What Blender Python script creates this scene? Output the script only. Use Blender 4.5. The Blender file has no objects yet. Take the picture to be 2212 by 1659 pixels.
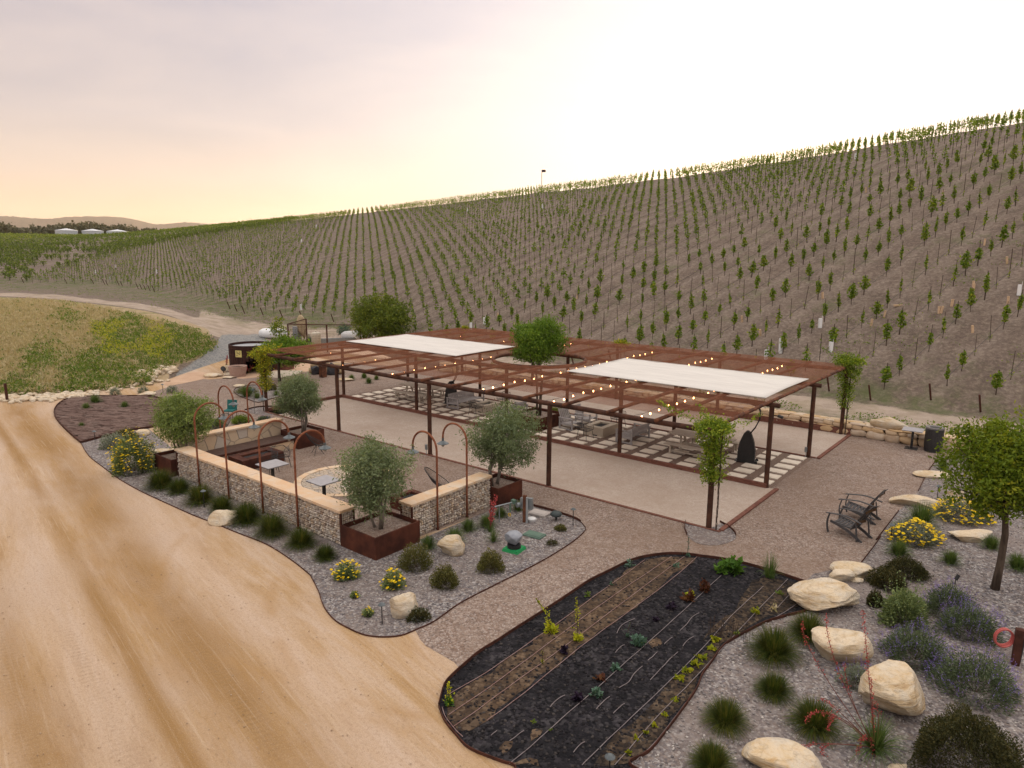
import bpy, bmesh, math, random
import numpy as np
from mathutils import Vector, Matrix
from math import radians as R, sin, cos, pi, tan, atan2, sqrt

# ------------------------------------------------------------------ camera
CAM = np.array([8.17808882, -19.7817199, 8.39298226])
YAW, PITCH, ROLL, F = -0.682884620, 0.186532015, 0.00647765329, 1507.50751
W_, H_ = 2212.0, 1659.0
fv = np.array([sin(YAW)*cos(PITCH), cos(YAW)*cos(PITCH), -sin(PITCH)])
r0_ = np.array([cos(YAW), -sin(YAW), 0.]); u0_ = np.cross(r0_, fv)
rv = cos(ROLL)*r0_+sin(ROLL)*u0_; uv_ = -sin(ROLL)*r0_+cos(ROLL)*u0_
scene = bpy.context.scene
C = scene.collection
cd = bpy.data.cameras.new("camera"); cam = bpy.data.objects.new("camera", cd); C.objects.link(cam)
cd.sensor_width = 36; cd.lens = F/W_*36; cd.clip_start = 0.1; cd.clip_end = 20000
cam.matrix_world = Matrix(((rv[0], uv_[0], -fv[0], CAM[0]), (rv[1], uv_[1], -fv[1], CAM[1]), (rv[2], uv_[2], -fv[2], CAM[2]), (0, 0, 0, 1)))
scene.camera = cam
scene.view_settings.view_transform = 'Standard'
scene.view_settings.look = 'None'
scene.view_settings.exposure = 0.52
scene.view_settings.gamma = 1.0

# ------------------------------------------------------------------ sky and sun
SUN_AZ, SUN_EL = R(-17.6), R(5.2)          # azimuth from +y towards +x
sdir = (sin(SUN_AZ)*cos(SUN_EL), cos(SUN_AZ)*cos(SUN_EL), sin(SUN_EL))
world = bpy.data.worlds.new("World"); scene.world = world; world.use_nodes = True
wt = world.node_tree; wt.nodes.clear()
class NT:
    def __init__(s, t): s.t = t
    def n(s, typ, **k):
        nd = s.t.nodes.new(typ)
        for a, b in k.items(): setattr(nd, a, b)
        return nd
    def link(s, a, b): s.t.links.new(a, b)
    def math(s, op, a, b=None, c=None, clamp=False):
        nd = s.n('ShaderNodeMath', operation=op, use_clamp=clamp)
        for i, x in enumerate((a, b, c)):
            if x is None: continue
            if isinstance(x, (int, float)): nd.inputs[i].default_value = x
            else: s.link(x, nd.inputs[i])
        return nd.outputs[0]
    def mix(s, fac, a, b, mode='MIX'):
        nd = s.n('ShaderNodeMix', data_type='RGBA', blend_type=mode)
        for i, x in ((0, fac), (6, a), (7, b)):
            if isinstance(x, (int, float)): nd.inputs[i].default_value = x
            elif isinstance(x, tuple): nd.inputs[i].default_value = (*x, 1) if len(x) == 3 else x
            else: s.link(x, nd.inputs[i])
        return nd.outputs[2]
    def ramp(s, fac, stops, interp='LINEAR'):
        nd = s.n('ShaderNodeValToRGB'); cr = nd.color_ramp; cr.interpolation = interp
        while len(cr.elements) < len(stops): cr.elements.new(0.5)
        for e, (p, c) in zip(cr.elements, stops):
            e.position = p
            if isinstance(c, (int, float)): c = (c, c, c)
            e.color = (*c, 1)
        s.link(fac, nd.inputs[0]); return nd.outputs[0]
    def noise(s, vec, scale, detail=4, rough=.55, dist=0, out=0):
        nd = s.n('ShaderNodeTexNoise'); nd.inputs['Scale'].default_value = scale
        nd.inputs['Detail'].default_value = detail; nd.inputs['Roughness'].default_value = rough
        nd.inputs['Distortion'].default_value = dist
        if vec is not None: s.link(vec, nd.inputs['Vector'])
        return nd.outputs[out]
    def vor(s, vec, scale, feature='F1', out='Color', rnd=1.0):
        nd = s.n('ShaderNodeTexVoronoi', feature=feature); nd.inputs['Scale'].default_value = scale
        nd.inputs['Randomness'].default_value = rnd
        if vec is not None: s.link(vec, nd.inputs['Vector'])
        return nd.outputs[out]
    def mapping(s, vec, scale=(1, 1, 1), rot=(0, 0, 0), loc=(0, 0, 0)):
        nd = s.n('ShaderNodeMapping'); nd.inputs['Scale'].default_value = scale
        nd.inputs['Rotation'].default_value = rot; nd.inputs['Location'].default_value = loc
        s.link(vec, nd.inputs['Vector']); return nd.outputs[0]
g = NT(wt)
sky = g.n('ShaderNodeTexSky', sky_type='NISHITA'); sky.sun_disc = False
sky.sun_elevation = SUN_EL; sky.sun_rotation = SUN_AZ; sky.air_density = 1.2; sky.dust_density = 2.5; sky.altitude = 200
tc = g.n('ShaderNodeTexCoord'); dvec = tc.outputs['Generated']
nrm = g.n('ShaderNodeVectorMath', operation='NORMALIZE'); g.link(dvec, nrm.inputs[0])
dt = g.n('ShaderNodeVectorMath', operation='DOT_PRODUCT'); g.link(nrm.outputs[0], dt.inputs[0]); dt.inputs[1].default_value = sdir
sep = g.n('ShaderNodeSeparateXYZ'); g.link(nrm.outputs[0], sep.inputs[0])
dpos = g.math('MAXIMUM', dt.outputs['Value'], 0.0)
# thin high cloud veil of a hazy evening: peach near the horizon, lavender above it, white round the sun; overhead brightened as unseen fill light
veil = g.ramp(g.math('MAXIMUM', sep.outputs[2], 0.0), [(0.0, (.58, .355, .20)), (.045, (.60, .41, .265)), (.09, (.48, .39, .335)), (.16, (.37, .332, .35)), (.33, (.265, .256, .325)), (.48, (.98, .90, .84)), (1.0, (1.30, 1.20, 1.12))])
gl1 = g.math('MULTIPLY', g.math('POWER', dpos, 3.0), .09)
gl2 = g.math('MULTIPLY', g.math('POWER', dpos, 8.0), .37)
glow = g.mix(1.0, (0, 0, 0), g.math('ADD', gl1, gl2))
gcol = g.n('ShaderNodeMix', data_type='RGBA', blend_type='MULTIPLY'); gcol.inputs[0].default_value = 1
sc_ = g.n('ShaderNodeCombineColor'); tot = g.math('ADD', gl1, gl2)
g.link(tot, sc_.inputs[0]); g.link(g.math('MULTIPLY', tot, .935), sc_.inputs[1]); g.link(g.math('MULTIPLY', tot, .86), sc_.inputs[2])
cl = g.noise(g.mapping(nrm.outputs[0], scale=(2.0, 3.2, 11.0), rot=(.25, .2, .5)), 1.0, 5, .55, .4)
clf = g.ramp(cl, [(.35, 0.0), (.75, 1.0)])
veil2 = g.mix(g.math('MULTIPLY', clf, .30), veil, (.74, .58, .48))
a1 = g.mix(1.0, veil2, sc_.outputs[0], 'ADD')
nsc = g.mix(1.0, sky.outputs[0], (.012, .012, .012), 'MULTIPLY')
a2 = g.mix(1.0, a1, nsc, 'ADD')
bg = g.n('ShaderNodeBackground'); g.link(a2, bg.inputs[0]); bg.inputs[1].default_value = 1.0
wo = g.n('ShaderNodeOutputWorld'); g.link(bg.outputs[0], wo.inputs[0])
sl = bpy.data.lights.new("sun", 'SUN'); sun = bpy.data.objects.new("sun", sl); C.objects.link(sun)
sl.energy = 5.0; sl.angle = R(0.6); sl.color = (1.0, .72, .42)
sun.rotation_euler = Vector(sdir).to_track_quat('Z', 'Y').to_euler()

# ------------------------------------------------------------------ projection helpers (photo pixel -> world point)
REG = {0: (0, 0, 1), 1: (0, 900, 2.765), 2: (350, 900, 3.16), 3: (700, 1000, 3.687), 4: (550, 740, 3.687), 5: (1000, 740, 3.687), 6: (1500, 800, 3.687),
       7: (1900, 850, 3.687), 8: (0, 480, 2.765), 9: (1700, 250, 2.765), 10: (900, 350, 2.765), 11: (700, 1250, 2.765), 12: (1050, 1300, 2.885), 13: (1600, 1250, 3.687), 14: (1900, 1200, 3.687),
       15: (1700, 1425, 2.765), 21: (1700, 550, 5.53), 22: (1100, 550, 5.53), 23: (2100, 550, 5.53), 24: (500, 750, 5.53), 25: (1180, 1180, 4.532), 26: (540, 820, 11.06), 27: (620, 760, 4.532)}
def PX(i, x, y):
    if i == 'D': return x, y
    a = REG[i]; return (a[0]+x/a[2])*.8848, (a[1]+y/a[2])*.8848
def ray(u, v):
    d = fv+(u-W_/2)/F*rv-(v-H_/2)/F*uv_
    return d
def G(i, x, y, z=0.0):
    d = ray(*PX(i, x, y)); t = (z-CAM[2])/d[2]; p = CAM+d*t
    return (float(p[0]), float(p[1]), z)
def proj(P):
    d = np.asarray(P, float)-CAM; z = d@fv
    return W_/2+F*(d@rv)/z, H_/2-F*(d@uv_)/z
def dep(P): return float((np.asarray(P, float)-CAM)@fv)
def msz(P, i, px):                      # metres spanned by px region-pixels at P
    k = 1 if i == 'D' else .8848/REG[i][2]
    return px*k*dep(P)/F
def HZ(x, y, v, z0=0):                  # height at which the vertical over (x,y) meets photo row v
    lo, hi = z0-1, 40.0
    for _ in range(40):
        m = (lo+hi)/2
        if proj((x, y, m))[1] > v: lo = m
        else: hi = m
    return (lo+hi)/2

# ------------------------------------------------------------------ terrain
def az_te(u, v):
    d = ray(u, v); h = sqrt(d[0]**2+d[1]**2); return atan2(d[0], d[1]), d[2]/h
US = [-900, 0, 100, 200, 330, 430, 520, 650, 780, 900, 1100, 1300, 1500, 1650, 1800, 2000, 2212, 3000]
T0 = {-900: 880, 0: 862, 100: 856, 200: 848, 330: 834, 430: 796, 520: 768, 650: 748, 780: 752}
T1 = {-900: (640, 3.5), 0: (640, 3.2), 100: (645, 3.1), 200: (655, 2.9), 330: (672, 2.6), 430: (703, 1.8), 520: (738, .6), 650: (737, .25), 780: (735, .4)}
T2 = {-900: (630, 3.4), 0: (628, 3.0), 100: (631, 2.95), 200: (640, 2.8), 330: (655, 2.5), 430: (680, 2.0), 520: (708, 1.0), 650: (715, .7), 780: (715, .6)}
T3 = {-900: (616, 3.2), 0: (612, 2.9), 100: (613, 2.9), 200: (612, 2.8), 330: (626, 2.55), 430: (652, 2.1), 520: (676, 1.6), 650: (693, 1.2), 780: (700, .9)}
TS = {-900: (520, 330), 0: (510, 330), 100: (512, 330), 200: (513, 330), 330: (504, 330), 430: (494, 300), 520: (485, 265), 650: (474, 220), 780: (461, 190), 900: (447, 165), 1100: (423, 138), 1300: (402, 120),
      1500: (378, 112), 1650: (354, 107), 1800: (333, 103), 2000: (296, 97), 2212: (263, 92), 3000: (150, 84)}
def line_r(az, y): return (y-CAM[1])/cos(az)
f0, f1, f2, f3, f4 = [], [], [], [], []
for u in US:
    if u in T0:
        a, t = az_te(u, T0[u]); f0.append((a, (0-CAM[2])/t, 0.0))
        for T, L in ((T1, f1), (T2, f2), (T3, f3)):
            v, z = T[u]; a, t = az_te(u, v); L.append((a, (z-CAM[2])/t, z))
    else:
        a, t = az_te(u, 880)
        f0.append((a, line_r(a, 15.45), 0.0)); f1.append((a, line_r(a, 15.75), .52)); f2.append((a, line_r(a, 19.3), .6)); f3.append((a, line_r(a, 20.6), .8))
    v, r = TS[u]; a, t = az_te(u, v); f4.append((a, r, CAM[2]+r*t, t))
AZ = np.linspace(f0[0][0], f0[-1][0], 700)
def col(L, k, sm=18):
    A = np.array(L); c = np.interp(AZ, A[:, 0], A[:, k])
    if sm:
        w = np.exp(-.5*(np.arange(-3*sm, 3*sm+1)/(sm*1.0))**2); w /= w.sum()
        c = np.convolve(np.pad(c, 3*sm, mode='edge'), w, 'valid')
    return c
TR0, TR1, TZ1, TR2, TZ2, TR3, TZ3 = col(f0, 1, 4), col(f1, 1, 4), col(f1, 2, 6), col(f2, 1, 8), col(f2, 2, 8), col(f3, 1, 10), col(f3, 2, 10)
TR4, TZ4, TT4 = col(f4, 1, 14), col(f4, 2, 6), col(f4, 3, 6)
TR1 = np.maximum(TR1, TR0+.3); TR2 = np.maximum(TR2, TR1+1.0); TR3 = np.maximum(TR3, TR2+1.0)
L_ = TR4-TR3; KK = (TZ4-TZ3-TT4*L_)/L_**2; MM = TT4+2*KK*L_
def bump(x, y):
    return (.10*np.sin(x*.31+1.3*np.sin(y*.17))*np.sin(y*.27+.6)+.05*np.sin(x*.83+y*.41)+.035*np.sin(x*1.7-y*1.3))
def TZ(x, y):
    x = np.atleast_1d(np.asarray(x, float)); y = np.atleast_1d(np.asarray(y, float))
    dx, dy = x-CAM[0], y-CAM[1]; r = np.hypot(dx, dy); a = np.arctan2(dx, dy)
    I = lambda c: np.interp(a, AZ, c)
    r0, r1, z1, r2, z2, r3, z3, r4, z4, t4, k, m = [I(c) for c in (TR0, TR1, TZ1, TR2, TZ2, TR3, TZ3, TR4, TZ4, TT4, KK, MM)]
    s = np.clip((r-r0)/(r1-r0), 0, 1); b = z1*(1-(1-s)**1.7)
    b2 = z1+(z2-z1)*np.clip((r-r1)/(r2-r1), 0, 1); b3 = z2+(z3-z2)*np.clip((r-r2)/(r3-r2), 0, 1)
    q = r-r3; h = z3+m*q-k*q*q
    over = r-r4; kk = np.maximum(k, .0006); hb = z4+t4*over-kk*over*over
    zmin = np.minimum(z4-6, 6.0)
    hb = np.maximum(hb, zmin)
    z = np.where(r < r0, 0.0, np.where(r < r1, b, np.where(r < r2, b2, np.where(r < r3, b3, np.where(r < r4, h, hb)))))
    w = np.clip((r-r1)/8, 0, 1)*np.clip((r4+30-r)/30, 0, 1)
    return z+bump(x, y)*w
def tz(x, y): return float(TZ(x, y)[0])
def hit(i, x, y):                       # first point where the photo ray meets the terrain or the flat ground
    d = ray(*PX(i, x, y)); h = sqrt(d[0]**2+d[1]**2); d = d/h
    rr = np.arange(15, 420, .25); P = CAM[None]+d[None]*rr[:, None]
    below = P[:, 2] < TZ(P[:, 0], P[:, 1])
    k = int(np.argmax(below)) if below.any() else len(rr)-1
    return (float(P[k, 0]), float(P[k, 1]), tz(P[k, 0], P[k, 1]))

# ------------------------------------------------------------------ mesh helpers
rng = np.random.default_rng(7); random.seed(7)
class MB:
    def __init__(s): s.v = []; s.f = []
    def add(s, vs, fs):
        o = len(s.v); s.v.extend([tuple(map(float, v)) for v in vs]); s.f.extend([tuple(o+i for i in f) for f in fs]); return s
    def box(s, c, d, rot=None, taper=1.0):
        x, y, z = d[0]/2, d[1]/2, d[2]/2
        P = [(-x, -y, -z), (x, -y, -z), (x, y, -z), (-x, y, -z), (-x*taper, -y*taper, z), (x*taper, -y*taper, z), (x*taper, y*taper, z), (-x*taper, y*taper, z)]
        if rot is not None: P = [rot @ Vector(p) for p in P]
        return s.add([(p[0]+c[0], p[1]+c[1], p[2]+c[2]) for p in P], [(0, 3, 2, 1), (4, 5, 6, 7), (0, 1, 5, 4), (1, 2, 6, 5), (2, 3, 7, 6), (3, 0, 4, 7)])
    def bar(s, a, b, w, h, up=(0, 0, 1)):
        a, b = Vector(a), Vector(b); d = (b-a); L = d.length; d.normalize(); upv = Vector(up)
        x = d.cross(upv)
        if x.length < 1e-4: x = d.cross(Vector((1, 0, 0)))
        x.normalize(); y = x.cross(d)
        P = []
        for q in (a, b):
            for sx, sy in ((-1, -1), (1, -1), (1, 1), (-1, 1)): P.append(q+x*(sx*w/2)+y*(sy*h/2))
        return s.add(P, [(3, 2, 1, 0), (4, 5, 6, 7), (0, 1, 5, 4), (1, 2, 6, 5), (2, 3, 7, 6), (3, 0, 4, 7)])
    def tube(s, path, r, n=8, closed=False, caps=True):
        P = [Vector(p) for p in path]; m = len(P); rs = r if isinstance(r, (list, tuple)) else [r]*m
        vs = []; prev = None
        for i in range(m):
            if closed: t = P[(i+1) % m]-P[i-1]
            else: t = P[min(i+1, m-1)]-P[max(i-1, 0)]
            if t.length < 1e-9: t = Vector((0, 0, 1))
            t.normalize()
            if prev is None:
                a = t.orthogonal().normalized()
            else:
                a = prev-t*prev.dot(t)
                if a.length < 1e-6: a = t.orthogonal()
                a.normalize()
            prev = a; b = t.cross(a)
            for k in range(n):
                q = 2*pi*k/n; vs.append(P[i]+(a*cos(q)+b*sin(q))*rs[i])
        fs = []
        for i in range(m if closed else m-1):
            j = (i+1) % m
            for k in range(n): fs.append((i*n+k, i*n+(k+1) % n, j*n+(k+1) % n, j*n+k))
        if caps and not closed: fs.append(tuple(range(n-1, -1, -1))); fs.append(tuple((m-1)*n+k for k in range(n)))
        return s.add(vs, fs)
    def lathe(s, prof, n=20, c=(0, 0, 0)):
        vs = []; 
        for r, z in prof:
            for k in range(n): vs.append((c[0]+r*cos(2*pi*k/n), c[1]+r*sin(2*pi*k/n), c[2]+z))
        fs = []
        for i in range(len(prof)-1):
            for k in range(n): fs.append((i*n+k, i*n+(k+1) % n, (i+1)*n+(k+1) % n, (i+1)*n+k))
        if prof[0][0] > 1e-4: fs.append(tuple(range(n-1, -1, -1)))
        if prof[-1][0] > 1e-4: fs.append(tuple((len(prof)-1)*n+k for k in range(n)))
        return s.add(vs, fs)
    def prism(s, poly, z0, z1):
        n = len(poly)
        return s.add([(p[0], p[1], z0) for p in poly]+[(p[0], p[1], z1) for p in poly],
                     [tuple(range(n-1, -1, -1)), tuple(range(n, 2*n))]+[(i, (i+1) % n, n+(i+1) % n, n+i) for i in range(n)])
    def ribbon(s, path, h, t, z0=0.0):
        m = len(path); vs = []
        for i in range(m):
            a = Vector(path[max(i-1, 0)][:2]); b = Vector(path[min(i+1, m-1)][:2]); d = b-a
            d = d.normalized() if d.length > 1e-6 else Vector((1, 0)); nx, ny = -d.y*t/2, d.x*t/2
            x, y = path[i][:2]
            vs += [(x-nx, y-ny, z0), (x+nx, y+ny, z0), (x+nx, y+ny, z0+h), (x-nx, y-ny, z0+h)]
        fs = []
        for i in range(m-1):
            for k in range(4): fs.append((4*i+k, 4*i+(k+1) % 4, 4*i+4+(k+1) % 4, 4*i+4+k))
        fs += [(3, 2, 1, 0), tuple(4*(m-1)+k for k in range(4))]
        return s.add(vs, fs)
    def build(s, name, mat, parent=None, smooth=False, loc=None, rz=0):
        me = bpy.data.meshes.new(name); me.from_pydata(s.v, [], s.f); me.update()
        me.materials.append(mat)
        if smooth: me.polygons.foreach_set('use_smooth', [True]*len(me.polygons))
        o = bpy.data.objects.new(name, me); C.objects.link(o)
        if parent is not None: o.parent = parent
        if loc is not None: o.location = loc
        if rz: o.rotation_euler = (0, 0, rz)
        return o
def npobj(name, V, Fq, mat, parent=None, attr=None, smooth=False, loc=None):
    me = bpy.data.meshes.new(name); n = len(V); m, k = Fq.shape
    me.vertices.add(n); me.vertices.foreach_set('co', V.astype(np.float32).ravel())
    me.loops.add(m*k); me.loops.foreach_set('vertex_index', Fq.astype(np.int32).ravel())
    me.polygons.add(m); me.polygons.foreach_set('loop_start', np.arange(0, m*k, k, dtype=np.int32)); me.polygons.foreach_set('loop_total', np.full(m, k, np.int32))
    if smooth: me.polygons.foreach_set('use_smooth', np.ones(m, bool))
    me.update(calc_edges=True)
    if attr is not None:
        for nm, (dom, arr) in attr.items():
            at = me.attributes.new(nm, 'FLOAT', dom); at.data.foreach_set('value', arr.astype(np.float32))
    me.materials.append(mat)
    o = bpy.data.objects.new(name, me); C.objects.link(o)
    if parent is not None: o.parent = parent
    if loc is not None: o.location = loc
    return o
def tag(o, label=None, cat=None, group=None, kind=None):
    if label: o['label'] = label
    if cat: o['category'] = cat
    if group: o['group'] = group
    if kind: o['kind'] = kind
    return o
def thing(name, label, cat, loc=(0, 0, 0), rz=0, group=None):
    o = bpy.data.objects.new(name, None); C.objects.link(o); o.location = loc; o.rotation_euler = (0, 0, rz); o.empty_display_size = .2
    return tag(o, label, cat, group)
def copy_tree(o, parent=None):
    c = o.copy(); C.objects.link(c)
    if parent is not None: c.parent = parent
    for ch in list(o.children): copy_tree(ch, c)
    return c
def dup(src, loc, rz=0, sc=1.0, label=None, group=None):
    c = copy_tree(src); c.location = loc; c.rotation_euler = (0, 0, rz); c.scale = (sc, sc, sc) if not isinstance(sc, tuple) else sc
    if label: c['label'] = label
    if group: c['group'] = group
    return c
def cr(pts, n=6, closed=False):         # Catmull-Rom through points
    P = [np.array(p[:2], float) for p in pts]; m = len(P); out = []
    for i in range(m if closed else m-1):
        p0 = P[(i-1) % m] if closed or i > 0 else P[i]; p1 = P[i]; p2 = P[(i+1) % m]; p3 = P[(i+2) % m] if closed or i+2 < m else P[i+1]
        for k in range(n):
            t = k/n; out.append(tuple(.5*((2*p1)+(p2-p0)*t+(2*p0-5*p1+4*p2-p3)*t*t+(3*p1-p0-3*p2+p3)*t**3)))
    if not closed: out.append(tuple(P[-1]))
    return out
def gp(i, pts, z=0.0): return [G(i, x, y, z) for x, y in pts]

# ------------------------------------------------------------------ materials
MATS = {}
def newmat(name):
    m = bpy.data.materials.new(name); m.use_nodes = True; t = m.node_tree; b = t.nodes['Principled BSDF']; b.inputs['Specular IOR Level'].default_value = .12; return m, NT(t), b
def setin(g_, b, k, v):
    if isinstance(v, (int, float)): b.inputs[k].default_value = v
    elif isinstance(v, tuple): b.inputs[k].default_value = (*v, 1)
    else: g_.link(v, b.inputs[k])
def addbump(g_, b, h, strength, dist=.02):
    bn = g_.n('ShaderNodeBump'); bn.inputs['Strength'].default_value = strength; bn.inputs['Distance'].default_value = dist
    g_.link(h, bn.inputs['Height']); g_.link(bn.outputs[0], b.inputs['Normal'])
def simple(name, c1, c2=None, scale=3.0, rough=.7, metal=0, bmp=0.0, bdist=.01, stretch=(1, 1, 1), lo=.35, hi=.65, coords='Object', detail=6):
    if name in MATS: return MATS[name]
    m, n, b = newmat(name); c2 = c2 or tuple(x*.8 for x in c1)
    t = n.n('ShaderNodeTexCoord'); v = n.mapping(t.outputs[coords], scale=stretch)
    ns = n.noise(v, scale, detail, .6); colr = n.ramp(ns, [(lo, c1), (hi, c2)])
    setin(n, b, 'Base Color', colr); setin(n, b, 'Roughness', rough); setin(n, b, 'Metallic', metal)
    if rough < .62: b.inputs['Specular IOR Level'].default_value = .4
    if bmp: addbump(n, b, ns, bmp, bdist)
    MATS[name] = m; return m
def gravel(name, cols, scale, big, bigscale=.35, bmp=.6, rough=.9, patch=None, mid=None):
    """speckled stones: every voronoi cell one stone colour, plus broad tone drift"""
    m, n, b = newmat(name); t = n.n('ShaderNodeTexCoord'); v = t.outputs['Object']
    c = n.vor(v, scale); sx = n.n('ShaderNodeSeparateColor'); n.link(c, sx.inputs[0])
    k = len(cols); col1 = n.ramp(sx.outputs[0], [((i+.0)/k, cc) for i, cc in enumerate(cols)], 'CONSTANT')
    c2 = n.vor(v, scale*.47); s2 = n.n('ShaderNodeSeparateColor'); n.link(c2, s2.inputs[0])
    col2 = n.ramp(s2.outputs[1], [((i+.0)/k, cc) for i, cc in enumerate(cols)], 'CONSTANT')
    cc = n.mix(.35, col1, col2)
    bn = n.noise(v, bigscale, 6, .6); cc = n.mix(n.ramp(bn, [(.38, 0.0), (.68, 1.0)]), cc, n.mix(.75, cc, big))
    md = n.noise(v, 2.2, 5, .65); cc = n.mix(n.math('MULTIPLY', n.ramp(md, [(.45, 0.0), (.7, 1.0)]), .3), cc, mid or big)
    if patch is not None: cc = patch(n, v, cc)
    setin(n, b, 'Base Color', cc); setin(n, b, 'Roughness', rough)
    h = n.vor(v, scale, 'F1', 'Distance'); addbump(n, b, n.math('SUBTRACT', 1.0, h), bmp, .018)
    MATS[name] = m; return m
def leafmat(name, c1, c2, c3=None, trans=.3, rough=.6):
    m, n, b = newmat(name); t = n.n('ShaderNodeTexCoord')
    at = n.n('ShaderNodeAttribute', attribute_name='rnd'); oi = n.n('ShaderNodeObjectInfo')
    f = n.math('ADD', n.math('MULTIPLY', at.outputs['Fac'], .85), n.math('MULTIPLY', oi.outputs['Random'], .15))
    cc = n.ramp(f, [(0.0, c1), (.6, c2), (1.0, c3 or c2)])
    ns = n.noise(t.outputs['Object'], 2.5, 3, .6); cc = n.mix(n.ramp(ns, [(.35, 0.0), (.7, .55)]), cc, c1)
    setin(n, b, 'Base Color', cc); setin(n, b, 'Roughness', rough)
    tr = n.n('ShaderNodeBsdfTranslucent'); tcol = n.mix(1.0, cc, (1.5, 1.35, .6), 'MULTIPLY'); n.link(tcol, tr.inputs[0])
    mx = n.n('ShaderNodeMixShader'); mx.inputs[0].default_value = trans
    out = [q for q in n.t.nodes if q.type == 'OUTPUT_MATERIAL'][0]
    n.link(b.outputs[0], mx.inputs[1]); n.link(tr.outputs[0], mx.inputs[2]); n.link(mx.outputs[0], out.inputs[0])
    MATS[name] = m; return m
RUST = simple('rust', (.18, .075, .042), (.05, .025, .02), 3.2, .85, bmp=.3)
RUSTP = simple('rust_post', (.10, .046, .03), (.04, .022, .018), 3.2, .85, bmp=.3)
RUSTB = simple('rust_bright', (.26, .10, .055), (.15, .055, .032), 8, .85)
RUSTD = simple('rust_dark', (.085, .034, .024), (.045, .02, .015), 5, .8, bmp=.3)
CORTEN = simple('corten_plate', (.105, .036, .022), (.045, .017, .013), 2.2, .75, bmp=.25)
NETM = simple('net_rust', (.27, .115, .065), (.18, .07, .04), 3, .9)
BLACK = simple('black_metal', (.012, .012, .014), (.02, .02, .022), 5, .5)
CORD = simple('black_cord', (.012, .012, .016), (.02, .02, .022), 5, .6)
GALV = simple('galvanised', (.32, .35, .37), (.22, .25, .27), 4, .45, .6)
SHADE = simple('shade_enamel', (.12, .14, .15), (.07, .085, .095), 5, .4, .3)
TEAK = simple('weathered_teak', (.50, .44, .37), (.36, .31, .26), 4, .8, stretch=(1, 14, 14), bmp=.3)
GREYW = simple('grey_wood', (.40, .385, .385), (.30, .285, .29), 5, .75, stretch=(1, 8, 8), bmp=.2)
STAVE = simple('barrel_stave', (.10, .10, .105), (.045, .04, .042), 5, .7, stretch=(12, 1, 12), bmp=.4)
STAVEB = simple('barrel_stave_brown', (.13, .075, .04), (.05, .03, .02), 6, .7, stretch=(12, 12, 1), bmp=.4)
REDW = simple('red_timber', (.20, .09, .066), (.12, .052, .04), 3, .8, stretch=(2, 2, 8), bmp=.3)
CONC = simple('fire_pit_concrete', (.47, .41, .33), (.38, .33, .27), 2.5, .8, bmp=.15)
WHITE = simple('white_plastic', (.75, .76, .78), (.66, .68, .70), 2, .4)
CREAM = simple('cream_plastic', (.55, .50, .40), (.48, .43, .35), 2, .5)
LAVA = simple('lava_rock', (.02, .02, .022), (.05, .05, .052), 22, .9, bmp=.9)
TABT = simple('table_laminate', (.33, .32, .34), (.27, .26, .28), 5, .45)
BARK = simple('bark', (.11, .085, .065), (.05, .038, .03), 12, .9, stretch=(1, 1, .2), bmp=.8)
BARKG = simple('olive_bark', (.20, .175, .15), (.11, .095, .08), 14, .9, stretch=(1, 1, .2), bmp=.8)
STEM = simple('brown_stem', (.08, .055, .04), (.05, .035, .03), 10, .9)
SAIL = simple('shade_cloth', (.62, .60, .57), (.55, .53, .505), 1.0, .85, bmp=.5, bdist=.05, stretch=(.6, 3.5, 1))
CONDUIT = simple('conduit', (.3, .33, .35), None, 3, .5)
HOSE = simple('drip_hose', (.23, .13, .115), (.33, .24, .23), 5, .7)
HOSEW = simple('drip_hose_pale', (.24, .205, .21), (.17, .14, .145), 5, .6)
TEAL = simple('teal_canvas', (.02, .11, .11), (.03, .15, .14), 3, .8)
GREENP = simple('green_plastic', (.01, .28, .08), (.012, .22, .07), 3, .45)
LIDG = simple('valve_lid', (.10, .17, .13), (.07, .12, .095), 4, .6)
SEATW = simple('bench_board', (.12, .075, .06), (.06, .04, .035), 5, .8, stretch=(8, 1, 1), bmp=.3)
def sandstone():
    m, n, b = newmat('sandstone'); t = n.n('ShaderNodeTexCoord'); v = t.outputs['Object']
    oi = n.n('ShaderNodeObjectInfo'); ge = n.n('ShaderNodeNewGeometry'); sp = n.n('ShaderNodeSeparateXYZ'); n.link(ge.outputs['Normal'], sp.inputs[0])
    wv = n.mapping(v, scale=(1.0, 1.0, 9), rot=(.3, .2, 0)); ns = n.noise(wv, 1.8, 9, .68, .8); pt = n.noise(v, 2.2, 8, .65)
    c = n.ramp(ns, [(.30, (.34, .20, .085)), (.41, (.52, .37, .20)), (.52, (.62, .50, .34)), (.7, (.66, .57, .45))])
    c = n.mix(n.ramp(pt, [(.48, 0.0), (.64, .75)]), c, (.60, .55, .47)); c = n.mix(n.ramp(pt, [(.30, .75), (.42, 0.0)]), c, (.42, .25, .11))
    c = n.mix(n.math('MULTIPLY', oi.outputs['Random'], .35), c, (.64, .59, .51))
    ck = n.ramp(n.math('ABSOLUTE', n.math('SUBTRACT', n.noise(wv, 2.6, 6, .6, .5), .5)), [(0.0, .5), (.010, 0.0)]); c = n.mix(n.math('MULTIPLY', ck, .12), c, (.30, .2, .11))
    b2 = n.noise(v, 11, 7, .7); c = n.mix(n.ramp(b2, [(.52, 0.0), (.72, .35)]), c, (.36, .28, .19))
    setin(n, b, 'Base Color', c); setin(n, b, 'Roughness', .95); addbump(n, b, n.math('ADD', n.math('MULTIPLY', ns, 1.3), n.math('SUBTRACT', n.math('MULTIPLY', b2, .35), n.math('MULTIPLY', ck, .2))), .9, .07); return m
ROCK = sandstone()
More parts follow.
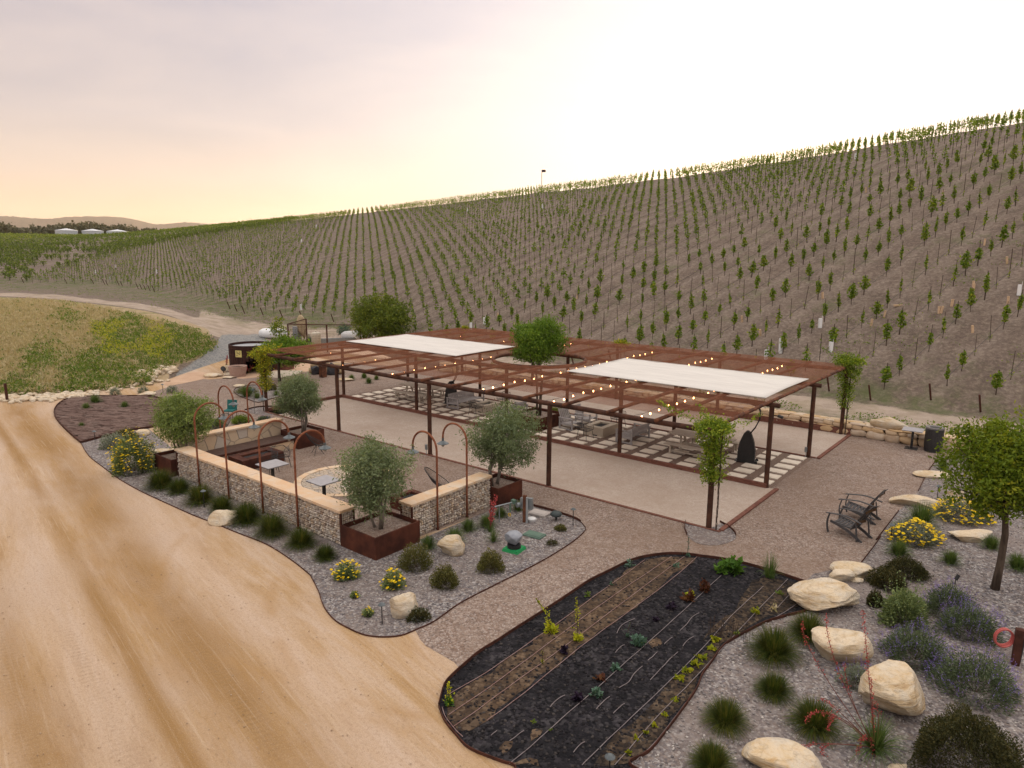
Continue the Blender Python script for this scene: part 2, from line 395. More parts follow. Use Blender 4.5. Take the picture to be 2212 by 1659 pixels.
def capmat():
    m, n, b = newmat('cap_stone'); t = n.n('ShaderNodeTexCoord'); v = t.outputs['Object']; oi = n.n('ShaderNodeObjectInfo')
    ns = n.noise(v, 2.6, 8, .6, .4); c = n.ramp(ns, [(.3, (.62, .40, .24)), (.5, (.60, .46, .32)), (.7, (.60, .53, .45))])
    c = n.mix(n.math('MULTIPLY', oi.outputs['Random'], .4), c, (.56, .36, .22))
    setin(n, b, 'Base Color', c); setin(n, b, 'Roughness', .85); addbump(n, b, ns, .35, .02); return m
CAP = capmat()
def fillstone():
    m, n, b = newmat('gabion_fill'); at = n.n('ShaderNodeAttribute', attribute_name='rnd'); t = n.n('ShaderNodeTexCoord')
    c = n.ramp(at.outputs['Fac'], [(0.0, (.72, .64, .53)), (.3, (.80, .74, .66)), (.5, (.64, .50, .35)), (.7, (.58, .54, .50)), (.86, (.36, .27, .20)), (1.0, (.78, .73, .65))])
    ns = n.noise(t.outputs['Object'], 16, 5, .7); c = n.mix(n.ramp(ns, [(.4, 0.0), (.75, .4)]), c, (.30, .25, .21))
    setin(n, b, 'Base Color', c); setin(n, b, 'Roughness', .9); addbump(n, b, ns, .5, .02); return m
FILL = fillstone()
def flagmat(name, scale, gap, cols, sx=(1, 1, 1)):
    m, n, b = newmat(name); t = n.n('ShaderNodeTexCoord'); v = n.mapping(t.outputs['Object'], scale=sx)
    wob = n.noise(v, 2.0, 3, .5, out=1); vm = n.mix(.06, v, wob)
    e = n.vor(vm, scale, 'DISTANCE_TO_EDGE', 'Distance'); c = n.vor(vm, scale); s = n.n('ShaderNodeSeparateColor'); n.link(c, s.inputs[0])
    cc = n.ramp(s.outputs[0], [(i/(len(cols)-1), k) for i, k in enumerate(cols)])
    ns = n.noise(v, 5, 7, .65); cc = n.mix(n.ramp(ns, [(.4, 0.0), (.7, .5)]), cc, cols[0])
    g1 = n.ramp(e, [(.012, 1.0), (.03, 0.0)]); cc = n.mix(g1, cc, gap)
    setin(n, b, 'Base Color', cc); setin(n, b, 'Roughness', .9)
    h = n.math('SUBTRACT', n.math('MULTIPLY', ns, .3), g1); addbump(n, b, h, .7, .03); MATS[name] = m; return m
FLAG = flagmat('flagstone_veneer', 1.9, (.33, .27, .22), [(.52, .42, .31), (.60, .47, .33), (.50, .45, .40), (.63, .46, .30)])
PAVER = simple('limestone_paver', (.74, .67, .58), (.64, .57, .48), 2.5, .85, bmp=.15)
COBBLE = flagmat('cobbles', 4.6, (.045, .035, .028), [(.40, .34, .28), (.50, .40, .30), (.34, .31, .28)], (1, 1.7, 1))
BULB = bpy.data.materials.new('lit_bulb'); BULB.use_nodes = True
_b = BULB.node_tree.nodes['Principled BSDF']; _b.inputs['Emission Color'].default_value = (1.0, .42, .15, 1); _b.inputs['Emission Strength'].default_value = 13; _b.inputs['Base Color'].default_value = (.9, .6, .4, 1)
GLASS = simple('lamp_glass', (.45, .45, .42), (.38, .38, .36), 3, .15)
GRASSM = leafmat('grass_blade', (.026, .046, .010), (.066, .10, .018), (.24, .20, .05), .25)
GRASSB = leafmat('grass_tuft', (.05, .09, .025), (.11, .18, .05), (.22, .24, .08), 0.25)
OLIVE = leafmat('olive_leaf', (.09, .12, .065), (.19, .25, .13), (.34, .40, .23), 0.25)
OLIVEY = leafmat('olive_leaf_yellow', (.09, .125, .045), (.22, .30, .09), (.38, .46, .16), 0.3)  # yellow-green variant of the olive leaf
TREEG = leafmat('tree_leaf', (.05, .10, .014), (.14, .25, .030), (.28, .38, .05), 0.35)
TREEY = leafmat('tree_leaf_warm', (.05, .09, .010), (.17, .24, .022), (.42, .42, .04), 0.35)
TREED = leafmat('tree_leaf_dark', (.05, .08, .012), (.14, .19, .026), (.32, .33, .05), .25)
WIST = leafmat('climber_leaf', (.065, .12, .014), (.19, .29, .03), (.42, .45, .06), .35)
WISTY = leafmat('climber_leaf_yellow', (0.095, 0.135, 0.016), (0.324, 0.365, 0.034), (0.675, 0.540, 0.041), .35)
VINEL = leafmat('vine_leaf', (.07, .13, .018), (.16, .25, .03), (.33, .37, .045), 0.5)
BUSHO = leafmat('olive_bush', (0.056, 0.061, 0.022), (0.136, 0.136, 0.042), (0.240, 0.208, 0.072), .2)
BUSHD = leafmat('dark_mound', (.028, .032, .013), (.068, .07, .028), (.14, .11, .04), .2)
BUSHG = leafmat('sage_green', (0.078, 0.111, 0.046), (0.182, 0.247, 0.104), (0.338, 0.390, 0.156), .2)
SAGE = leafmat('grey_sage', (0.138, 0.161, 0.127), (0.230, 0.265, 0.218), (0.310, 0.345, 0.287), .2)
LAVL = leafmat('lavender_leaf', (0.053, 0.075, 0.045), (0.120, 0.158, 0.090), (0.180, 0.240, 0.120), .2)
LAVF = leafmat('lavender_flower', (0.140, 0.098, 0.336), (0.238, 0.168, 0.532), (0.336, 0.252, 0.630), .2)
YELF = leafmat('yellow_flower', (.62, .42, .01), (.80, .58, .015), (.85, .66, .04), .15)
REDF = leafmat('coral_flower', (.30, .045, .05), (.42, .06, .07), (.50, .12, .10), 0.2)
CHART = leafmat('chartreuse_leaf', (.22, .26, .015), (.42, .44, .02), (.60, .56, .04), .3)
BLUEL = leafmat('cabbage_leaf', (.05, .10, .07), (.09, .16, .12), (.14, .22, .17), .2)
PURP = leafmat('purple_leaf', (.012, .008, .018), (.025, .016, .035), (.04, .02, .045), .15)
REDL = leafmat('red_lettuce', (.05, .018, .012), (.10, .035, .02), (.14, .07, .02), .2)
CHARD = leafmat('chard_leaf', (0.042, 0.098, 0.017), (0.084, 0.182, 0.028), (0.140, 0.266, 0.042), .3)
YVINE = leafmat('yellowing_leaf', (.12, .16, .012), (.30, .32, .02), (.50, .45, .03), .3)
DRYG = leafmat('dry_grass', (.34, .28, .15), (.58, .49, .33), (.24, .28, .09), .2)
WEED = leafmat('weed_green', (.075, .13, .025), (.16, .24, .045), (.30, .33, .07), .3)
FARV = leafmat('mature_vine', (.07, .11, .03), (.15, .21, .045), (.24, .30, .07), 0.35)
FARW = leafmat('far_wood', (0.052, 0.058, 0.033), (0.085, 0.085, 0.046), (0.117, 0.104, 0.058), .1)

# ------------------------------------------------------------------ ground
def struct(o): o['kind'] = 'structure'; return o
def roadmat():
    m, n, b = newmat('packed_dirt'); t = n.n('ShaderNodeTexCoord'); uv = t.outputs['UV']; ob = t.outputs['Object']
    s1 = n.noise(n.mapping(uv, scale=(.11, .8, 1)), 1.0, 10, .72, .35)
    s2 = n.noise(n.mapping(uv, scale=(.30, 3.6, 1), loc=(3, 1, 0)), 1.0, 10, .75, .3)
    bl = n.noise(ob, .22, 6, .6); fine = n.noise(ob, 14, 6, .75)
    c = n.ramp(s1, [(.34, (.30, .175, .065)), (.45, (.42, .28, .15)), (.54, (.475, .345, .235)), (.66, (.51, .40, .315))])
    c = n.mix(n.ramp(s2, [(.52, 0.0), (.70, .45)]), c, (.29, .155, .055))
    c = n.mix(n.ramp(s2, [(.34, .55), (.44, 0.0)]), c, (.53, .40, .30))
    c = n.mix(n.ramp(bl, [(.45, 0.0), (.68, .7)]), c, (.47, .36, .28))
    sp = n.n('ShaderNodeSeparateXYZ'); n.link(uv, sp.inputs[0])
    # darker damp band along the wheel tracks, the treads across it
    def band(c0, w):
        q = n.math('DIVIDE', n.math('SUBTRACT', sp.outputs[1], c0), w); return n.math('POWER', 2.718, n.math('MULTIPLY', n.math('MULTIPLY', q, q), -1.0))
    c = n.mix(n.math('MULTIPLY', n.math('MAXIMUM', band(-1.9, .6), n.math('MAXIMUM', band(-4.3, .7), band(1.5, .5))), n.ramp(bl, [(.3, .7), (.65, .2)])), c, (.55, .43, .35))
    bd = n.math('MAXIMUM', n.math('MAXIMUM', band(.15, .75), band(-1.1, .25)), n.math('MAXIMUM', n.math('MULTIPLY', band(-3.0, .4), .7), n.math('MULTIPLY', band(-5.5, .4), .6)))
    bm = n.noise(n.mapping(uv, scale=(.12, .3, 1), loc=(9, 2, 0)), 1.0, 4, .6)
    bf = n.math('MULTIPLY', bd, n.ramp(bm, [(.32, .25), (.55, 1.0)]))
    c = n.mix(n.math('MULTIPLY', bf, .85), c, (.265, .145, .042))
    wv = n.n('ShaderNodeTexWave', wave_type='BANDS', bands_direction='X'); wv.inputs['Scale'].default_value = 2.3; wv.inputs['Distortion'].default_value = 1.2; wv.inputs['Detail'].default_value = 2
    n.link(n.mapping(uv, rot=(0, 0, .35)), wv.inputs['Vector'])
    tb = n.math('MAXIMUM', n.math('MAXIMUM', band(.1, .22), band(-1.9, .2)), n.math('MAXIMUM', band(-3.1, .22), band(-4.8, .3)))
    tf = n.math('MULTIPLY', n.math('MULTIPLY', tb, n.math('MULTIPLY', wv.outputs['Color'], n.ramp(fine, [(.3, .4), (.6, 1.2)]))), n.ramp(bl, [(.35, 1.0), (.62, .15)]))
    c = n.mix(n.math('MULTIPLY', tf, .10), c, (.26, .16, .08))
    s3 = n.noise(n.mapping(uv, scale=(.35, 15, 1), loc=(5, 8, 0)), 1.0, 4, .6, .15); c = n.mix(n.math('MULTIPLY', n.ramp(s3, [(.56, 0.0), (.66, 1.0)]), n.ramp(bl, [(.35, .45), (.6, .1)])), c, (.56, .44, .33))
    gr = n.noise(ob, 45, 4, .8); c = n.mix(n.ramp(gr, [(.5, 0.0), (.68, .45)]), c, (.22, .14, .08)); c = n.mix(n.ramp(gr, [(.34, .4), (.46, 0.0)]), c, (.60, .50, .40))
    # a few turning arcs
    def arc(cx, cy, r, w):
        dv = n.n('ShaderNodeVectorMath', operation='DISTANCE'); n.link(ob, dv.inputs[0]); dv.inputs[1].default_value = (cx, cy, 0)
        q = n.math('DIVIDE', n.math('SUBTRACT', dv.outputs['Value'], r), w); return n.math('POWER', 2.718, n.math('MULTIPLY', n.math('MULTIPLY', q, q), -1.0))
    ar = n.math('MAXIMUM', arc(-2, -5, 7.6, .16), n.math('MAXIMUM', arc(-3, -2, 12.4, .14), arc(-8, 6, 19.5, .15)))
    c = n.mix(n.math('MULTIPLY', ar, n.ramp(n.noise(ob, .5, 3), [(.45, 0.0), (.6, .45)])), c, (.36, .22, .10))
    c = n.mix(n.ramp(fine, [(.5, 0.0), (.7, .5)]), c, (.24, .155, .09))
    pb = n.vor(ob, 3.2, 'F1', 'Distance'); c = n.mix(n.ramp(pb, [(.03, .45), (.06, 0.0)]), c, (.2, .16, .13))
    setin(n, b, 'Base Color', c); setin(n, b, 'Roughness', .95)
    addbump(n, b, n.math('ADD', n.math('MULTIPLY', fine, .9), n.math('ADD', n.math('MULTIPLY', s3, .8), n.math('ADD', s2, n.math('MULTIPLY', tf, .5)))), .8, .03)
    return m
def curve_y(x): return np.interp(x, [-80, -50, -34, -22.7, -12.6, -1.8, 10, 30], [6, -4, -8.6, -10.4, -12.3, -14.2, -16.8, -22])
xs = np.concatenate([[-300, -150], np.arange(-80, 40.1, .8), [100, 300]]); ys = np.concatenate([[-300, -120], np.arange(-50, 16.1, .8), [16.6]])
X, Y = np.meshgrid(xs, ys, indexing='ij'); V = np.stack([X.ravel(), Y.ravel(), np.zeros(X.size)], 1)
ny = len(ys); ii, jj = np.meshgrid(np.arange(len(xs)-1), np.arange(ny-1), indexing='ij'); k0 = (ii*ny+jj).ravel()
# keep only the flat side of the embankment and hill foot
cx = V[k0, 0]; cy = V[k0, 1]; aa = np.arctan2(cx-CAM[0], cy-CAM[1]); rr = np.hypot(cx-CAM[0], cy-CAM[1])
FQ = np.stack([k0, k0+ny, k0+ny+1, k0+1], 1)
keep = (np.abs(aa) > 1.55) | (rr < np.interp(aa, AZ, TR0)+3) | (aa < AZ[0]) | (aa > AZ[-1])
FQ = FQ[keep]
road = npobj('dirt_road', V, FQ, roadmat())
uvl = road.data.uv_layers.new(name='UVMap'); vi = FQ.ravel(); uvs = np.stack([V[vi, 0], V[vi, 1]-curve_y(V[vi, 0])], 1)
uvl.data.foreach_set('uv', uvs.astype(np.float32).ravel()); struct(road)

GRAVP = gravel('pink_gravel', [(0.235, 0.172, 0.139), (0.155, 0.109, 0.088), (0.319, 0.265, 0.231), (0.197, 0.139, 0.109), (0.101, 0.077, 0.069), (0.260, 0.193, 0.155), (0.386, 0.336, 0.307), (0.176, 0.126, 0.105)], 30, (.195, .135, .10), .22, mid=(.33, .275, .235))
GRAVG = gravel('grey_gravel', [(0.160, 0.147, 0.155), (0.092, 0.088, 0.097), (0.302, 0.286, 0.281), (0.143, 0.113, 0.101), (0.050, 0.046, 0.055), (0.218, 0.181, 0.160), (0.437, 0.420, 0.412), (0.126, 0.122, 0.139)], 22, (.20, .165, .15), .3, bmp=1.0)
GRAVD = gravel('patio_gravel_dark', [(0.187, 0.132, 0.106), (0.136, 0.093, 0.076), (0.246, 0.187, 0.153), (0.153, 0.106, 0.085), (0.102, 0.072, 0.064)], 28, (.2, .145, .115), .4)
DG = gravel('bocce_surface', [(.43, .36, .305), (.36, .295, .25), (.49, .42, .365), (.40, .33, .28)], 30, (.34, .265, .21), .35, bmp=.2, mid=(.49, .43, .385))
GRAVR = gravel('ramp_gravel', [(.20, .205, .21), (.14, .145, .15), (.27, .27, .275), (.17, .17, .18)], 14, (.20, .20, .19), .3)
MULCH = gravel('black_mulch', [(.008, .008, .011), (.022, .02, .024), (.005, .005, .007), (.04, .036, .042), (.012, .011, .013), (.013, .012, .015), (.06, .056, .06), (.008, .008, .009)], 16, (.008, .008, .010), .8, bmp=1.0, mid=(.022, .02, .024))
SOIL = gravel('bed_soil', [(.115, .075, .045), (.07, .046, .03), (.17, .12, .08), (.035, .024, .018), (.085, .056, .036)], 14, (.03, .022, .018), .9, bmp=.8)
def sheet(name, poly, z, mat, kind='structure'):
    o = MB().add([(p[0], p[1], z) for p in poly], [tuple(range(len(poly)))]).build(name, mat)
    if o.data.polygons[0].normal.z < 0: o.data.flip_normals()
    o['kind'] = kind; return o
def jag(poly, amp, step=.25):
    out = []
    for i in range(len(poly)):
        a = np.array(poly[i][:2]); b = np.array(poly[(i+1) % len(poly)][:2]); L = np.linalg.norm(b-a); k = max(1, int(L/step))
        for j in range(k):
            p = a+(b-a)*j/k; out.append((p[0]+rng.normal(0, amp), p[1]+rng.normal(0, amp)))
    return out
# mulch bed outline (closed), gravel bed outlines
vegU = cr(gp(12, [(60, 1230), (85, 1130), (110, 1070), (170, 1005), (260, 925), (350, 850), (480, 770), (600, 690), (850, 530), (1000, 430), (1120, 350), (1250, 285), (1430, 200), (1600, 165), (1740, 158), (1880, 170)])+gp(13, [(380, 405), (580, 430), (780, 470), (950, 515), (1130, 570), (1340, 640)]), 4)
vegR = cr(gp(13, [(1340, 640), (1400, 780), (1370, 890), (1200, 940), (1000, 1000), (800, 1100), (620, 1210), (500, 1370), (420, 1480), (350, 1640)])+gp(12, [(1600, 1490), (1500, 1580), (1400, 1640)])+[G('D', 1395, 1690), G('D', 1290, 1745), G('D', 1180, 1760)], 4)
vegL = cr([G('D', 1180, 1760), G('D', 1120, 1700)]+gp(12, [(600, 1659), (500, 1620), (280, 1530), (180, 1430), (100, 1330), (60, 1230)]), 4)
veg = vegU[:-1]+vegR[:-1]+vegL[:-1]
bedA_road = cr(gp(1, [(545, 502), (600, 590), (700, 670), (800, 745), (950, 830), (1100, 900), (1300, 990), (1430, 1040), (1600, 1110), (1800, 1190), (1960, 1290), (2080, 1385)])+gp(11, [(170, 450), (215, 540), (250, 640), (320, 730), (420, 790), (530, 835), (650, 848), (770, 838), (870, 800)]), 5)
bedA_path = cr(gp(11, [(870, 800), (1000, 740), (1170, 620), (1400, 500), (1600, 400), (1800, 290), (1950, 190), (2015, 125)])+gp(25, [(1110, 470), (1040, 410), (880, 350), (740, 305), (535, 250), (385, 190)]), 5)
bedA = bedA_road[:-1]+bedA_path+[(-6.2, -1.8), (-6.2, -6.3), (-6.4, -8.0), (-17.4, -8.0), (-19.0, -7.6), (-21.0, -6.6)]+gp(1, [(1000, 405), (880, 420), (700, 465)])
mulb = cr(gp(1, [(545, 505), (480, 450), (400, 370), (365, 310), (380, 260), (430, 220), (500, 195)]), 5)
mulb2 = gp(1, [(720, 190), (1000, 190), (1090, 205), (1100, 380), (1000, 405), (880, 420), (700, 465)])
mulbed = mulb+mulb2
# pink gravel: everything round the courts
fan = [G(11, *p) for p in [(870, 805), (900, 860), (940, 905), (1010, 945), (1080, 985), (1130, 1015), (1180, 1040)]]
edgeR = gp(13, [(1340, 640), (1420, 560), (1850, 465)])+gp(14, [(1085, 175), (1150, 120)])+gp(7, [(1260, 1290), (1430, 1000)])
pink = [G(11, 870, 803)]+fan[1:-1]+vegU[14:]+edgeR[1:]+[(4.9, 15.3), (-27, 15.3), (-31, 14.5), (-38, 12), (-41, 9.5), (-40.5, 6.5)]+gp(24, [(250, 960), (60, 975)])+gp(1, [(1330, 70), (1250, 90), (1150, 120), (1000, 165)])+[(-26, -4.5), (-22, -6.0), (-19, -7.2), (-17.4, -7.9), (-6.5, -7.9)]+[(q[0], q[1]) for q in bedA_path[::-1]]
sheet('gravel_terrace', pink, .004, GRAVP)
j = jag(fan, .12, .12)
sheet('gravel_bed', bedA, .010, GRAVG)
sheet('brush_mulch', [(q[0], q[1]) for q in mulbed], .016, simple('brush_mulch_base', (.14, .085, .07), (.075, .045, .038), 2.5, .95, bmp=.8, bdist=.05))
bedB = [(q[0], q[1]) for q in vegR]+[G('D', 1180, 1780), G('D', 1800, 1990), G('D', 3100, 1990), G('D', 3000, 1200), G('D', 2600, 1000), (7.5, 15.3), (4.9, 15.3)]+[(q[0], q[1]) for q in gp(7, [(1430, 1000), (1260, 1290)])]+gp(14, [(1150, 120), (1085, 175)])+gp(13, [(1850, 465), (1420, 560)])
sheet('gravel_bed', bedB, .008, GRAVG)
sheet('mulch_bed', veg, .016, MULCH)
def off(pts, nx, ny): return [(p[0]+nx, p[1]+ny) for p in pts]
bandT = gp(12, [(130, 1200), (190, 1130), (420, 985), (560, 880), (700, 800), (800, 705), (930, 625), (1060, 515), (1180, 430), (1300, 340), (1420, 260), (1540, 195), (1650, 176), (1870, 180)])
bandB = gp(12, [(1870, 190), (1700, 330), (1540, 450), (1400, 560), (1250, 660), (1120, 770), (1000, 850), (850, 975), (700, 1090), (560, 1200), (430, 1300), (300, 1400), (200, 1400), (120, 1310)])
sheet('bed_soil', jag(bandT+bandB, .05), .021, SOIL)
bandC = gp(12, [(1130, 1650), (1200, 1560), (1320, 1430), (1500, 1270), (1640, 1120), (1760, 1000), (1900, 880), (2020, 730), (2120, 620)])+gp(13, [(420, 1180), (560, 1000), (700, 880), (830, 700), (880, 610), (1000, 590), (1180, 620), (1290, 650), (1340, 780), (1300, 850), (1000, 960), (780, 1080), (600, 1190), (480, 1360), (380, 1500), (320, 1640)])+gp(12, [(1590, 1470), (1480, 1570), (1390, 1635)])
sheet('bed_soil', jag(bandC, .035, .3), .021, gravel('bed_soil_dark', [(.08, .054, .035), (.05, .035, .024), (.13, .095, .065), (.022, .017, .014), (.014, .012, .013)], 14, (.016, .013, .012), .9, bmp=.9))
for q in [[(1540, 780), (1600, 740), (1640, 790), (1570, 830)], [(690, 1420), (760, 1380), (780, 1440), (720, 1490)], [(480, 1500), (560, 1460), (600, 1500), (520, 1560)], [(560, 1640), (700, 1590), (760, 1650)]]:
    sheet('bed_soil', jag(gp(12, q), .04, .1), .021, SOIL)
# courts
CX0, CX1, CY1, CY2, CY3 = -24.66, 0.0, 5.02, 10.05, 15.07
sheet('bocce_court', [(CX0, 0), (CX1+.35, 0), (CX1+.35, CY1), (CX0, CY1)], .012, DG)
sheet('bocce_court', [(CX0, CY2), (CX1+.35, CY2), (CX1+.35, CY3), (CX0, CY3)], .012, DG)
sheet('dining_gravel', [(CX0-.2, CY1), (CX1+.2, CY1), (CX1+.2, CY2), (CX0-.2, CY2)], .012, GRAVD)
sheet('gravel_bed', cr([(-25.8, -.6), (-25.9, .3), (-25.2, 1.0), (-24.4, 1.3), (-23.6, .4), (-23.8, -.3), (-24.6, -.7)], 4, True), .012, GRAVG)
sheet('gravel_bed', cr(gp(13, [(270, 90), (262, 150), (300, 230), (400, 290), (560, 300), (700, 260), (725, 215), (690, 160), (600, 100)]), 4)+[(.05, -.05)], .014, GRAVG)
gbe = cr([G(24, *p) for p in [(420, 1100), (400, 1150), (450, 1195), (560, 1240), (720, 1290), (860, 1250), (1050, 1200), (1100, 1150), (1000, 1080), (800, 1060), (600, 1060)]], 4, True)
sheet('gravel_bed', gbe, .012, GRAVG)

# ------------------------------------------------------------------ hillside terrain (soil, track, grass bank)
# lattice of the vines, read off the photo
q0 = np.array(hit('D', 1632, 636)); qa = np.array(hit('D', 1632+25.6, 636-15.2)); qb = np.array(hit('D', 1632+9.6, 636+42.4))
LA = (qa-q0)[:2]; LB = (qb-q0)[:2]
LA = np.array(hit('D', 1632+25.6*3, 636-15.2*3))[:2]-q0[:2]; LA = LA/3
LI = np.linalg.inv(np.stack([LA, LB], 1))
print('LATTICE', LA, np.linalg.norm(LA), LB, np.linalg.norm(LB), q0)
def hillmat():
    m, n, b = newmat('hillside_soil'); t = n.n('ShaderNodeTexCoord'); v = t.outputs['Object']
    A = lambda nm: n.n('ShaderNodeAttribute', attribute_name=nm).outputs['Fac']
    big = n.noise(v, .09, 6, .6); md = n.noise(v, .7, 6, .65); fn = n.noise(v, 5, 6, .7); sp = n.noise(v, 22, 4, .7)
    c = n.ramp(md, [(.3, (.125, .098, .083)), (.5, (.160, .125, .104)), (.7, (.205, .165, .138))])
    c = n.mix(n.ramp(fn, [(.48, 0.0), (.66, .6)]), c, (.33, .27, .21))
    c = n.mix(n.ramp(fn, [(.33, .6), (.45, 0.0)]), c, (.105, .072, .062))
    # soft green weeds
    gw = n.noise(v, .55, 7, .7); gf = n.math('MULTIPLY', n.ramp(gw, [(.54, 0.0), (.68, .7)]), n.ramp(big, [(.35, .5), (.65, 1.0)]))
    c = n.mix(gf, c, (.10, .125, .05))
    # cultivated strips along the vine rows, plus dark strips painted as drip hose shadow
    dp = n.n('ShaderNodeVectorMath', operation='DOT_PRODUCT'); n.link(v, dp.inputs[0]); dp.inputs[1].default_value = (float(LI[1, 0]), float(LI[1, 1]), 0)
    rc_ = n.math('ADD', n.math('SUBTRACT', dp.outputs['Value'], float(LI[1] @ q0[:2])), n.math('MULTIPLY', n.math('SUBTRACT', n.noise(v, 1.2, 4), .5), .35)); fr_ = n.math('PINGPONG', rc_, .5)
    stp = n.math('MULTIPLY', n.ramp(fr_, [(0.0, .42), (.10, .15), (.30, 0.0)]), A('vines')); stp = n.math('MULTIPLY', stp, n.ramp(fn, [(.3, .3), (.6, 1.0)])); c = n.mix(stp, c, (.33, .275, .235))
    dk = n.math('MULTIPLY', n.ramp(fr_, [(.22, 0.0), (.36, .4), (.5, .1)]), A('vines')); dk = n.math('MULTIPLY', dk, n.ramp(md, [(.35, 1.0), (.6, .2)])); c = n.mix(dk, c, (.115, .085, .072))
    # track
    tk = n.math('ADD', A('track'), n.math('MULTIPLY', n.math('SUBTRACT', fn, .5), .5))
    tcol = n.ramp(md, [(.35, (.31, .25, .205)), (.6, (.42, .345, .285))]); tcol = n.mix(n.ramp(gw, [(.5, 0.0), (.62, .5)]), tcol, (.24, .20, .12))
    c = n.mix(n.ramp(tk, [(.4, 0.0), (.6, 1.0)]), c, tcol)
    # green verge and the grassy bank
    vg = n.math('MULTIPLY', A('verge'), n.ramp(gw, [(.42, 0.0), (.55, 1.0)])); c = n.mix(vg, c, (.085, .115, .035))
    bk = n.ramp(fn, [(.3, (.24, .185, .10)), (.5, (.38, .29, .18)), (.7, (.46, .37, .25))])
    bk = n.mix(n.ramp(n.noise(v, .32, 6, .65), [(.50, 0.0), (.64, .8)]), bk, (.15, .17, .05))
    bk = n.mix(n.ramp(n.noise(n.mapping(v, loc=(7, 3, 1)), .25, 6, .65), [(.56, 0.0), (.7, .6)]), bk, (.27, .26, .06))
    c = n.mix(n.ramp(n.math('ADD', A('bank'), n.math('MULTIPLY', n.math('SUBTRACT', fn, .5), .3)), [(.4, 0.0), (.6, 1.0)]), c, bk)
    rc = n.vor(v, 9); s = n.n('ShaderNodeSeparateColor'); n.link(rc, s.inputs[0]); rcol = n.ramp(s.outputs[0], [(0, (.16, .17, .175)), (.5, (.24, .24, .24)), (1, (.30, .29, .27))])
    c = n.mix(n.ramp(n.math('ADD', A('ramp'), n.math('MULTIPLY', n.math('SUBTRACT', md, .5), .5)), [(.4, 0.0), (.6, 1.0)]), c, rcol)
    setin(n, b, 'Base Color', c); setin(n, b, 'Roughness', 1.0)
    addbump(n, b, n.math('ADD', fn, n.math('MULTIPLY', sp, .5)), .8, .12); return m
def inpoly(px, py, poly):
    c = np.zeros(px.shape, bool); j = len(poly)-1
    for i in range(len(poly)):
        xi, yi = poly[i]; xj, yj = poly[j]
        q = ((yi > py) != (yj > py)) & (px < (xj-xi)*(py-yi)/(yj-yi+1e-12)+xi); c ^= q; j = i
    return c
na = len(AZ)
tsub = [np.linspace(0, 1, 22)[:-1], 1+np.linspace(0, 1, 8)[:-1], 2+np.linspace(0, 1, 5)[:-1], 3+np.linspace(0, 1, 90)**1.15, 4+np.linspace(0, 1, 24)[1:]]
tt = np.concatenate(tsub); nr = len(tt)
Ks = np.stack([TR0, TR1, TR2, TR3, TR4, TR4+130], 0)
RRr = np.stack([np.array([np.interp(q, np.arange(6), Ks[:, a]) for q in tt]) for a in range(na)], 0)     # na x nr
XX = CAM[0]+RRr*np.sin(AZ)[:, None]; YY = CAM[1]+RRr*np.cos(AZ)[:, None]
ZZ = TZ(XX.ravel(), YY.ravel()).reshape(XX.shape); ZZ[:, 0] = -.03
V = np.stack([XX.ravel(), YY.ravel(), ZZ.ravel()], 1)
ii, jj = np.meshgrid(np.arange(na-1), np.arange(nr-1), indexing='ij'); k0 = (ii*nr+jj).ravel()
FQ = np.stack([k0, k0+1, k0+nr+1, k0+nr], 1)[:, ::-1]
uvb = (LI @ (V[:, :2]-q0[:2]).T)
rowv = uvb[1]; rowd = np.abs(rowv-np.round(rowv))
pu = W_/2+F*((V-CAM)@rv)/((V-CAM)@fv); pv = H_/2-F*((V-CAM)@uv_)/((V-CAM)@fv)
tr = np.tile(tt, na); azv = np.repeat(AZ, nr)
az560 = az_te(500, 760)[0]; az850 = az_te(860, 760)[0]
sst = lambda x, a, b: np.clip((x-a)/(b-a), 0, 1)
track = np.where(azv < az_te(430, 700)[0], sst(tr, .95, 1.15)*(1-sst(tr, 1.45, 1.85)), sst(tr, .95, 1.15)*(1-sst(tr, 2.1, 2.6)))
# track meets the gravel ramp
track = np.maximum(track, inpoly(pu, pv, [(360, 672), (440, 690), (530, 700), (640, 706), (640, 745), (560, 745), (480, 730), (420, 712)])*1.0)
bank = (azv < az_te(455, 760)[0])*(tr < .97)*1.0
bank *= 1-inpoly(pu, pv, [(365, 800), (440, 770), (470, 735), (455, 712), (600, 715), (760, 760), (600, 830), (360, 850)])
rampw = inpoly(pu, pv, [(370, 815), (430, 775), (470, 740), (480, 722), (560, 722), (600, 750), (560, 790), (480, 805), (420, 820)])*1.0
def smo(w, k=2):
    w = w.reshape(na, nr)
    for _ in range(k): w = (np.roll(w, 1, 0)+np.roll(w, -1, 0)+w*2)/4; w[:, 1:-1] = (w[:, 2:]+w[:, :-2]+w[:, 1:-1]*2)/4
    return w.ravel()
rampw = smo(rampw, 3); bank = smo(bank, 2); track = smo(track, 2)
verge = np.where(azv > az850, sst(tr, .3, .8)*(1-sst(tr, 1.0, 1.35))+.5*sst(tr, 2.1, 2.6)*(1-sst(tr, 3.01, 3.03)), .55*sst(tr, 2.0, 2.5)*(1-sst(tr, 3.02, 3.08)))
young = [hit(8, *p) for p in [(0, 612), (200, 560), (330, 520), (600, 440), (800, 385), (1000, 335), (1250, 285), (1500, 250), (1750, 210), (2000, 160), (2212, 128)]]
YL = np.array([p[:2] for p in young])     # boundary between mature and young vines (world)
_n = YL[-1]-YL[-2]; YL = np.vstack([YL, YL[-1]+_n/np.linalg.norm(_n)*150])
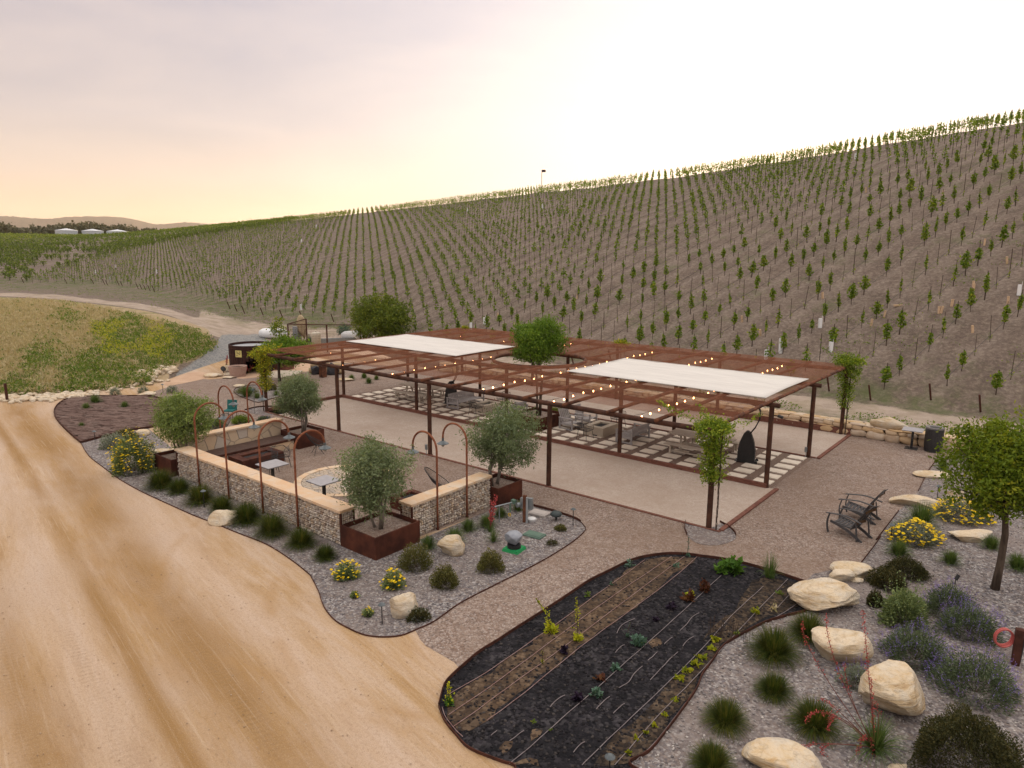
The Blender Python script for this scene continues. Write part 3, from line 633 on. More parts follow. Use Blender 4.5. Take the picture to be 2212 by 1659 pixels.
def isyoung(x, y):
    a = np.arctan2(x-CAM[0], y-CAM[1]); r = np.hypot(x-CAM[0], y-CAM[1]); A = np.arctan2(YL[:, 0]-CAM[0], YL[:, 1]-CAM[1]); Rr = np.hypot(YL[:, 0]-CAM[0], YL[:, 1]-CAM[1])
    return r < np.interp(a, A, Rr, right=1e9)
vin = ((tr > 3.0)*1.0)
hill = npobj('hillside', V, FQ, hillmat(), smooth=True, attr={'row': ('POINT', rowd), 'vines': ('POINT', vin), 'track': ('POINT', track), 'bank': ('POINT', bank), 'ramp': ('POINT', rampw), 'verge': ('POINT', verge)})
struct(hill)
# mountains and wooded rise behind the hills
def ridge(name, pts, r, thick, mat, seed, rough=.05, zb=-10):
    # a range of hills: crest line read off the skyline, body with real depth
    g2 = np.random.default_rng(seed); cr_ = cr(pts, 14); n = len(cr_); rows = 14; V = []
    for i, (u, v) in enumerate(cr_):
        a, t = az_te(u, v); zc = CAM[2]+r*t
        for k in range(rows):
            s = (k/(rows-1))*2-1; rad = r+s*thick; z = zb+(zc-zb)*max(0, 1-abs(s)**1.5)
            z += g2.normal(0, rough)*(zc-zb)*(1-abs(s)); V.append((CAM[0]+rad*sin(a), CAM[1]+rad*cos(a), z))
    V = np.array(V); ii, jj = np.meshgrid(np.arange(n-1), np.arange(rows-1), indexing='ij'); k0 = (ii*rows+jj).ravel()
    return struct(npobj(name, V, np.stack([k0, k0+1, k0+rows+1, k0+rows], 1)[:, ::-1], mat, smooth=True))
HAZE = True
MTN = simple('mountain_scrub', (.045, .042, .035), (.07, .06, .045), .02, 1.0)
ridge('mountains', [(-700, 470), (-200, 465), (0, 466), (50, 469), (105, 472), (150, 468), (225, 467), (270, 470), (310, 478), (340, 484), (400, 480), (450, 484), (520, 500), (700, 510)], 4200, 900, MTN, 3, .006)
ridge('wooded_hill', [(-900, 500), (-300, 487), (0, 488), (100, 494), (200, 493), (300, 498), (400, 505), (550, 520)], 520, 110, simple('wood_floor', (.04, .045, .025), (.06, .055, .03), .3, 1.0), 4, .02, zb=2)

# ------------------------------------------------------------------ foliage builders
def quads(P, size, aspect=1.8, up=None, drop=0.0, g2=None, bend=True):
    """diamond leaves at points P with random or given directions"""
    g2 = g2 or rng; n = len(P)
    D = g2.normal(size=(n, 3)) if up is None else up*.5+g2.normal(0, .62, (n, 3))
    D[:, 2] -= drop; D /= np.linalg.norm(D, axis=1)[:, None]
    S = np.cross(D, g2.normal(size=(n, 3))); S /= np.linalg.norm(S, axis=1)[:, None]+1e-9
    L = size*g2.uniform(.6, 1.3, n)[:, None]; w = L/aspect
    V = np.stack([P-D*L*.5, P+S*w*.5, P+D*L*.5, P-S*w*.5], 1).reshape(-1, 3)
    Fq = np.arange(4*n).reshape(n, 4); return V, Fq
def leafobj(name, P, size, mat, parent=None, aspect=1.8, up=None, drop=0., loc=None, seed=0, rn=None):
    g2 = np.random.default_rng(seed); V, Fq = quads(np.asarray(P, float), size, aspect, up, drop, g2)
    r_ = rn if rn is not None else g2.random(len(Fq))
    return npobj(name, V, Fq, mat, parent, {'rnd': ('FACE', r_)}, loc=loc)
def crown_pts(c, dims, nclump, per, cr_, seed, shell=.55, zsq=1.0, zmin=-9, nlobe=15):
    """leaf clumps gathered in uneven lobes that together fill an ellipsoid, with gaps between the lobes"""
    g2 = np.random.default_rng(seed); out = []; cl = []; tn_ = []; c = np.array(c, float); dm = np.array(dims, float)
    lob = []
    for i in range(nlobe):
        z = 1-2*(i+.5)/nlobe; a = i*2.39996+g2.normal(0, .3); q = sqrt(max(0, 1-z*z)); d = np.array([q*cos(a), q*sin(a), z])
        lob.append((d*g2.uniform(.48, .74), g2.uniform(.30, .46)))
    lob.append((np.array([0, 0, 0]), .5))
    for i in range(nclump):
        p0, r = lob[int(g2.integers(len(lob)))]; d = g2.normal(size=3); d /= np.linalg.norm(d); p = c+(p0+d*r*g2.uniform(shell, 1.0))*dm
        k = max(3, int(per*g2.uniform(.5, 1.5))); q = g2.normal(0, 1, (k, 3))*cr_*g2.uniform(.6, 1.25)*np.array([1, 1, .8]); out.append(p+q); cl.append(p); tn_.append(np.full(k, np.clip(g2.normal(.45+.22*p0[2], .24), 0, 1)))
    crown_pts.tone = np.concatenate(tn_); return np.vstack(out), cl
def tree(name, label, cat, loc, trunk_h, tr_r, cc, dims, ncl, per, crad, lsize, lmat, bmat=BARK, stems=1, seed=1, group=None, aspect=1.9, lean=(0, 0), nl=26):
    g2 = np.random.default_rng(seed); t = thing(name, label, cat, loc, 0, group)
    P, cl = crown_pts(cc, dims, ncl, per, crad, seed)
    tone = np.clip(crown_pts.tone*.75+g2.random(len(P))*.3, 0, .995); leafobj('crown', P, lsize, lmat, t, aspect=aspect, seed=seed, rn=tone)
    b = MB(); top = Vector((cc[0], cc[1], cc[2]))
    for s in range(stems):
        a = g2.uniform(0, 6.28); off_ = 0 if stems == 1 else .13
        p0 = Vector((off_*cos(a), off_*sin(a), -.03)); p1 = Vector((lean[0]*.5+off_*2*cos(a), lean[1]*.5+off_*2*sin(a), trunk_h))
        p2 = top+Vector((g2.normal(0, dims[0]*.25), g2.normal(0, dims[1]*.25), dims[2]*.2)) if stems > 1 else top
        rr_ = tr_r if stems == 1 else tr_r*g2.uniform(.6, 1)
        b.tube([p0, (p0+p1)/2+Vector((g2.normal(0, .02), g2.normal(0, .02), 0)), p1, (p1+p2)/2, p2], [rr_*1.25, rr_, rr_*.9, rr_*.6, rr_*.25], 8)
    b.build('trunk', bmat, t, smooth=True)
    bb = MB(); 
    for k in range(nl):
        q = Vector(cl[int(g2.integers(len(cl)))]); s0 = Vector((cc[0]*.6, cc[1]*.6, max(trunk_h*.9, cc[2]-dims[2]*g2.uniform(.3, .9))))
        m_ = (s0+q)/2+Vector((g2.normal(0, .08), g2.normal(0, .08), -.05)); bb.tube([s0, m_, q], [tr_r*.38, tr_r*.22, tr_r*.06], 5)
    bb.build('branches', bmat, t)
    return t
def blades(name, n, h, spread, mat, parent=None, seed=0, w=.008, droop=.35, base=.08, segs=3):
    g2 = np.random.default_rng(seed); a = g2.uniform(0, 6.283, n); lean = np.abs(g2.normal(0, 1, n))*.78+.04; lean = np.where(lean > 1.25, g2.uniform(.1, 1.2, n), lean)
    L = h*g2.uniform(.72, 1.06, n)*(1-.18*lean/1.25); d = np.stack([np.cos(a), np.sin(a)], 1); b0 = d*(base*np.sqrt(g2.random(n)))[:, None]
    side = np.stack([-d[:, 1], d[:, 0]], 1); Vs = []
    for k in range(segs+1):
        s = k/segs; out = L*s*np.sin(lean*(.5+.75*s))*spread; z = L*s*np.cos(lean*(.5+.75*s))-droop*h*s**3*np.sin(lean)*.6; ww = w*(1-s*.88)
        c = b0+d*out[:, None]; z = np.maximum(z, .01)
        Vs.append(np.concatenate([c-side*ww/2, z[:, None]], 1)); Vs.append(np.concatenate([c+side*ww/2, z[:, None]], 1))
    V = np.stack(Vs, 1).reshape(-1, 3); m = 2*(segs+1); Fq = []
    b_ = (np.arange(n)*m)[:, None]
    for k in range(segs): Fq.append(b_+np.array([2*k, 2*k+1, 2*k+3, 2*k+2]))
    Fq = np.stack(Fq, 1).reshape(-1, 4); rn = np.repeat(g2.random(n), segs)
    return npobj(name, V, Fq, mat, parent, {'rnd': ('FACE', rn)})
def dome_pts(w, d, h, n, seed, skin=.6):
    g2 = np.random.default_rng(seed); v = g2.normal(size=(n, 3)); v[:, 2] = np.abs(v[:, 2]); v /= np.linalg.norm(v, axis=1)[:, None]
    ph = g2.uniform(0, 6.28, 3); an = np.arctan2(v[:, 1], v[:, 0])
    r = g2.uniform(skin, 1.03, n)*(1+.10*np.sin(3*an+ph[0])+.08*np.sin(7*an+ph[1])+.06*np.sin(9*v[:, 2]+ph[2]))
    return v*r[:, None]*np.array([w/2, d/2, h])+np.array([0, 0, .02])
def icos(sub):
    bm = bmesh.new(); bmesh.ops.create_icosphere(bm, subdivisions=sub, radius=1); V = np.array([v.co[:] for v in bm.verts]); Fq = np.array([[v.index for v in f.verts] for f in bm.faces]); bm.free(); return V, Fq
ICO1, ICO2, ICO4 = icos(1), icos(2), icos(4)
from mathutils import noise as mnoise
def rockgeo(dims, seed, base=ICO4, cuts=9, rough=.05, flat=.0):
    g2 = np.random.default_rng(seed); V = base[0].copy(); big = len(V) > 1000
    for k in range(cuts+(5 if big else 0)):
        d = g2.normal(size=3); d /= np.linalg.norm(d); lim = g2.uniform(.52, .84); s = V@d; ov = np.maximum(s-lim, 0); V -= d[None]*ov[:, None]*.95
    N = V/np.linalg.norm(V, axis=1)[:, None]
    if big:
        o = Vector(g2.uniform(-50, 50, 3)); tilt = g2.normal(0, .25, 2)
        f = np.array([mnoise.fractal(Vector(v)*1.7+o, 1.0, 2.0, 5) for v in V]); f2 = np.array([mnoise.fractal(Vector((v[0]*1.5, v[1]*1.5, v[2]*7+v[0]*tilt[0]*7+v[1]*tilt[1]*7))+o, 1.0, 2.0, 3) for v in V])
        V += N*(f*rough*1.9+f2*rough*1.5)[:, None]
    else:
        for k in range(3):
            f = 2.2*1.9**k; ph = g2.uniform(0, 6.28, 3); dd = g2.normal(size=(3, 3)); V += N*(np.sin(V@dd[0]*f+ph[0])*np.sin(V@dd[1]*f+ph[1]))[:, None]*rough/(1.5**k)
    if cuts == 3 and big:
        C_ = ICO4[0]/np.abs(ICO4[0]).max(1)[:, None]; V = C_*.80+ICO4[0]*.09+N*((f*.05+f2*.04)[:, None])
    if flat: V[:, 2] = np.where(V[:, 2] > flat, flat+(V[:, 2]-flat)*.18, V[:, 2])
    V = V*np.array(dims)/2/.85; return V, base[1]
def rock(label, loc, dims, seed, rz=0, flat=0, name='boulder', cat='boulder', group=None, sink=.18, mat=ROCK, parent=None, cuts=9):
    V, Fq = rockgeo(dims, seed, flat=flat, cuts=cuts); o = npobj(name, V, Fq, mat, parent, smooth=True); me = o.data
    o.location = (loc[0], loc[1], loc[2]+dims[2]*(.5-sink)); o.rotation_euler = (0, 0, rz)
    try: me.set_sharp_from_angle(angle=R(32))
    except Exception: pass
    if label: tag(o, label, cat, group)
    return o

# ------------------------------------------------------------------ vineyard
ONES = ['', 'first', 'second', 'third', 'fourth', 'fifth', 'sixth', 'seventh', 'eighth', 'ninth', 'tenth', 'eleventh', 'twelfth', 'thirteenth', 'fourteenth', 'fifteenth', 'sixteenth', 'seventeenth', 'eighteenth', 'nineteenth']
def ordn(k):
    if k < 20: return ONES[k]
    T = {2: 'twenti', 3: 'thirti', 4: 'forti', 5: 'fifti', 6: 'sixti', 7: 'seventi', 8: 'eighti', 9: 'nineti'}
    if k >= 100: return 'hundred and '+ordn(k-100) if k > 100 else 'hundredth'
    return T[k//10]+'eth' if k % 10 == 0 else T[k//10][:-1]+'y-'+ONES[k % 10]
def vine_proto(kind, seed):
    g2 = np.random.default_rng(seed); h = 1.5*g2.uniform(.94, 1.04)
    t = thing('grapevine', '', 'grapevine')
    m = MB(); m.tube([(0, 0, -.1), (0, 0, h)], .018, 4); m.build('stake', STEM, t)
    if kind == 'bare':
        P = np.array([0, 0, .3])+g2.normal(0, 1, (14, 3))*np.array([.05, .05, .16]); leafobj('foliage', P, .11, VINEL, t, seed=seed)
        return t
    lo, hi, wd, n = {'full': (.38, 1.36, .17, 150), 'slim': (.40, 1.42, .12, 110), 'low': (.36, 1.0, .15, 90), 'big': (.36, 1.45, .23, 210), 'sparse': (.3, 1.3, .10, 55)}[kind]
    MB().tube([(.03, 0, -.05), (.02, .01, .3), (0, 0, lo+.1)], .017, 5).build('trunk', BARK, t)
    z = g2.beta(1.6, 1.9, n); a = g2.uniform(0, 6.28, n); r = wd*np.sqrt(g2.random(n))*np.clip(.35+.95*np.sin(np.pi*z**.75), .2, 1.2)*(1-.3*z)*(1+.35*np.sin(a*2+z*9+seed))+wd*.35*np.abs(g2.normal(0, 1, n))*(g2.random(n) < .18)
    P = np.stack([r*np.cos(a), r*np.sin(a), lo+(hi-lo)*z], 1); leafobj('foliage', P, .15, VINEL, t, aspect=1.25, seed=seed)
    return t
kinds = ['full', 'slim', 'low', 'big', 'sparse', 'bare', 'full', 'slim', 'big', 'bare']
protos = [vine_proto(k, 100+i) for i, k in enumerate(kinds)]
LAB2 = {'full': 'leafy young vine', 'slim': 'slender young vine', 'low': 'short young vine', 'big': 'bushy young vine', 'sparse': 'thin young vine', 'bare': 'nearly bare vine stake'}
LAB = {'full': 'young grapevine with a leafy spindle of green tied to its stake', 'slim': 'young grapevine with a slender column of leaves on its stake', 'low': 'short young grapevine whose leaves stop below the top of its stake',
       'big': 'bushy young grapevine with the widest leaf cone on the slope', 'sparse': 'thin young grapevine with few leaves along its stake', 'bare': 'almost bare stake with a wisp of vine leaves near the ground'}
toeA = np.stack([CAM[0]+TR3*np.sin(AZ), CAM[1]+TR3*np.cos(AZ)], 1)
spots = []; g3 = np.random.default_rng(11)
for i in range(-260, 260):
    for j in range(-120, 60):
        p = q0[:2]+LA*i+LB*j; dx, dy = p[0]-CAM[0], p[1]-CAM[1]; a = atan2(dx, dy); r = sqrt(dx*dx+dy*dy)
        if a < AZ[0]+.02 or a > AZ[-1]-.02: continue
        r3 = np.interp(a, AZ, TR3); r4 = np.interp(a, AZ, TR4)
        if r < r3+.5 or r > r4+4.5: continue
        if not isyoung(*p): continue
        z = tz(*p); u, v = proj((p[0], p[1], z+.7)); 
        if u < -30 or u > 2250: continue
        spots.append((dep((p[0], p[1], z)), p[0], p[1], z, i, j, u, v))
spots.sort(); print('VINES', len(spots))
wts = np.array([.17, .17, .11, .12, .12, .08, .09, .06, .04, .04]); wts /= wts.sum()
stV, stF, stR, so_ = [], [], [], 0; skV, skF = [], []
js = {}
for q in spots: js.setdefault(q[5], []).append(q)
jrank = {}; 
for n_, j in enumerate(sorted(js, key=lambda j: -max(q[6]-.6*q[7]*-1 for q in js[j]))): jrank[j] = n_+1
pos = {}
for j, L in js.items():
    for n_, q in enumerate(sorted(L, key=lambda q: -q[7])): pos[(q[4], j)] = n_+1
nind = 0; tubes = []; cartons = []
for d, x, y, z, i, j, u, v in spots:
    if g3.random() < .03: continue
    # nearer the foot of the right-hand slope more vines failed: bare stakes and cartons
    edge = (d < 62) and (u > 1250)
    k = int(g3.choice(len(protos), p=wts))
    if edge and g3.random() < .18: k = 5
    rz = g3.uniform(0, 6.28); s = g3.uniform(.88, 1.1); x += g3.normal(0, .04); y += g3.normal(0, .04)
    hidden = (u > 600 and v > 745) and u < 1800
    if kinds[k] == 'bare' and g3.random() < .5: cartons.append((x, y, z, u, v))
    if nind < 290 and not hidden:
        q = dup(protos[k], (x, y, z), rz, s, group='young staked vines on the hillside: '+kinds[k]); q['label'] = '%s, %s from the foot in the %s vine row from the right' % (LAB2[kinds[k]], ordn(pos[(i, j)]), ordn(jrank[j])); q.rotation_euler = (g3.normal(0, .035), g3.normal(0, .035), rz); q.scale = (s*g3.uniform(.75, 1.25), s*g3.uniform(.75, 1.25), s*g3.uniform(.85, 1.08)); nind += 1
        continue
    n = 70 if kinds[k] in ('full', 'big') else (38 if kinds[k] != 'bare' else 6); 
    if d > 90: n = int(n*(.5 if d < 125 else .36))
    big_ = 1.12 if d > 90 else 1.05
    hh = 1.5*s; zz = g3.beta(1.6, 1.9, n); a = g3.uniform(0, 6.28, n); wd = {'full': .19, 'big': .25, 'slim': .13, 'low': .16, 'sparse': .10, 'bare': .05}[kinds[k]]
    r = wd*np.sqrt(g3.random(n))*np.clip(.35+.95*np.sin(np.pi*zz**.75), .2, 1.2)*(1-.3*zz)*1.1; P = np.stack([x+r*np.cos(a), y+r*np.sin(a), z+.38+1.05*zz*s], 1)
    Vq, Fq = quads(P, .16*big_, 1.25, g2=g3); stV.append(Vq); stF.append(Fq+so_); so_ += len(Vq); stR.append(g3.random(len(Fq)))
    skV.append(np.array([(x-.019, y, z-.1), (x+.019, y, z-.1), (x+.019, y, z+hh), (x-.019, y, z+hh), (x, y-.019, z-.1), (x, y+.019, z-.1), (x, y+.019, z+hh), (x, y-.019, z+hh)]))
for pr in protos:
    for ch in list(pr.children): bpy.data.objects.remove(ch)
    bpy.data.objects.remove(pr)
yv = thing('young_vineyard', 'rows of small staked vines covering the hill up to its crest', 'vineyard'); yv['kind'] = 'stuff'
o = npobj('foliage', np.vstack(stV), np.vstack(stF), VINEL, yv, {'rnd': ('FACE', np.concatenate(stR))})
SK = np.vstack(skV); npobj('stakes', SK, np.arange(len(SK)).reshape(-1, 4), STEM, yv)
# drip lines along the rows
rows = {}
for d, x, y, z, i, j, u, v in spots: rows.setdefault(j, []).append((i, x, y, z))
DRIP = simple('black_drip_line', (.03, .03, .032), None, 3, .6)
ends = []
for j, L in rows.items():
    L.sort(); i0, i1 = L[0], L[-1]; p = [np.array([q[1], q[2], q[3]+.38]) for q in L]
    near = min(np.hypot(q[1]-CAM[0], q[2]-CAM[1]) for q in L)
    for e, nx_ in ((p[0], p[min(1, len(p)-1)]), (p[-1], p[-2] if len(p) > 1 else p[-1])):
        r = np.hypot(e[0]-CAM[0], e[1]-CAM[1]); a = atan2(e[0]-CAM[0], e[1]-CAM[1])
        if r < np.interp(a, AZ, TR3)+2.6: ends.append((e, e-nx_))
    if near < 75:
        m = MB(); m.tube(p[::2] if len(p) > 4 else p, .011, 3, caps=False); o = m.build('drip_line', DRIP); tag(o, 'thin black irrigation line strung along the %s vine row from the right' % ordn(jrank[j]), 'irrigation line', 'drip lines along the vine rows')
ne = 0
ends.sort(key=lambda q: -proj(q[0])[0])
for e, dr in ends:
    dr = np.array([dr[0], dr[1], 0.]); L = np.linalg.norm(dr)
    if L < .1: continue
    dr /= L; bx, by = e[0]+dr[0]*1.1, e[1]+dr[1]*1.1; z = tz(bx, by)
    m = MB().tube([(0, 0, -.1), (dr[0]*.30, dr[1]*.30, .85)], .05, 6); o = m.build('end_post', RUSTD, loc=(bx, by, z)); tag(o, 'short rusty leaning end post, %s from the right at the foot of the vineyard' % ordn(ne+1), 'post', 'leaning end posts at the foot of the vineyard'); ne += 1
print('ENDS', ne)
# white grow tubes and cream cartons, read off the photo
wt_ = [(9, 2175, 1300), (9, 833, 1530), (9, 910, 1655), (9, 568, 1655), (21, 1667, 1400), (21, 1815, 1650), (22, 455, 1352), (22, 275, 1410), (4, 684, 65), (10, 1173, 440), (10, 668, 462), (8, 2033, 765), (8, 2137, 210), (8, 2036, 310), (8, 1058, 517), (8, 780, 484), (8, 742, 560), (8, 645, 520), (9, 1072, 383), (6, 1947, 222), (6, 1363, 295), (6, 1493, 228)]
wl = ['white grow tube at the far right edge of the slope', 'white grow tube low on the slope beside a carton', 'white grow tube behind the right shade cloth', 'white grow tube left of the other behind the right shade cloth']
seenp = []
wt_.sort(key=lambda q: PX(*q)[0])
for i, a in enumerate(wt_):
    x, y, z = hit(*a); 
    if any(abs(x-p[0])+abs(y-p[1]) < .6 for p in seenp): continue
    seenp.append((x, y)); m = MB().box((0, 0, .27), (.17, .17, .6)); m.box((0, 0, .575), (.13, .13, .02)); m.tube([(.1, 0, 0), (.1, 0, .75)], .012, 4)
    o = m.build('grow_tube', WHITE, loc=(x, y, z), rz=rng.uniform(0, 1)); tag(o, 'white plastic grow tube on the slope, %s white tube counted from the left' % ordn(len(seenp)), 'grow tube', 'white grow tubes on the vineyard slope')
CART = simple('milk_carton', (.58, .42, .28), (.50, .36, .24), 6, .8)
ct = [(23, 145, 1380), (23, 320, 1270), (23, 1058, 1225), (23, 1235, 1105), (23, 1527, 890), (23, 1990, 1080), (23, 1515, 1465), (23, 1980, 540), (23, 1673, 290), (21, 617, 1330), (21, 862, 1510), (21, 1705, 1000), (22, 857, 1380), (22, 638, 1255), (22, 1705, 1010), (9, 853, 1330), (9, 1145, 610), (9, 1663, 640), (9, 1870, 1270), (9, 1650, 1440), (9, 1720, 1380), (8, 1840, 700), (8, 1548, 550+60)]
ct.sort(key=lambda q: -PX(*q)[0])
for ic, a in enumerate(ct):
    x, y, z = hit(*a); m = MB().box((0, 0, .2), (.10, .10, .42)); m.prism([(-.05, -.05), (.05, -.05), (.05, .05), (-.05, .05)], .41, .43)
    o = m.build('vine_carton', CART, loc=(x, y, z)); o.rotation_euler = (rng.normal(0, .06), rng.normal(0, .1), rng.uniform(0, 1.5)); tag(o, 'upright cream paper carton beside a stake, %s carton counted from the right' % ordn(ic+1), 'carton', 'cream cartons round new vines')
x, y, z = hit(23, 510, 1105); o = MB().box((0, 0, .06), (.12, .5, .11)).build('vine_carton', CART, loc=(x, y, z), rz=-.9); tag(o, 'cream carton lying flat on its side on the slope', 'carton')

# mature vines on the far left slopes
def mature(seed):
    g2 = np.random.default_rng(seed); n = 90; a = g2.uniform(0, 6.28, n); P = np.stack([g2.normal(0, .40, n), g2.normal(0, .24, n), .85+g2.normal(0, .26, n)+.15*np.sin(a)], 1)
    t = thing('mature_grapevine', 'broad bushy mature grapevine in its row on the far left slope', 'grapevine'); leafobj('foliage', P, .30, FARV, t, aspect=1.3, seed=seed)
    MB().tube([(0, 0, -.1), (.03, 0, .4), (0, 0, .85)], .05, 5).build('trunk', BARK, t); return t
mps = [mature(s) for s in (1, 2, 3)]; rowdir = np.array([cos(R(118)), sin(R(118))]); rown = np.array([-rowdir[1], rowdir[0]])
yc = np.array([-95., 95.]); far = []
pathpts = [hit(8, *p)[:2] for p in [(385, 500), (430, 450), (480, 400), (540, 355), (640, 325), (760, 290)]]
for i in range(-140, 140):
    for j in range(-90, 90):
        p = yc+rowdir*i*2.2+rown*j*3.4+g3.normal(0, .12, 2); dx, dy = p-CAM[:2]; a = atan2(dx, dy); r = sqrt(dx*dx+dy*dy)
        if a < AZ[0]+.02 or a > az_te(1000, 450)[0]: continue
        if r < np.interp(a, AZ, TR3)+2 or r > np.interp(a, AZ, TR4)+6 or isyoung(*p): continue
        if min(np.hypot(p[0]-q[0], p[1]-q[1]) for q in pathpts) < 4.0+r*.008: continue
        z = tz(*p); u, v = proj((p[0], p[1], z))
        if u < -20 or u > 1100: continue
        far.append((r, p[0], p[1], z))
far.sort(); print('MATURE', len(far)); mV, mF, mR, mo = [], [], [], 0
for c_, (r, x, y, z) in enumerate(far):
    if g3.random() < .04: continue
    if c_ < 300: dup(mps[c_ % 3], (x, y, z), atan2(rowdir[1], rowdir[0])+g3.normal(0, .1), g3.uniform(.85, 1.15), group='mature vines on the far left slope'); continue
    n = 30 if r < 220 else 20; P = np.stack([g3.normal(0, .36, n), g3.normal(0, .24, n), .8+g3.normal(0, .2, n)], 1)
    P = np.stack([x+P[:, 0]*rowdir[0]-P[:, 1]*rowdir[1], y+P[:, 0]*rowdir[1]+P[:, 1]*rowdir[0], z+P[:, 2]], 1)
    Vq, Fq = quads(P, .42, 1.3, g2=g3); mV.append(Vq); mF.append(Fq+mo); mo += len(Vq); mR.append(g3.random(n))
for pr in mps:
    for ch in list(pr.children): bpy.data.objects.remove(ch)
    bpy.data.objects.remove(pr)
if mV:
    o = npobj('mature_vineyard', np.vstack(mV), np.vstack(mF), FARV, None, {'rnd': ('FACE', np.concatenate(mR))}); tag(o, 'dense rows of mature green vines on the distant slopes at left', 'vineyard', kind='stuff')

# three water tanks, trees of the wooded rise
TANK = simple('tank_steel', (.50, .54, .58), (.40, .44, .48), 3, .5, .2, stretch=(8, 8, .3))
tls = ['leftmost of the three pale steel water tanks below the wooded rise', 'middle of the three pale steel water tanks below the wooded rise', 'rightmost and lowest-set of the three pale steel water tanks']
for i, (u0, u1, vb, vt) in enumerate([(124, 166, 513, 502), (181, 222, 514, 503), (234, 276, 513, 504)]):
    a, t_ = az_te((u0+u1)/2, vb); r = 338; x, y = CAM[0]+r*sin(a), CAM[1]+r*cos(a); d = dep((x, y, 12)); w = (u1-u0)*d/F/2; zb = CAM[2]+r*t_; h = (vb-vt)*d/F+.6
    t = thing('water_tank', tls[i], 'tank', (x, y, zb-1.2)); MB().lathe([(w, 0), (w, h+1.2)], 40).build('wall', TANK, t); MB().lathe([(w*1.02, 0), (w*1.02, .15), (0.01, .95)], 40).build('roof', simple('tank_roof', (.62, .66, .70), None, 2, .5), t, loc=(0, 0, h+1.2))
g4 = np.random.default_rng(5); wV, wF, wR, wo_ = [], [], [], 0
for k in range(200):
    u = g4.uniform(-80, 420); r = g4.uniform(400, 520); a, t_ = az_te(u, 500)
    top = np.interp(u, [-80, 0, 30, 60, 100, 150, 195, 230, 260, 300, 330, 345, 420], [478, 480, 484, 490, 486, 481, 480, 486, 484, 493, 492, 500, 505])+g4.uniform(0, 12)
    a, t_ = az_te(u, top); x, y = CAM[0]+r*sin(a), CAM[1]+r*cos(a); zt = CAM[2]+r*t_; w = g4.uniform(3.0, 6.5); h = g4.uniform(5, 8)
    P, _ = crown_pts((x, y, zt-h/2), (w, w, h/2), 22, 9, 1.0, 900+k, .3); Vq, Fq = quads(P, 1.5, 1.2, g2=g4); wV.append(Vq); wF.append(Fq+wo_); wo_ += len(Vq); wR.append(g4.random(len(Fq)))
o = npobj('oak_wood', np.vstack(wV), np.vstack(wF), FARW, None, {'rnd': ('FACE', np.concatenate(wR))}); tag(o, 'dark oak wood on the rise behind the water tanks', 'wood', kind='stuff')
# flag on a pole at the crest
x, y, z = hit(10, 1167, 345); u, v = proj((x, y, z)); zt = HZ(x, y, (350+178/2.765)*.8848, z)
t = thing('flag', 'small dark flag on a thin pole standing on the crest of the vineyard', 'flag', (x, y, z)); MB().tube([(0, 0, 0), (0, 0, zt-z)], .05, 6).build('pole', STEM, t)
fw = 10*dep((x, y, z))/2.765*.8848*2.6/F; m = MB(); n_ = 10; hs = fw*.62
Vf = [(k/n_*fw, .05*sin(k*.9), zt-z-(0 if e else hs)) for k in range(n_+1) for e in (0, 1)]; MB().add(Vf, [(2*k, 2*k+2, 2*k+3, 2*k+1) for k in range(n_)]).build('banner', simple('flag_cloth', (.05, .035, .04), (.07, .03, .04), 3, .8), t, rz=.65)

# wild growth on the bank
g5 = np.random.default_rng(21)
def scatter(name, n, test, mat, size, aspect, hgt, label, cat, up=(0, 0, 1.6), per=7, zs=.5):
    PP = []; cnt = 0; tries = 0
    while cnt < n and tries < n*30:
        tries += 1; u, v = g5.uniform(-60, 1000), g5.uniform(600, 870)
        if not test(u, v): continue
        p = hit('D', u, v); q = np.array(p)+g5.normal(0, 1, (per, 3))*np.array([.16, .16, 0])+np.array([0, 0, 1])*g5.uniform(0, hgt, per)[:, None]; PP.append(q); cnt += 1
    P = np.vstack(PP); Vq, Fq = quads(P, size, aspect, np.array(up), g2=g5); o = npobj(name, Vq, Fq, mat, None, {'rnd': ('FACE', g5.random(len(Fq)))}); tag(o, label, cat, kind='stuff'); return o
bankp = [(-60, 650), (60, 648), (140, 652), (260, 675), (350, 695), (440, 722), (466, 742), (462, 758), (420, 778), (345, 800), (320, 830), (200, 846), (60, 852), (-60, 858)]
def inp(u, v, poly): return bool(inpoly(np.array([u]), np.array([v]), poly)[0])
gf_ = lambda u, v: .5+.5*np.tanh(((u-190)*.012+(v-735)*.018)+1.1*sin(u*.045+v*.03)+.8*sin(u*.02-v*.06+2))      # greener towards the lower right
scatter('dry_grass', 7600, lambda u, v: inp(u, v, bankp) and g5.random() > .72*gf_(u, v), DRYG, .34, 8, .28, 'straw-coloured dry grass over the bank at left', 'grass', per=9)
scatter('weeds', 3600, lambda u, v: inp(u, v, bankp) and g5.random() < gf_(u, v)*.9+.04, WEED, .20, 2.4, .32, 'green weeds growing on the lower right of the bank at left', 'weeds', per=9)
scatter('mustard_flowers', 480, lambda u, v: inp(u, v, [(190, 700), (330, 700), (400, 745), (380, 775), (300, 790), (220, 770)]) and sin(u*.06)+sin(v*.09+u*.03) > -.2, leafmat('mustard', (.26, .30, .04), (.42, .42, .05), None, .3), .12, 1.2, .45, 'yellow mustard flowers over the green part of the bank', 'flowers', per=10)
scatter('ground_weeds', 900, lambda u, v: (v > np.interp(u, [0, 200, 430, 650, 900], [600, 605, 640, 685, 700])) and v < np.interp(u, [0, 200, 430, 650, 900], [628, 640, 680, 712, 715]) and g5.random() < .6, WEED, .10, 2, .10, 'low green weeds between the dirt track and the vines', 'weeds', per=8)
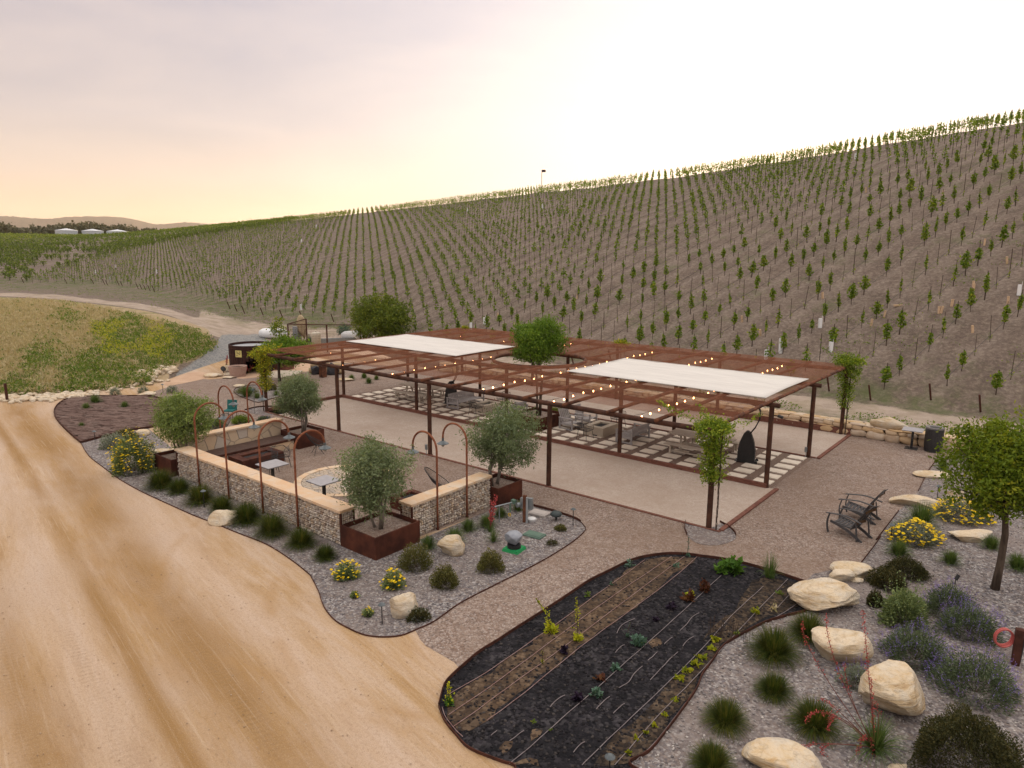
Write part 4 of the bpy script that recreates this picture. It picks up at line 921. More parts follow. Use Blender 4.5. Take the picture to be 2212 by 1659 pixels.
# weeds on the slope among the vines
PP = []
for k in range(2600):
    u, v = g5.uniform(0, 2212), g5.uniform(430, 860); 
    if sin(u*.013+v*.02)+sin(u*.005-v*.031+2)+g5.normal(0, .5) < .55: continue
    p = hit('D', u, v)
    a = atan2(p[0]-CAM[0], p[1]-CAM[1]); r = np.hypot(p[0]-CAM[0], p[1]-CAM[1])
    if r < np.interp(a, AZ, TR3) or r > 130: continue
    PP.append(np.array(p)+g5.normal(0, 1, (8, 3))*np.array([.22, .22, 0])+np.array([0, 0, 1])*g5.uniform(0, .14, 8)[:, None])
P = np.vstack(PP); Vq, Fq = quads(P, .10, 1.8, g2=g5); o = npobj('slope_weeds', Vq, Fq, WEED, None, {'rnd': ('FACE', g5.random(len(Fq)))}); tag(o, 'patches of green weeds between the vines on the slope', 'weeds', kind='stuff')
PP = []
for k in range(500):
    y = g5.uniform(15.9, 17.6); x = g5.uniform(-24, 14); 
    if sin(x*1.3)+g5.normal(0, .5) < .1 and not (2 < x < 6): continue
    PP.append(np.array((x, y, tz(x, y)))+g5.normal(0, 1, (10, 3))*np.array([.15, .12, 0])+np.array([0, 0, 1])*g5.uniform(0, .22, 10)[:, None])
P = np.vstack(PP); Vq, Fq = quads(P, .11, 1.6, g2=g5); o = npobj('verge_weeds', Vq, Fq, WEED, None, {'rnd': ('FACE', g5.random(len(Fq)))}); tag(o, 'green weeds along the strip behind the dry stone wall', 'weeds', kind='stuff')

# ------------------------------------------------------------------ pergola
pg = thing('pergola', 'long rust-brown pipe pergola with netting on top and a round opening for the tree', 'pergola', (0, 0, 0))
for i in range(5):
    for j, y in enumerate((0, CY1, CY2, CY3)):
        x = -24.66+i*6.1664
        MB().tube([(0, 0, -.05), (0, 0, 3.02)], .088, 12).lathe([(.12, 0), (.12, .012), (.09, .014)], 12).build('post', RUSTP, pg, smooth=False, loc=(x, y, 0))
for y in (0, CY1, CY2, CY3):
    x0, x1 = -24.91, .27
    m = MB(); m.tube([(x0+(x1-x0)*k/24, y, 3.09+.008*sin(k*1.7)) for k in range(25)], .088, 12); m.build('beam', RUSTP, pg, smooth=True)
RC = (-12.02, 7.15); RRAD = 2.25
for k in range(15):
    x = -24.66+k*24.66/14; segs = [(-.42, 15.5)]
    if abs(x-RC[0]) < RRAD:
        hh = sqrt(RRAD**2-(x-RC[0])**2); segs = [(-.42, RC[1]-hh), (RC[1]+hh, 15.5)]
    for a, b in segs: MB().tube([(x, a+(b-a)*t/10, 3.235+.006*sin(t*2+k)) for t in range(11)], .062, 10).build('rafter', RUST, pg, smooth=True)
MB().tube([(RC[0]+RRAD*cos(a), RC[1]+RRAD*sin(a), 3.26) for a in np.linspace(0, 2*pi, 49)[:-1]], .085, 10, closed=True).build('ring', RUST, pg, smooth=True)
def netlines(slope, sp, wd):
    L = []; nx, ny = CX0, 14.9; X0, X1, Y0, Y1 = CX0, .0, .25, 15.35; c = Y0-abs(slope)*25
    k = np.arange(-60, 60, sp)
    for c in k:
        pts = []
        # y = slope*(x-X0)+c
        xs_ = sorted([max(X0, min(X1, X0+(Y0-c)/slope)), max(X0, min(X1, X0+(Y1-c)/slope))])
        if xs_[1]-xs_[0] < .05: continue
        a = (xs_[0], slope*(xs_[0]-X0)+c); b = (xs_[1], slope*(xs_[1]-X0)+c)
        if min(a[1], b[1]) > Y1+.01 or max(a[1], b[1]) < Y0-.01: continue
        # cut out the ring
        dx, dy = b[0]-a[0], b[1]-a[1]; fx, fy = a[0]-RC[0], a[1]-RC[1]; A = dx*dx+dy*dy; B = 2*(fx*dx+fy*dy); Cq = fx*fx+fy*fy-RRAD**2; D = B*B-4*A*Cq
        if D > 0:
            t1, t2 = (-B-sqrt(D))/2/A, (-B+sqrt(D))/2/A
            if t2 > 0 and t1 < 1:
                if t1 > 0: L.append((a, (a[0]+dx*t1, a[1]+dy*t1)))
                if t2 < 1: L.append(((a[0]+dx*t2, a[1]+dy*t2), b))
                continue
        L.append((a, b))
    return L
LN = netlines(.95, .088, 0)+netlines(-.95, .088, 0); A_ = np.array([[*a, *b] for a, b in LN]); wz = .0036
V = []; 
d_ = A_[:, 2:]-A_[:, :2]; L__ = np.linalg.norm(d_, axis=1)[:, None]; d_ = d_/L__; nn = np.stack([-d_[:, 1], d_[:, 0]], 1)
nseg = 1
def nz(p, o): return np.concatenate([p, np.full((len(p), 1), 3.305)+o], 1)
q0_, q1_ = A_[:, :2], A_[:, 2:]
V = np.stack([nz(q0_-nn*wz, 0), nz(q0_+nn*wz, 0), nz(q0_, .005), nz(q1_-nn*wz, 0), nz(q1_+nn*wz, 0), nz(q1_, .005)], 1).reshape(-1, 3)
b_ = (np.arange(len(LN))*6)[:, None]; Fq = np.concatenate([b_+np.array([0, 3, 4, 1]), b_+np.array([1, 4, 5, 2]), b_+np.array([2, 5, 3, 0])])
npobj('netting', V, Fq, NETM, pg)
def sail(x0, x1, y0, y1, label):
    nx, ny = 24, 14; V = []
    for i in range(nx+1):
        for k in range(ny+1):
            s, t = i/nx, k/ny; z = 3.335-.0*sin(pi*s)+.012*sin(s*22)*sin(t*9)+.01*sin(i*2.1+k)
            ex = .05*sin(pi*t)*(1 if s < .5 else -1)*(abs(2*s-1)**6); ey = .06*sin(pi*s)*(1 if t < .5 else -1)*(abs(2*t-1)**6)
            V.append((x0+(x1-x0)*s+ex, y0+(y1-y0)*t+ey, z+.03))
    Fq = [(i*(ny+1)+k, (i+1)*(ny+1)+k, (i+1)*(ny+1)+k+1, i*(ny+1)+k+1) for i in range(nx) for k in range(ny)]
    t = thing('shade_cloth', label, 'shade cloth'); o = MB().add(V, Fq).build('cloth', SAIL, t, smooth=True); md = o.modifiers.new('s', 'SOLIDIFY'); md.thickness = .012
    hem = MB(); c4 = [(x0, y0), (x1, y0), (x1, y1), (x0, y1)]
    for a in range(4):
        p, q = c4[a], c4[(a+1) % 4]; mx, my = (x0+x1)/2, (y0+y1)/2
        hem.tube([(p[0]+(q[0]-p[0])*s+(mx-p[0]-(q[0]-p[0])*s)*.012*sin(pi*s), p[1]+(q[1]-p[1])*s+(my-p[1]-(q[1]-p[1])*s)*.022*sin(pi*s), 3.37) for s in np.linspace(0, 1, 9)], .014, 5)
    hem.build('hem', SAIL, t)
sail(-8.75, -.16, 4.75, 9.72, 'white shade cloth stretched over the right half of the pergola')
sail(-24.0, -15.4, 4.82, 9.45, 'white shade cloth stretched over the left half of the pergola')
# string lights
for si, x in enumerate((-22.35, -18.75, -15.2, -9.85, -6.4, -2.8)):
    lab = ['leftmost string of warm bulbs hung below the pergola', 'second string of warm bulbs from the left, passing under the left shade cloth', 'third string of warm bulbs, beside the right edge of the left shade cloth', 'string of warm bulbs just right of the round tree opening', 'string of warm bulbs that dips under the left part of the right shade cloth', 'rightmost string of warm bulbs under the right shade cloth'][si]
    t = thing('string_light', lab, 'string light', (x, 0, 0), 0, 'strings of warm bulbs under the pergola')
    w = [(.03*sin(k), y, 3.16-.05*abs(sin(y*pi/2.5))) for k, y in enumerate(np.linspace(.1, 15.3, 50))]; MB().tube([(-.05, -.1, 3.05), (0.0, 0, 3.0)]+w, .006, 4).build('wire', CORD, t)
    y = .55
    while y < 15.1:
        z = 3.16-.05*abs(sin(y*pi/2.5)); m = MB().lathe([(.001, -.085), (.023, -.072), (.030, -.05), (.02, -.02), (.012, 0)], 8)
        o = m.build('bulb', BULB, t, smooth=True, loc=(random.gauss(0, .02), y, z-.05)); MB().lathe([(.016, 0), (.016, .05)], 6).build('socket', CORD, o)
        y += .665

# ------------------------------------------------------------------ court curbs and borders
def curb(name, a, b, w, h, mat, label, cat='curb', group=None, z0=0):
    m = MB(); a, b = np.array(a, float), np.array(b, float); L = np.linalg.norm(b-a); n = max(1, int(L/3.05)); d = (b-a)/L
    for k in range(n):
        p = a+d*(L*k/n+.004); q = a+d*(L*(k+1)/n-.004); m.bar((*p, z0+h/2), (*q, z0+h/2), w, h)
    o = m.build(name, mat); return tag(o, label, cat, group)
curb('court_curb', (CX0, CY1-.07), (CX1+.05, CY1-.07), .13, .17, REDW, 'raised reddish timber curb between the near court and the dining strip')
curb('court_curb', (CX0-.07, -.02), (CX0-.07, CY1), .13, .17, REDW, 'raised reddish timber curb closing the left end of the near court')
curb('court_border', (CX0, -.08), (CX1+.42, -.08), .11, .035, REDW, 'low reddish timber border along the front of the near court')
curb('court_border', (CX1+.40, 0), (CX1+.40, CY1), .14, .06, REDW, 'reddish timber edge at the right end of the near court')
curb('court_border', (CX1+.40, CY2), (CX1+.40, CY3+.1), .14, .06, REDW, 'reddish timber edge at the right end of the far court')
curb('court_border', (CX0, CY2+.02), (CX1+.3, CY2+.02), .10, .05, REDW, 'low reddish timber border between the dining strip and the far court')
curb('court_curb', (CX0, CY3+.05), (CX1+.4, CY3+.05), .13, .30, REDW, 'high reddish timber curb at the back of the far court by the stone wall')
# pavers
pcol = 0
PG = 'pale stone pavers set in the dining strip'
for i in range(25):
    for j, y in enumerate((5.58, 6.40, 7.19, 7.99, 8.79, 9.56)):
        x = -.31-i*1.035
        if x < CX0-.1: continue
        if abs(x-RC[0]) < 1.3 and abs(y-RC[1]) < 1.25: continue
        w, d = .66+random.gauss(0, .008), .52+random.gauss(0, .006)
        o = MB().box((0, 0, .012), (w, d, .045)).build('paver', PAVER, loc=(x+random.gauss(0, .008), y+random.gauss(0, .008), .012), rz=random.gauss(0, .008)); tag(o, 'pale stone paver, %s from the right in the %s paver row from the near court' % (ordn(i+1), ordn(j+1)), 'paver', PG)

# ------------------------------------------------------------------ dry stone wall behind the far court
def stonewall():
    path = [(-27.2, 15.5), (-20, 15.5), (-10, 15.5), (0, 15.45), (2.2, 15.3), (4.6, 15.55), (7.6, 16.1)]; t = thing('dry_stone_wall', 'long low wall of big honey-coloured fieldstones behind the far court', 'stone wall')
    g2 = np.random.default_rng(77); pts = cr(path, 40); P = np.array(pts); s = np.concatenate([[0], np.cumsum(np.linalg.norm(np.diff(P, axis=0), axis=1))])
    def at(q): return np.array([np.interp(q, s, P[:, 0]), np.interp(q, s, P[:, 1])])
    Vs, Fs, Rs, o_ = [], [], [], 0; Tot = s[-1]
    zrow = 0
    for row, (z0, hh, lo, hi) in enumerate([(0, .36, .45, .85), (.33, .20, .3, .65), (.51, .09, .35, .7)]):
        for side in (-.24, .0, .24) if row == 2 else (-.24, .2):
            q = g2.uniform(0, .3)
            while q < Tot-.2:
                w = g2.uniform(lo, hi); h = hh*g2.uniform(.85, 1.15); c = at(q+w/2); e = at(q+w)-at(q); an = atan2(e[1], e[0])
                V, Fq = rockgeo((w*1.08, (.34 if row < 2 else .3), h*1.12), int(g2.integers(1e6)), base=ICO2, cuts=7, rough=.03); V = np.sign(V)*np.abs(V/np.array([w*1.08/1.7, (.34 if row < 2 else .3)/1.7, h*1.12/1.7]))**.6*np.array([w*1.08/1.7, (.34 if row < 2 else .3)/1.7, h*1.12/1.7])*.92
                x = c[0]+V[:, 0]*cos(an)-(V[:, 1]+side)*sin(an); y = c[1]+V[:, 0]*sin(an)+(V[:, 1]+side)*cos(an); Vs.append(np.stack([x, y, V[:, 2]+z0+h/2], 1)); Fs.append(Fq+o_); o_ += len(V); Rs.append(np.full(len(Fq), g2.random())); q += w
    m = MB(); 
    for k in range(len(pts)-1):
        a, b = pts[k], pts[k+1]; m.bar((*a, .25), (*b, .25), .42, .5)
    npobj('fieldstones', np.vstack(Vs), np.vstack(Fs), WALLST, t, {'rnd': ('FACE', np.concatenate(Rs))}, smooth=False)
    m.build('core', simple('wall_core', (.10, .075, .055), (.06, .045, .035), 6, .95), t)
def wallst():
    m, n, b = newmat('wall_stone'); at = n.n('ShaderNodeAttribute', attribute_name='rnd'); t = n.n('ShaderNodeTexCoord')
    c = n.ramp(at.outputs['Fac'], [(0.0, (.56, .44, .30)), (.35, (.62, .50, .37)), (.6, (.55, .39, .22)), (.8, (.50, .42, .34)), (1.0, (.64, .55, .44))])
    ns = n.noise(t.outputs['Object'], 4, 7, .65); c = n.mix(n.ramp(ns, [(.38, 0.0), (.7, .5)]), c, (.44, .30, .17))
    setin(n, b, 'Base Color', c); setin(n, b, 'Roughness', .9); addbump(n, b, ns, .6, .04); return m
WALLST = wallst(); stonewall()
x, y, _ = G(7, 905, 680, .6); rock('pale rectangular quarry block set on top of the stone wall at right', (1.98, 15.35, .5), (1.35, .75, .6), 31, .1, cuts=3, name='stone_block', sink=.05)

# ------------------------------------------------------------------ gabion walls
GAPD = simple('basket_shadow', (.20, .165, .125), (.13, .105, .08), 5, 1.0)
def gabion(label, x0, y0, x1, y1, thick, inward, ncap, seed, gates=()):
    """box from (x0,y0) to (x1,y1) along its outer face; inward = unit normal towards the courtyard"""
    g2 = np.random.default_rng(seed); t = thing('gabion_wall', label, 'gabion wall'); a = np.array([x0, y0]); b = np.array([x1, y1]); L = np.linalg.norm(b-a); e = (b-a)/L; nI = np.array(inward); H = 1.0
    c = (a+b)/2+nI*thick/2; Vs, Fs, Rs, o_ = [], [], [], 0
    an = atan2(e[1], e[0])
    m = MB().box((c[0], c[1], H/2), (L-.1, thick-.12, H-.04), Matrix.Rotation(an, 3, 'Z')); m.build('basket_core', GAPD, t)
    def face(p0, dr, LL, nrm_):
        nonlocal o_
        s = .11; nx = int(LL/s); nz_ = int(H/(s*.82))
        for i in range(nx):
            for k in range(nz_):
                q = p0+dr*(i+.5+(k % 2)*.4+g2.normal(0, .12))*s-nrm_*.038; z = (k+.5+g2.normal(0, .1))*s*.82
                w = np.array([s*g2.uniform(1.0, 1.75), .12, s*.82*g2.uniform(.95, 1.45)]); V, Fq = ICO1[0].copy(), ICO1[1]; V = V+g2.normal(0, .10, V.shape); V = V*w/2*1.02; r_ = g2.normal(0, .35); V = np.stack([V[:, 0]*cos(r_)-V[:, 2]*sin(r_), V[:, 1], V[:, 0]*sin(r_)+V[:, 2]*cos(r_)], 1)
                X_ = q[0]+V[:, 0]*dr[0]+V[:, 1]*nrm_[0]; Y_ = q[1]+V[:, 0]*dr[1]+V[:, 1]*nrm_[1]; Vs.append(np.stack([X_, Y_, np.clip(V[:, 2]+z, .0, H-.01)], 1)); Fs.append(Fq+o_); o_ += len(V); Rs.append(np.full(len(Fq), g2.random()))
    face(a, e, L, -nI); face(a, nI, thick, -e); face(b, nI, thick, e); face(a+nI*thick, e, L, nI)
    npobj('stone_fill', np.vstack(Vs), np.vstack(Fs), FILL, t, {'rnd': ('FACE', np.concatenate(Rs))})
    m = MB(); w = .0032
    def wires(p0, dr, LL, nrm_):
        p0 = p0+nrm_*.014
        for k in range(int(LL/.075)+1):
            q = p0+dr*min(k*.075, LL); m.tube([(q[0], q[1], 0), (q[0], q[1], H)], w, 4, caps=False)
        for k in range(int(H/.05)+1):
            if k % 2 and H < .5: continue
            z = k*.0625
            if z > H: break
            q = p0+dr*LL; m.tube([(p0[0], p0[1], z), (q[0], q[1], z)], w, 4, caps=False)
    wires(a, e, L, -nI); wires(a, nI, thick, -e); wires(b, nI, thick, e); wires(a+nI*thick, e, L, nI); m.build('wire_mesh', RUSTD, t)
    m = MB()
    for q in (a, b, a+nI*thick, b+nI*thick): m.box((q[0], q[1], H/2), (.05, .05, H))
    m.build('corner_bars', RUSTD, t)
    cuts = np.linspace(0, L, ncap+1); cuts[1:-1] += g2.normal(0, .08, ncap-1)
    for k in range(ncap):
        u0, u1 = cuts[k]+.003, cuts[k+1]-.003
        if k == 0: u0 -= .05
        if k == ncap-1: u1 += .05
        th = .07; pl = []
        for s_, w_ in ((u0, -.05), (u1, -.05), (u1, thick+.05), (u0, thick+.05)):
            p = a+e*s_+nI*(w_+g2.normal(0, .008)); pl.append(p)
        # ragged edges
        poly = []
        for i in range(4):
            p, q = pl[i], pl[(i+1) % 4]
            for s_ in range(8): poly.append(tuple(p+(q-p)*s_/8+g2.normal(0, .004, 2)))
        MB().prism(poly, 0, th+g2.uniform(-.004, .008)).build('cap_stone', CAP, t, loc=(0, 0, H+.003))
    return t
gabion('long gabion wall with sandstone cap running along the dirt road', -17.5, -8.13, -7.62, -8.13, .46, (0, 1), 8, 3)
gabion('shorter gabion wall with sandstone cap to the right of the front corner planter', -6.44, -6.46, -6.44, -2.92, .46, (-1, 0), 4, 4)
# stone seat wall at the back of the courtyard
t = thing('seat_wall', 'stone-faced courtyard wall with a dark slatted bench built along it', 'seat wall')
MB().box((-18.9, -5.15, .5), (.36, 4.5, 1.0)).build('wall', FLAG, t)
m = MB()
for k, (ya, yb) in enumerate([(-7.45, -6.0), (-6.0, -4.4), (-4.4, -2.86)]): MB().box((-18.9, (ya+yb)/2, 1.04), (.5, yb-ya-.006, .075)).build('cap_stone', CAP, t)
MB().box((-18.05, -5.0, .2), (1.2, 3.7, .40)).build('bench_base', FLAG, t)
m = MB()
for k in range(40): m.box((-17.97, -6.85+k*.0935, .43), (1.02, .083, .04))
m.build('seat', SEATW, t); MB().box((-17.43, -5.02, .43), (.03, 3.75, .09)).build('seat_edge', RUSTD, t)

# ------------------------------------------------------------------ corten planters and olive trees
def planter(label, x0, y0, x1, y1, h, ztop=None):
    t = thing('planter', label, 'planter', ((x0+x1)/2, (y0+y1)/2, 0)); w, d = x1-x0, y1-y0; th = .05; m = MB()
    for cx_, cy_, sx_, sy_ in ((0, -d/2+th/2, w, th), (0, d/2-th/2, w, th), (-w/2+th/2, 0, th, d-2*th-.004), (w/2-th/2, 0, th, d-2*th-.004)): m.box((cx_, cy_, h/2), (sx_, sy_, h))
    m.build('box', CORTEN, t); o = MB().box((0, 0, h/2-.06), (w-2*th-.01, d-2*th-.01, h-.12)).build('gravel_fill', GRAVP, t); return t
planter('big rust-brown steel planter at the front corner of the courtyard holding an olive tree', -7.58, -8.17, -6.07, -6.5, .66)
planter('rust-brown steel planter at the right end of the shorter gabion wall', -7.3, -2.88, -6.12, -1.6, .66)
planter('rust-brown steel planter beside the end of the slatted bench', -18.5, -3.1, -17.2, -1.75, .66)
planter('rust-brown steel planter at the left end of the long gabion wall', -18.95, -8.35, -17.56, -6.9, .66)
planter('rust-brown steel planter under the round opening of the pergola', -12.95, 6.1, -11.15, 8.0, .62)
def olive(label, x, y, vtop, ul, ur, seed, mat=OLIVE, dy=1, zlow=.95, wid=None, ncl=330, shell=.45, lean=0, per=26):
    zt = HZ(x, y, vtop)-.6; d = dep((x, y, 1.5)); w = (ur-ul)*d/F/2*1.06; base = .58; zc = (zt+zlow-.6)/2; uc = (ul+ur)/2; ub = proj((x, y, 2))[0]
    ox = (uc-ub)*d/F; off_ = np.array([cos(YAW), -sin(YAW)])*ox
    return tree('olive_tree', label, 'olive tree', (x, y, base), .5, .042, (off_[0], off_[1], zc), (w, w, (zt-zlow+.6)/2*.97), int(ncl*1.35), per+6, .14, .11, mat, BARKG, 5, seed, aspect=3.6, nl=50)
olive('olive tree in the front corner planter, grey-green with a pale tuft on its left', -6.82, -7.4, 935, 732, 888, 51)
olive('tall olive tree leaning right out of the planter by the shorter gabion wall', -6.75, -2.35, 866, 1010, 1172, 52, ncl=380)
olive('compact rounded olive tree beside the slatted bench', -17.85, -2.45, 797, 600, 690, 53)
olive('broad olive tree with yellow-green top left of the long gabion wall', -18.3, -7.6, 838, 328, 458, 54, OLIVEY, zlow=.9, ncl=420)

# ------------------------------------------------------------------ gooseneck lamps
def lamp(label, x, y, dx, dy, h=3.0, reach=1.1, zsh=2.36, face=False):
    t = thing('gooseneck_lamp', label, 'lamp', (x, y, 0), atan2(dy, dx), 'tall rusty gooseneck lamps round the courtyard'); rad = reach/2; zc = h-rad
    pth = [(0, 0, -.02), (0, 0, 1.0), (0, 0, zc)]+[(rad-rad*cos(a), 0, zc+rad*sin(a)) for a in np.linspace(.15, pi-.12, 18)]+[(reach, 0, zsh+.14)]
    MB().tube(pth, .032, 10).build('pole', RUSTB, t, smooth=True)
    s = MB().lathe([(.035, .16), (.04, .07), (.06, .055), (.19, -.015), (.195, -.03), (.18, -.02), (.05, .04)], 20).build('shade', SHADE, t, smooth=False, loc=(reach, 0, zsh))
    MB().lathe([(.001, -.13), (.045, -.115), (.055, -.06), (.05, .03)], 10).build('glass', GLASS, s, smooth=True)
    cg = MB()
    for k in range(4): cg.tube([(.06*cos(k*pi/2), .06*sin(k*pi/2), .02), (.068*cos(k*pi/2), .068*sin(k*pi/2), -.08), (0, 0, -.15)], .004, 4)
    cg.build('cage', SHADE, s)
    MB().lathe([(.05, 0), (.05, .06), (.034, .07)], 10).build('collar', RUSTD, t)
l4 = ['leftmost', 'second from the left', 'third from the left', 'fourth and rightmost']
for k, x in enumerate((-15.75, -13.72, -11.6, -9.66)): lamp('rusty gooseneck lamp arching inward, %s on the long gabion wall' % l4[k], x, -8.21, 0, 1, 3.0)
lamp('rusty gooseneck lamp on the shorter gabion wall, nearer the front corner planter', -6.34, -5.5, -1, 0, 3.02, 1.05, 2.3)
lamp('rusty gooseneck lamp on the shorter gabion wall, beside the right-hand olive tree', -6.34, -4.18, -1, 0, 3.02, 1.05, 2.3)
lamp('rusty gooseneck lamp behind the stone seat wall, nearer the broad olive tree', -19.18, -5.48, 1, 0, 2.95, 1.2, 2.3)
lamp('rusty gooseneck lamp behind the stone seat wall, nearer the pergola', -19.13, -4.22, 1, 0, 2.95, 1.2, 2.3)

# ------------------------------------------------------------------ courtyard floor and furniture
cc_ = (-12.35, -4.35); struct(MB().prism([(cc_[0]+1.58*cos(a), cc_[1]+1.58*sin(a)) for a in np.linspace(0, 2*pi, 49)[:-1]], .0, .022).build('cobbled_circle', COBBLE))
m = MB(); g2 = np.random.default_rng(9); a = 0
V = []
while a < 2*pi-.05:
    w = min(g2.uniform(.25, .42), 2*pi-a); pl = [(1.60, a+.008), (1.60, a+w-.008), (1.86, a+w-.008), (1.86, a+.008)]; k = 5
    poly = [((cc_[0]+1.60*cos(a+w*s), cc_[1]+1.60*sin(a+w*s))) for s in np.linspace(.03, .97, k)]+[((cc_[0]+(1.86+g2.normal(0, .01))*cos(a+w*s), cc_[1]+(1.86+g2.normal(0, .01))*sin(a+w*s))) for s in np.linspace(.97, .03, k)]
    m.prism(poly, 0, .035); a += w
struct(m.build('paving_ring', CAP))
def cafetable(label, x, y, w, rz=0, h=.74):
    t = thing('cafe_table', label, 'table', (x, y, 0), rz); MB().box((0, 0, h), (w, w, .025)).build('tabletop', TABT, t); MB().box((0, 0, h-.02), (w*.98, w*.98, .015)).build('edge', BLACK, t)
    MB().box((0, 0, h/2), (.09, .09, h-.04)).build('leg', BLACK, t); MB().box((0, 0, .012), (.5, .5, .02)).build('base', BLACK, t)
cafetable('square grey-topped table by the rust steel fire table', -14.05, -6.3, .86)
cafetable('square grey-topped table on the cobbled circle', -11.07, -6.22, .84)
cafetable('tall narrow grey-topped table against the stone wall beside the bin', 3.08, 14.42, .80, .05, .86)
def firebox(label, x0, y0, x1, y1, h, mat, name='fire_pit', wall=.28, base=False):
    t = thing(name, label, 'fire pit', ((x0+x1)/2, (y0+y1)/2, 0)); w, d = x1-x0, y1-y0; m = MB()
    m.box((0, -d/2+wall/2, h/2), (w, wall, h)); m.box((0, d/2-wall/2, h/2), (w, wall, h)); m.box((-w/2+wall/2, 0, h/2), (wall, d-2*wall-.003, h)); m.box((w/2-wall/2, 0, h/2), (wall, d-2*wall-.003, h)); o = m.build('body', mat, t)
    md = o.modifiers.new('b', 'BEVEL'); md.width = .012; md.segments = 2
    MB().box((0, 0, h/2-.04), (w-2*wall+.01, d-2*wall+.01, h-.08)).build('lava_bed', LAVA, t)
    if base: MB().box((w*.1, -d/2-.012, .06), (.24, .02, .07)).build('vent', BLACK, t)
firebox('rust-brown steel fire table in front of the slatted bench', -17.2, -6.3, -16.1, -4.5, .44, CORTEN, 'fire_table', .33)
firebox('low rust steel fire bowl box inside the shorter gabion wall', -8.9, -5.2, -8.05, -4.2, .4, CORTEN, 'fire_table', .2)
firebox('pale concrete fire pit in the left seating group under the pergola', -16.45, 7.1, -15.5, 8.45, .45, CONC, wall=.26, base=True)
firebox('pale concrete fire pit in the right seating group under the pergola', -9.28, 7.03, -8.22, 8.4, .45, CONC, wall=.28, base=True)
def wirechair(label, x, y, rz, s=1.0):
    t = thing('wire_chair', label, 'chair', (x, y, 0), rz); m = MB(); w = .29
    # seat and arms frame (front is -y)
    for q in ((-.26, -.24), (.26, -.24), (-.24, .26), (.24, .26)):
        MB().tube([(q[0]*1.15, q[1]*1.12, 0), (q[0]*.9, q[1]*.85, .45)], .011, 6).build('leg', BLACK, t)
    fr = MB(); fr.tube([(-.27, -.26, .46), (.27, -.26, .46), (.29, .22, .44), (-.29, .22, .44)], .011, 6, closed=True)
    fr.tube([(-.29, -.24, .64), (-.33, .18, .68), (-.22, .32, .80), (.22, .32, .80), (.33, .18, .68), (.29, -.24, .64), (.27, -.26, .46)], .011, 6); fr.tube([(-.27, -.26, .46), (-.29, -.24, .64)], .011, 6); fr.build('frame', BLACK, t)
    st = MB()
    for k in range(11): x_ = -.25+k*.05; st.tube([(x_, -.26, .46), (x_, 0, .42), (x_*1.04, .22, .44), (x_*.9, .32, .79)], .0055, 4)
    for k in range(6):
        z = .5+k*.05; st.tube([(-.29, -.2, z*.98), (-.31, .16, z), (-.24, .27, z+.04)], .005, 4); st.tube([(.29, -.2, z*.98), (.31, .16, z), (.24, .27, z+.04)], .005, 4)
    st.build('cord_seat', CORD, t); return t
def acapulco(label, x, y, rz, lean=.62):
    t = thing('cord_chair', label, 'chair', (x, y, 0), rz)
    # egg hoop: low front edge, high back; front is -y
    def P(a): 
        u, v = .37*sin(a), -cos(a); L = v*.52*(1.12 if v > 0 else 1.0); return Vector((u*(1.0+.06*v), L*cos(lean)+.05, .62+L*sin(lean)+.06*v*v))
    hp = [P(a) for a in np.linspace(0, 2*pi, 41)[:-1]]; MB().tube(hp, .013, 6, closed=True).build('hoop', BLACK, t)
    c0 = Vector((0, .0, .36)); sm = MB().tube([c0+Vector((.07*cos(a), .07*sin(a), 0)) for a in np.linspace(0, 2*pi, 13)[:-1]], .009, 5, closed=True)
    for k in range(40):
        p = hp[k]; d = (p-c0); q = c0+Vector((d.x, d.y, 0)).normalized()*.07; mid = (p+q)/2+Vector((0, .02, -.05)); sm.tube([p, mid, q], .0055, 4)
    sm.build('cords', CORD, t)
    for a in (.6, 2.54, 3.9, 5.5):
        MB().tube([(.05*cos(a), .05*sin(a), .36), (.33*cos(a), .33*sin(a), 0)], .011, 6).build('leg', BLACK, t)
    return t
acapulco('black cord egg chair inside the shorter gabion wall', -8.45, -3.3, 2.2)
acapulco('black cord egg chair beside the rust planter near the slatted bench', -16.05, -2.95, 2.75)
acapulco('dark cord egg chair behind the broad olive tree', -21.6, -4.2, .5)
wirechair('black wire chair between the fire table and the grey-topped table', -15.55, -5.0, 1.35)
wirechair('black wire chair tucked against the front end of the fire table', -15.25, -5.75, .3)
wirechair('black wire chair on the near side of the left concrete fire pit', -15.7, 6.6, 3.0)
wirechair('black wire chair on the far side of the left concrete fire pit', -15.9, 9.1, 0.1)
wirechair('black wire chair on the near side of the right concrete fire pit', -8.75, 6.35, 3.1)
wirechair('black wire chair on the far side of the right concrete fire pit', -8.7, 9.2, 0.0)
t = thing('folding_chair', 'teal canvas chair on the gravel behind the seat wall', 'chair', (*G(24, 350, 1500)[:2], 0), .6); MB().box((0, 0, .42), (.5, .5, .06)).build('seat', TEAL, t); MB().box((0, .25, .68), (.5, .05, .46), Matrix.Rotation(-.15, 3, 'X')).build('backrest', TEAL, t)
for sx in (-.22, .22):
    for sy in (-.22, .22): MB().tube([(sx, sy, 0), (sx, sy, .42)], .015, 6).build('leg', BLACK, t)

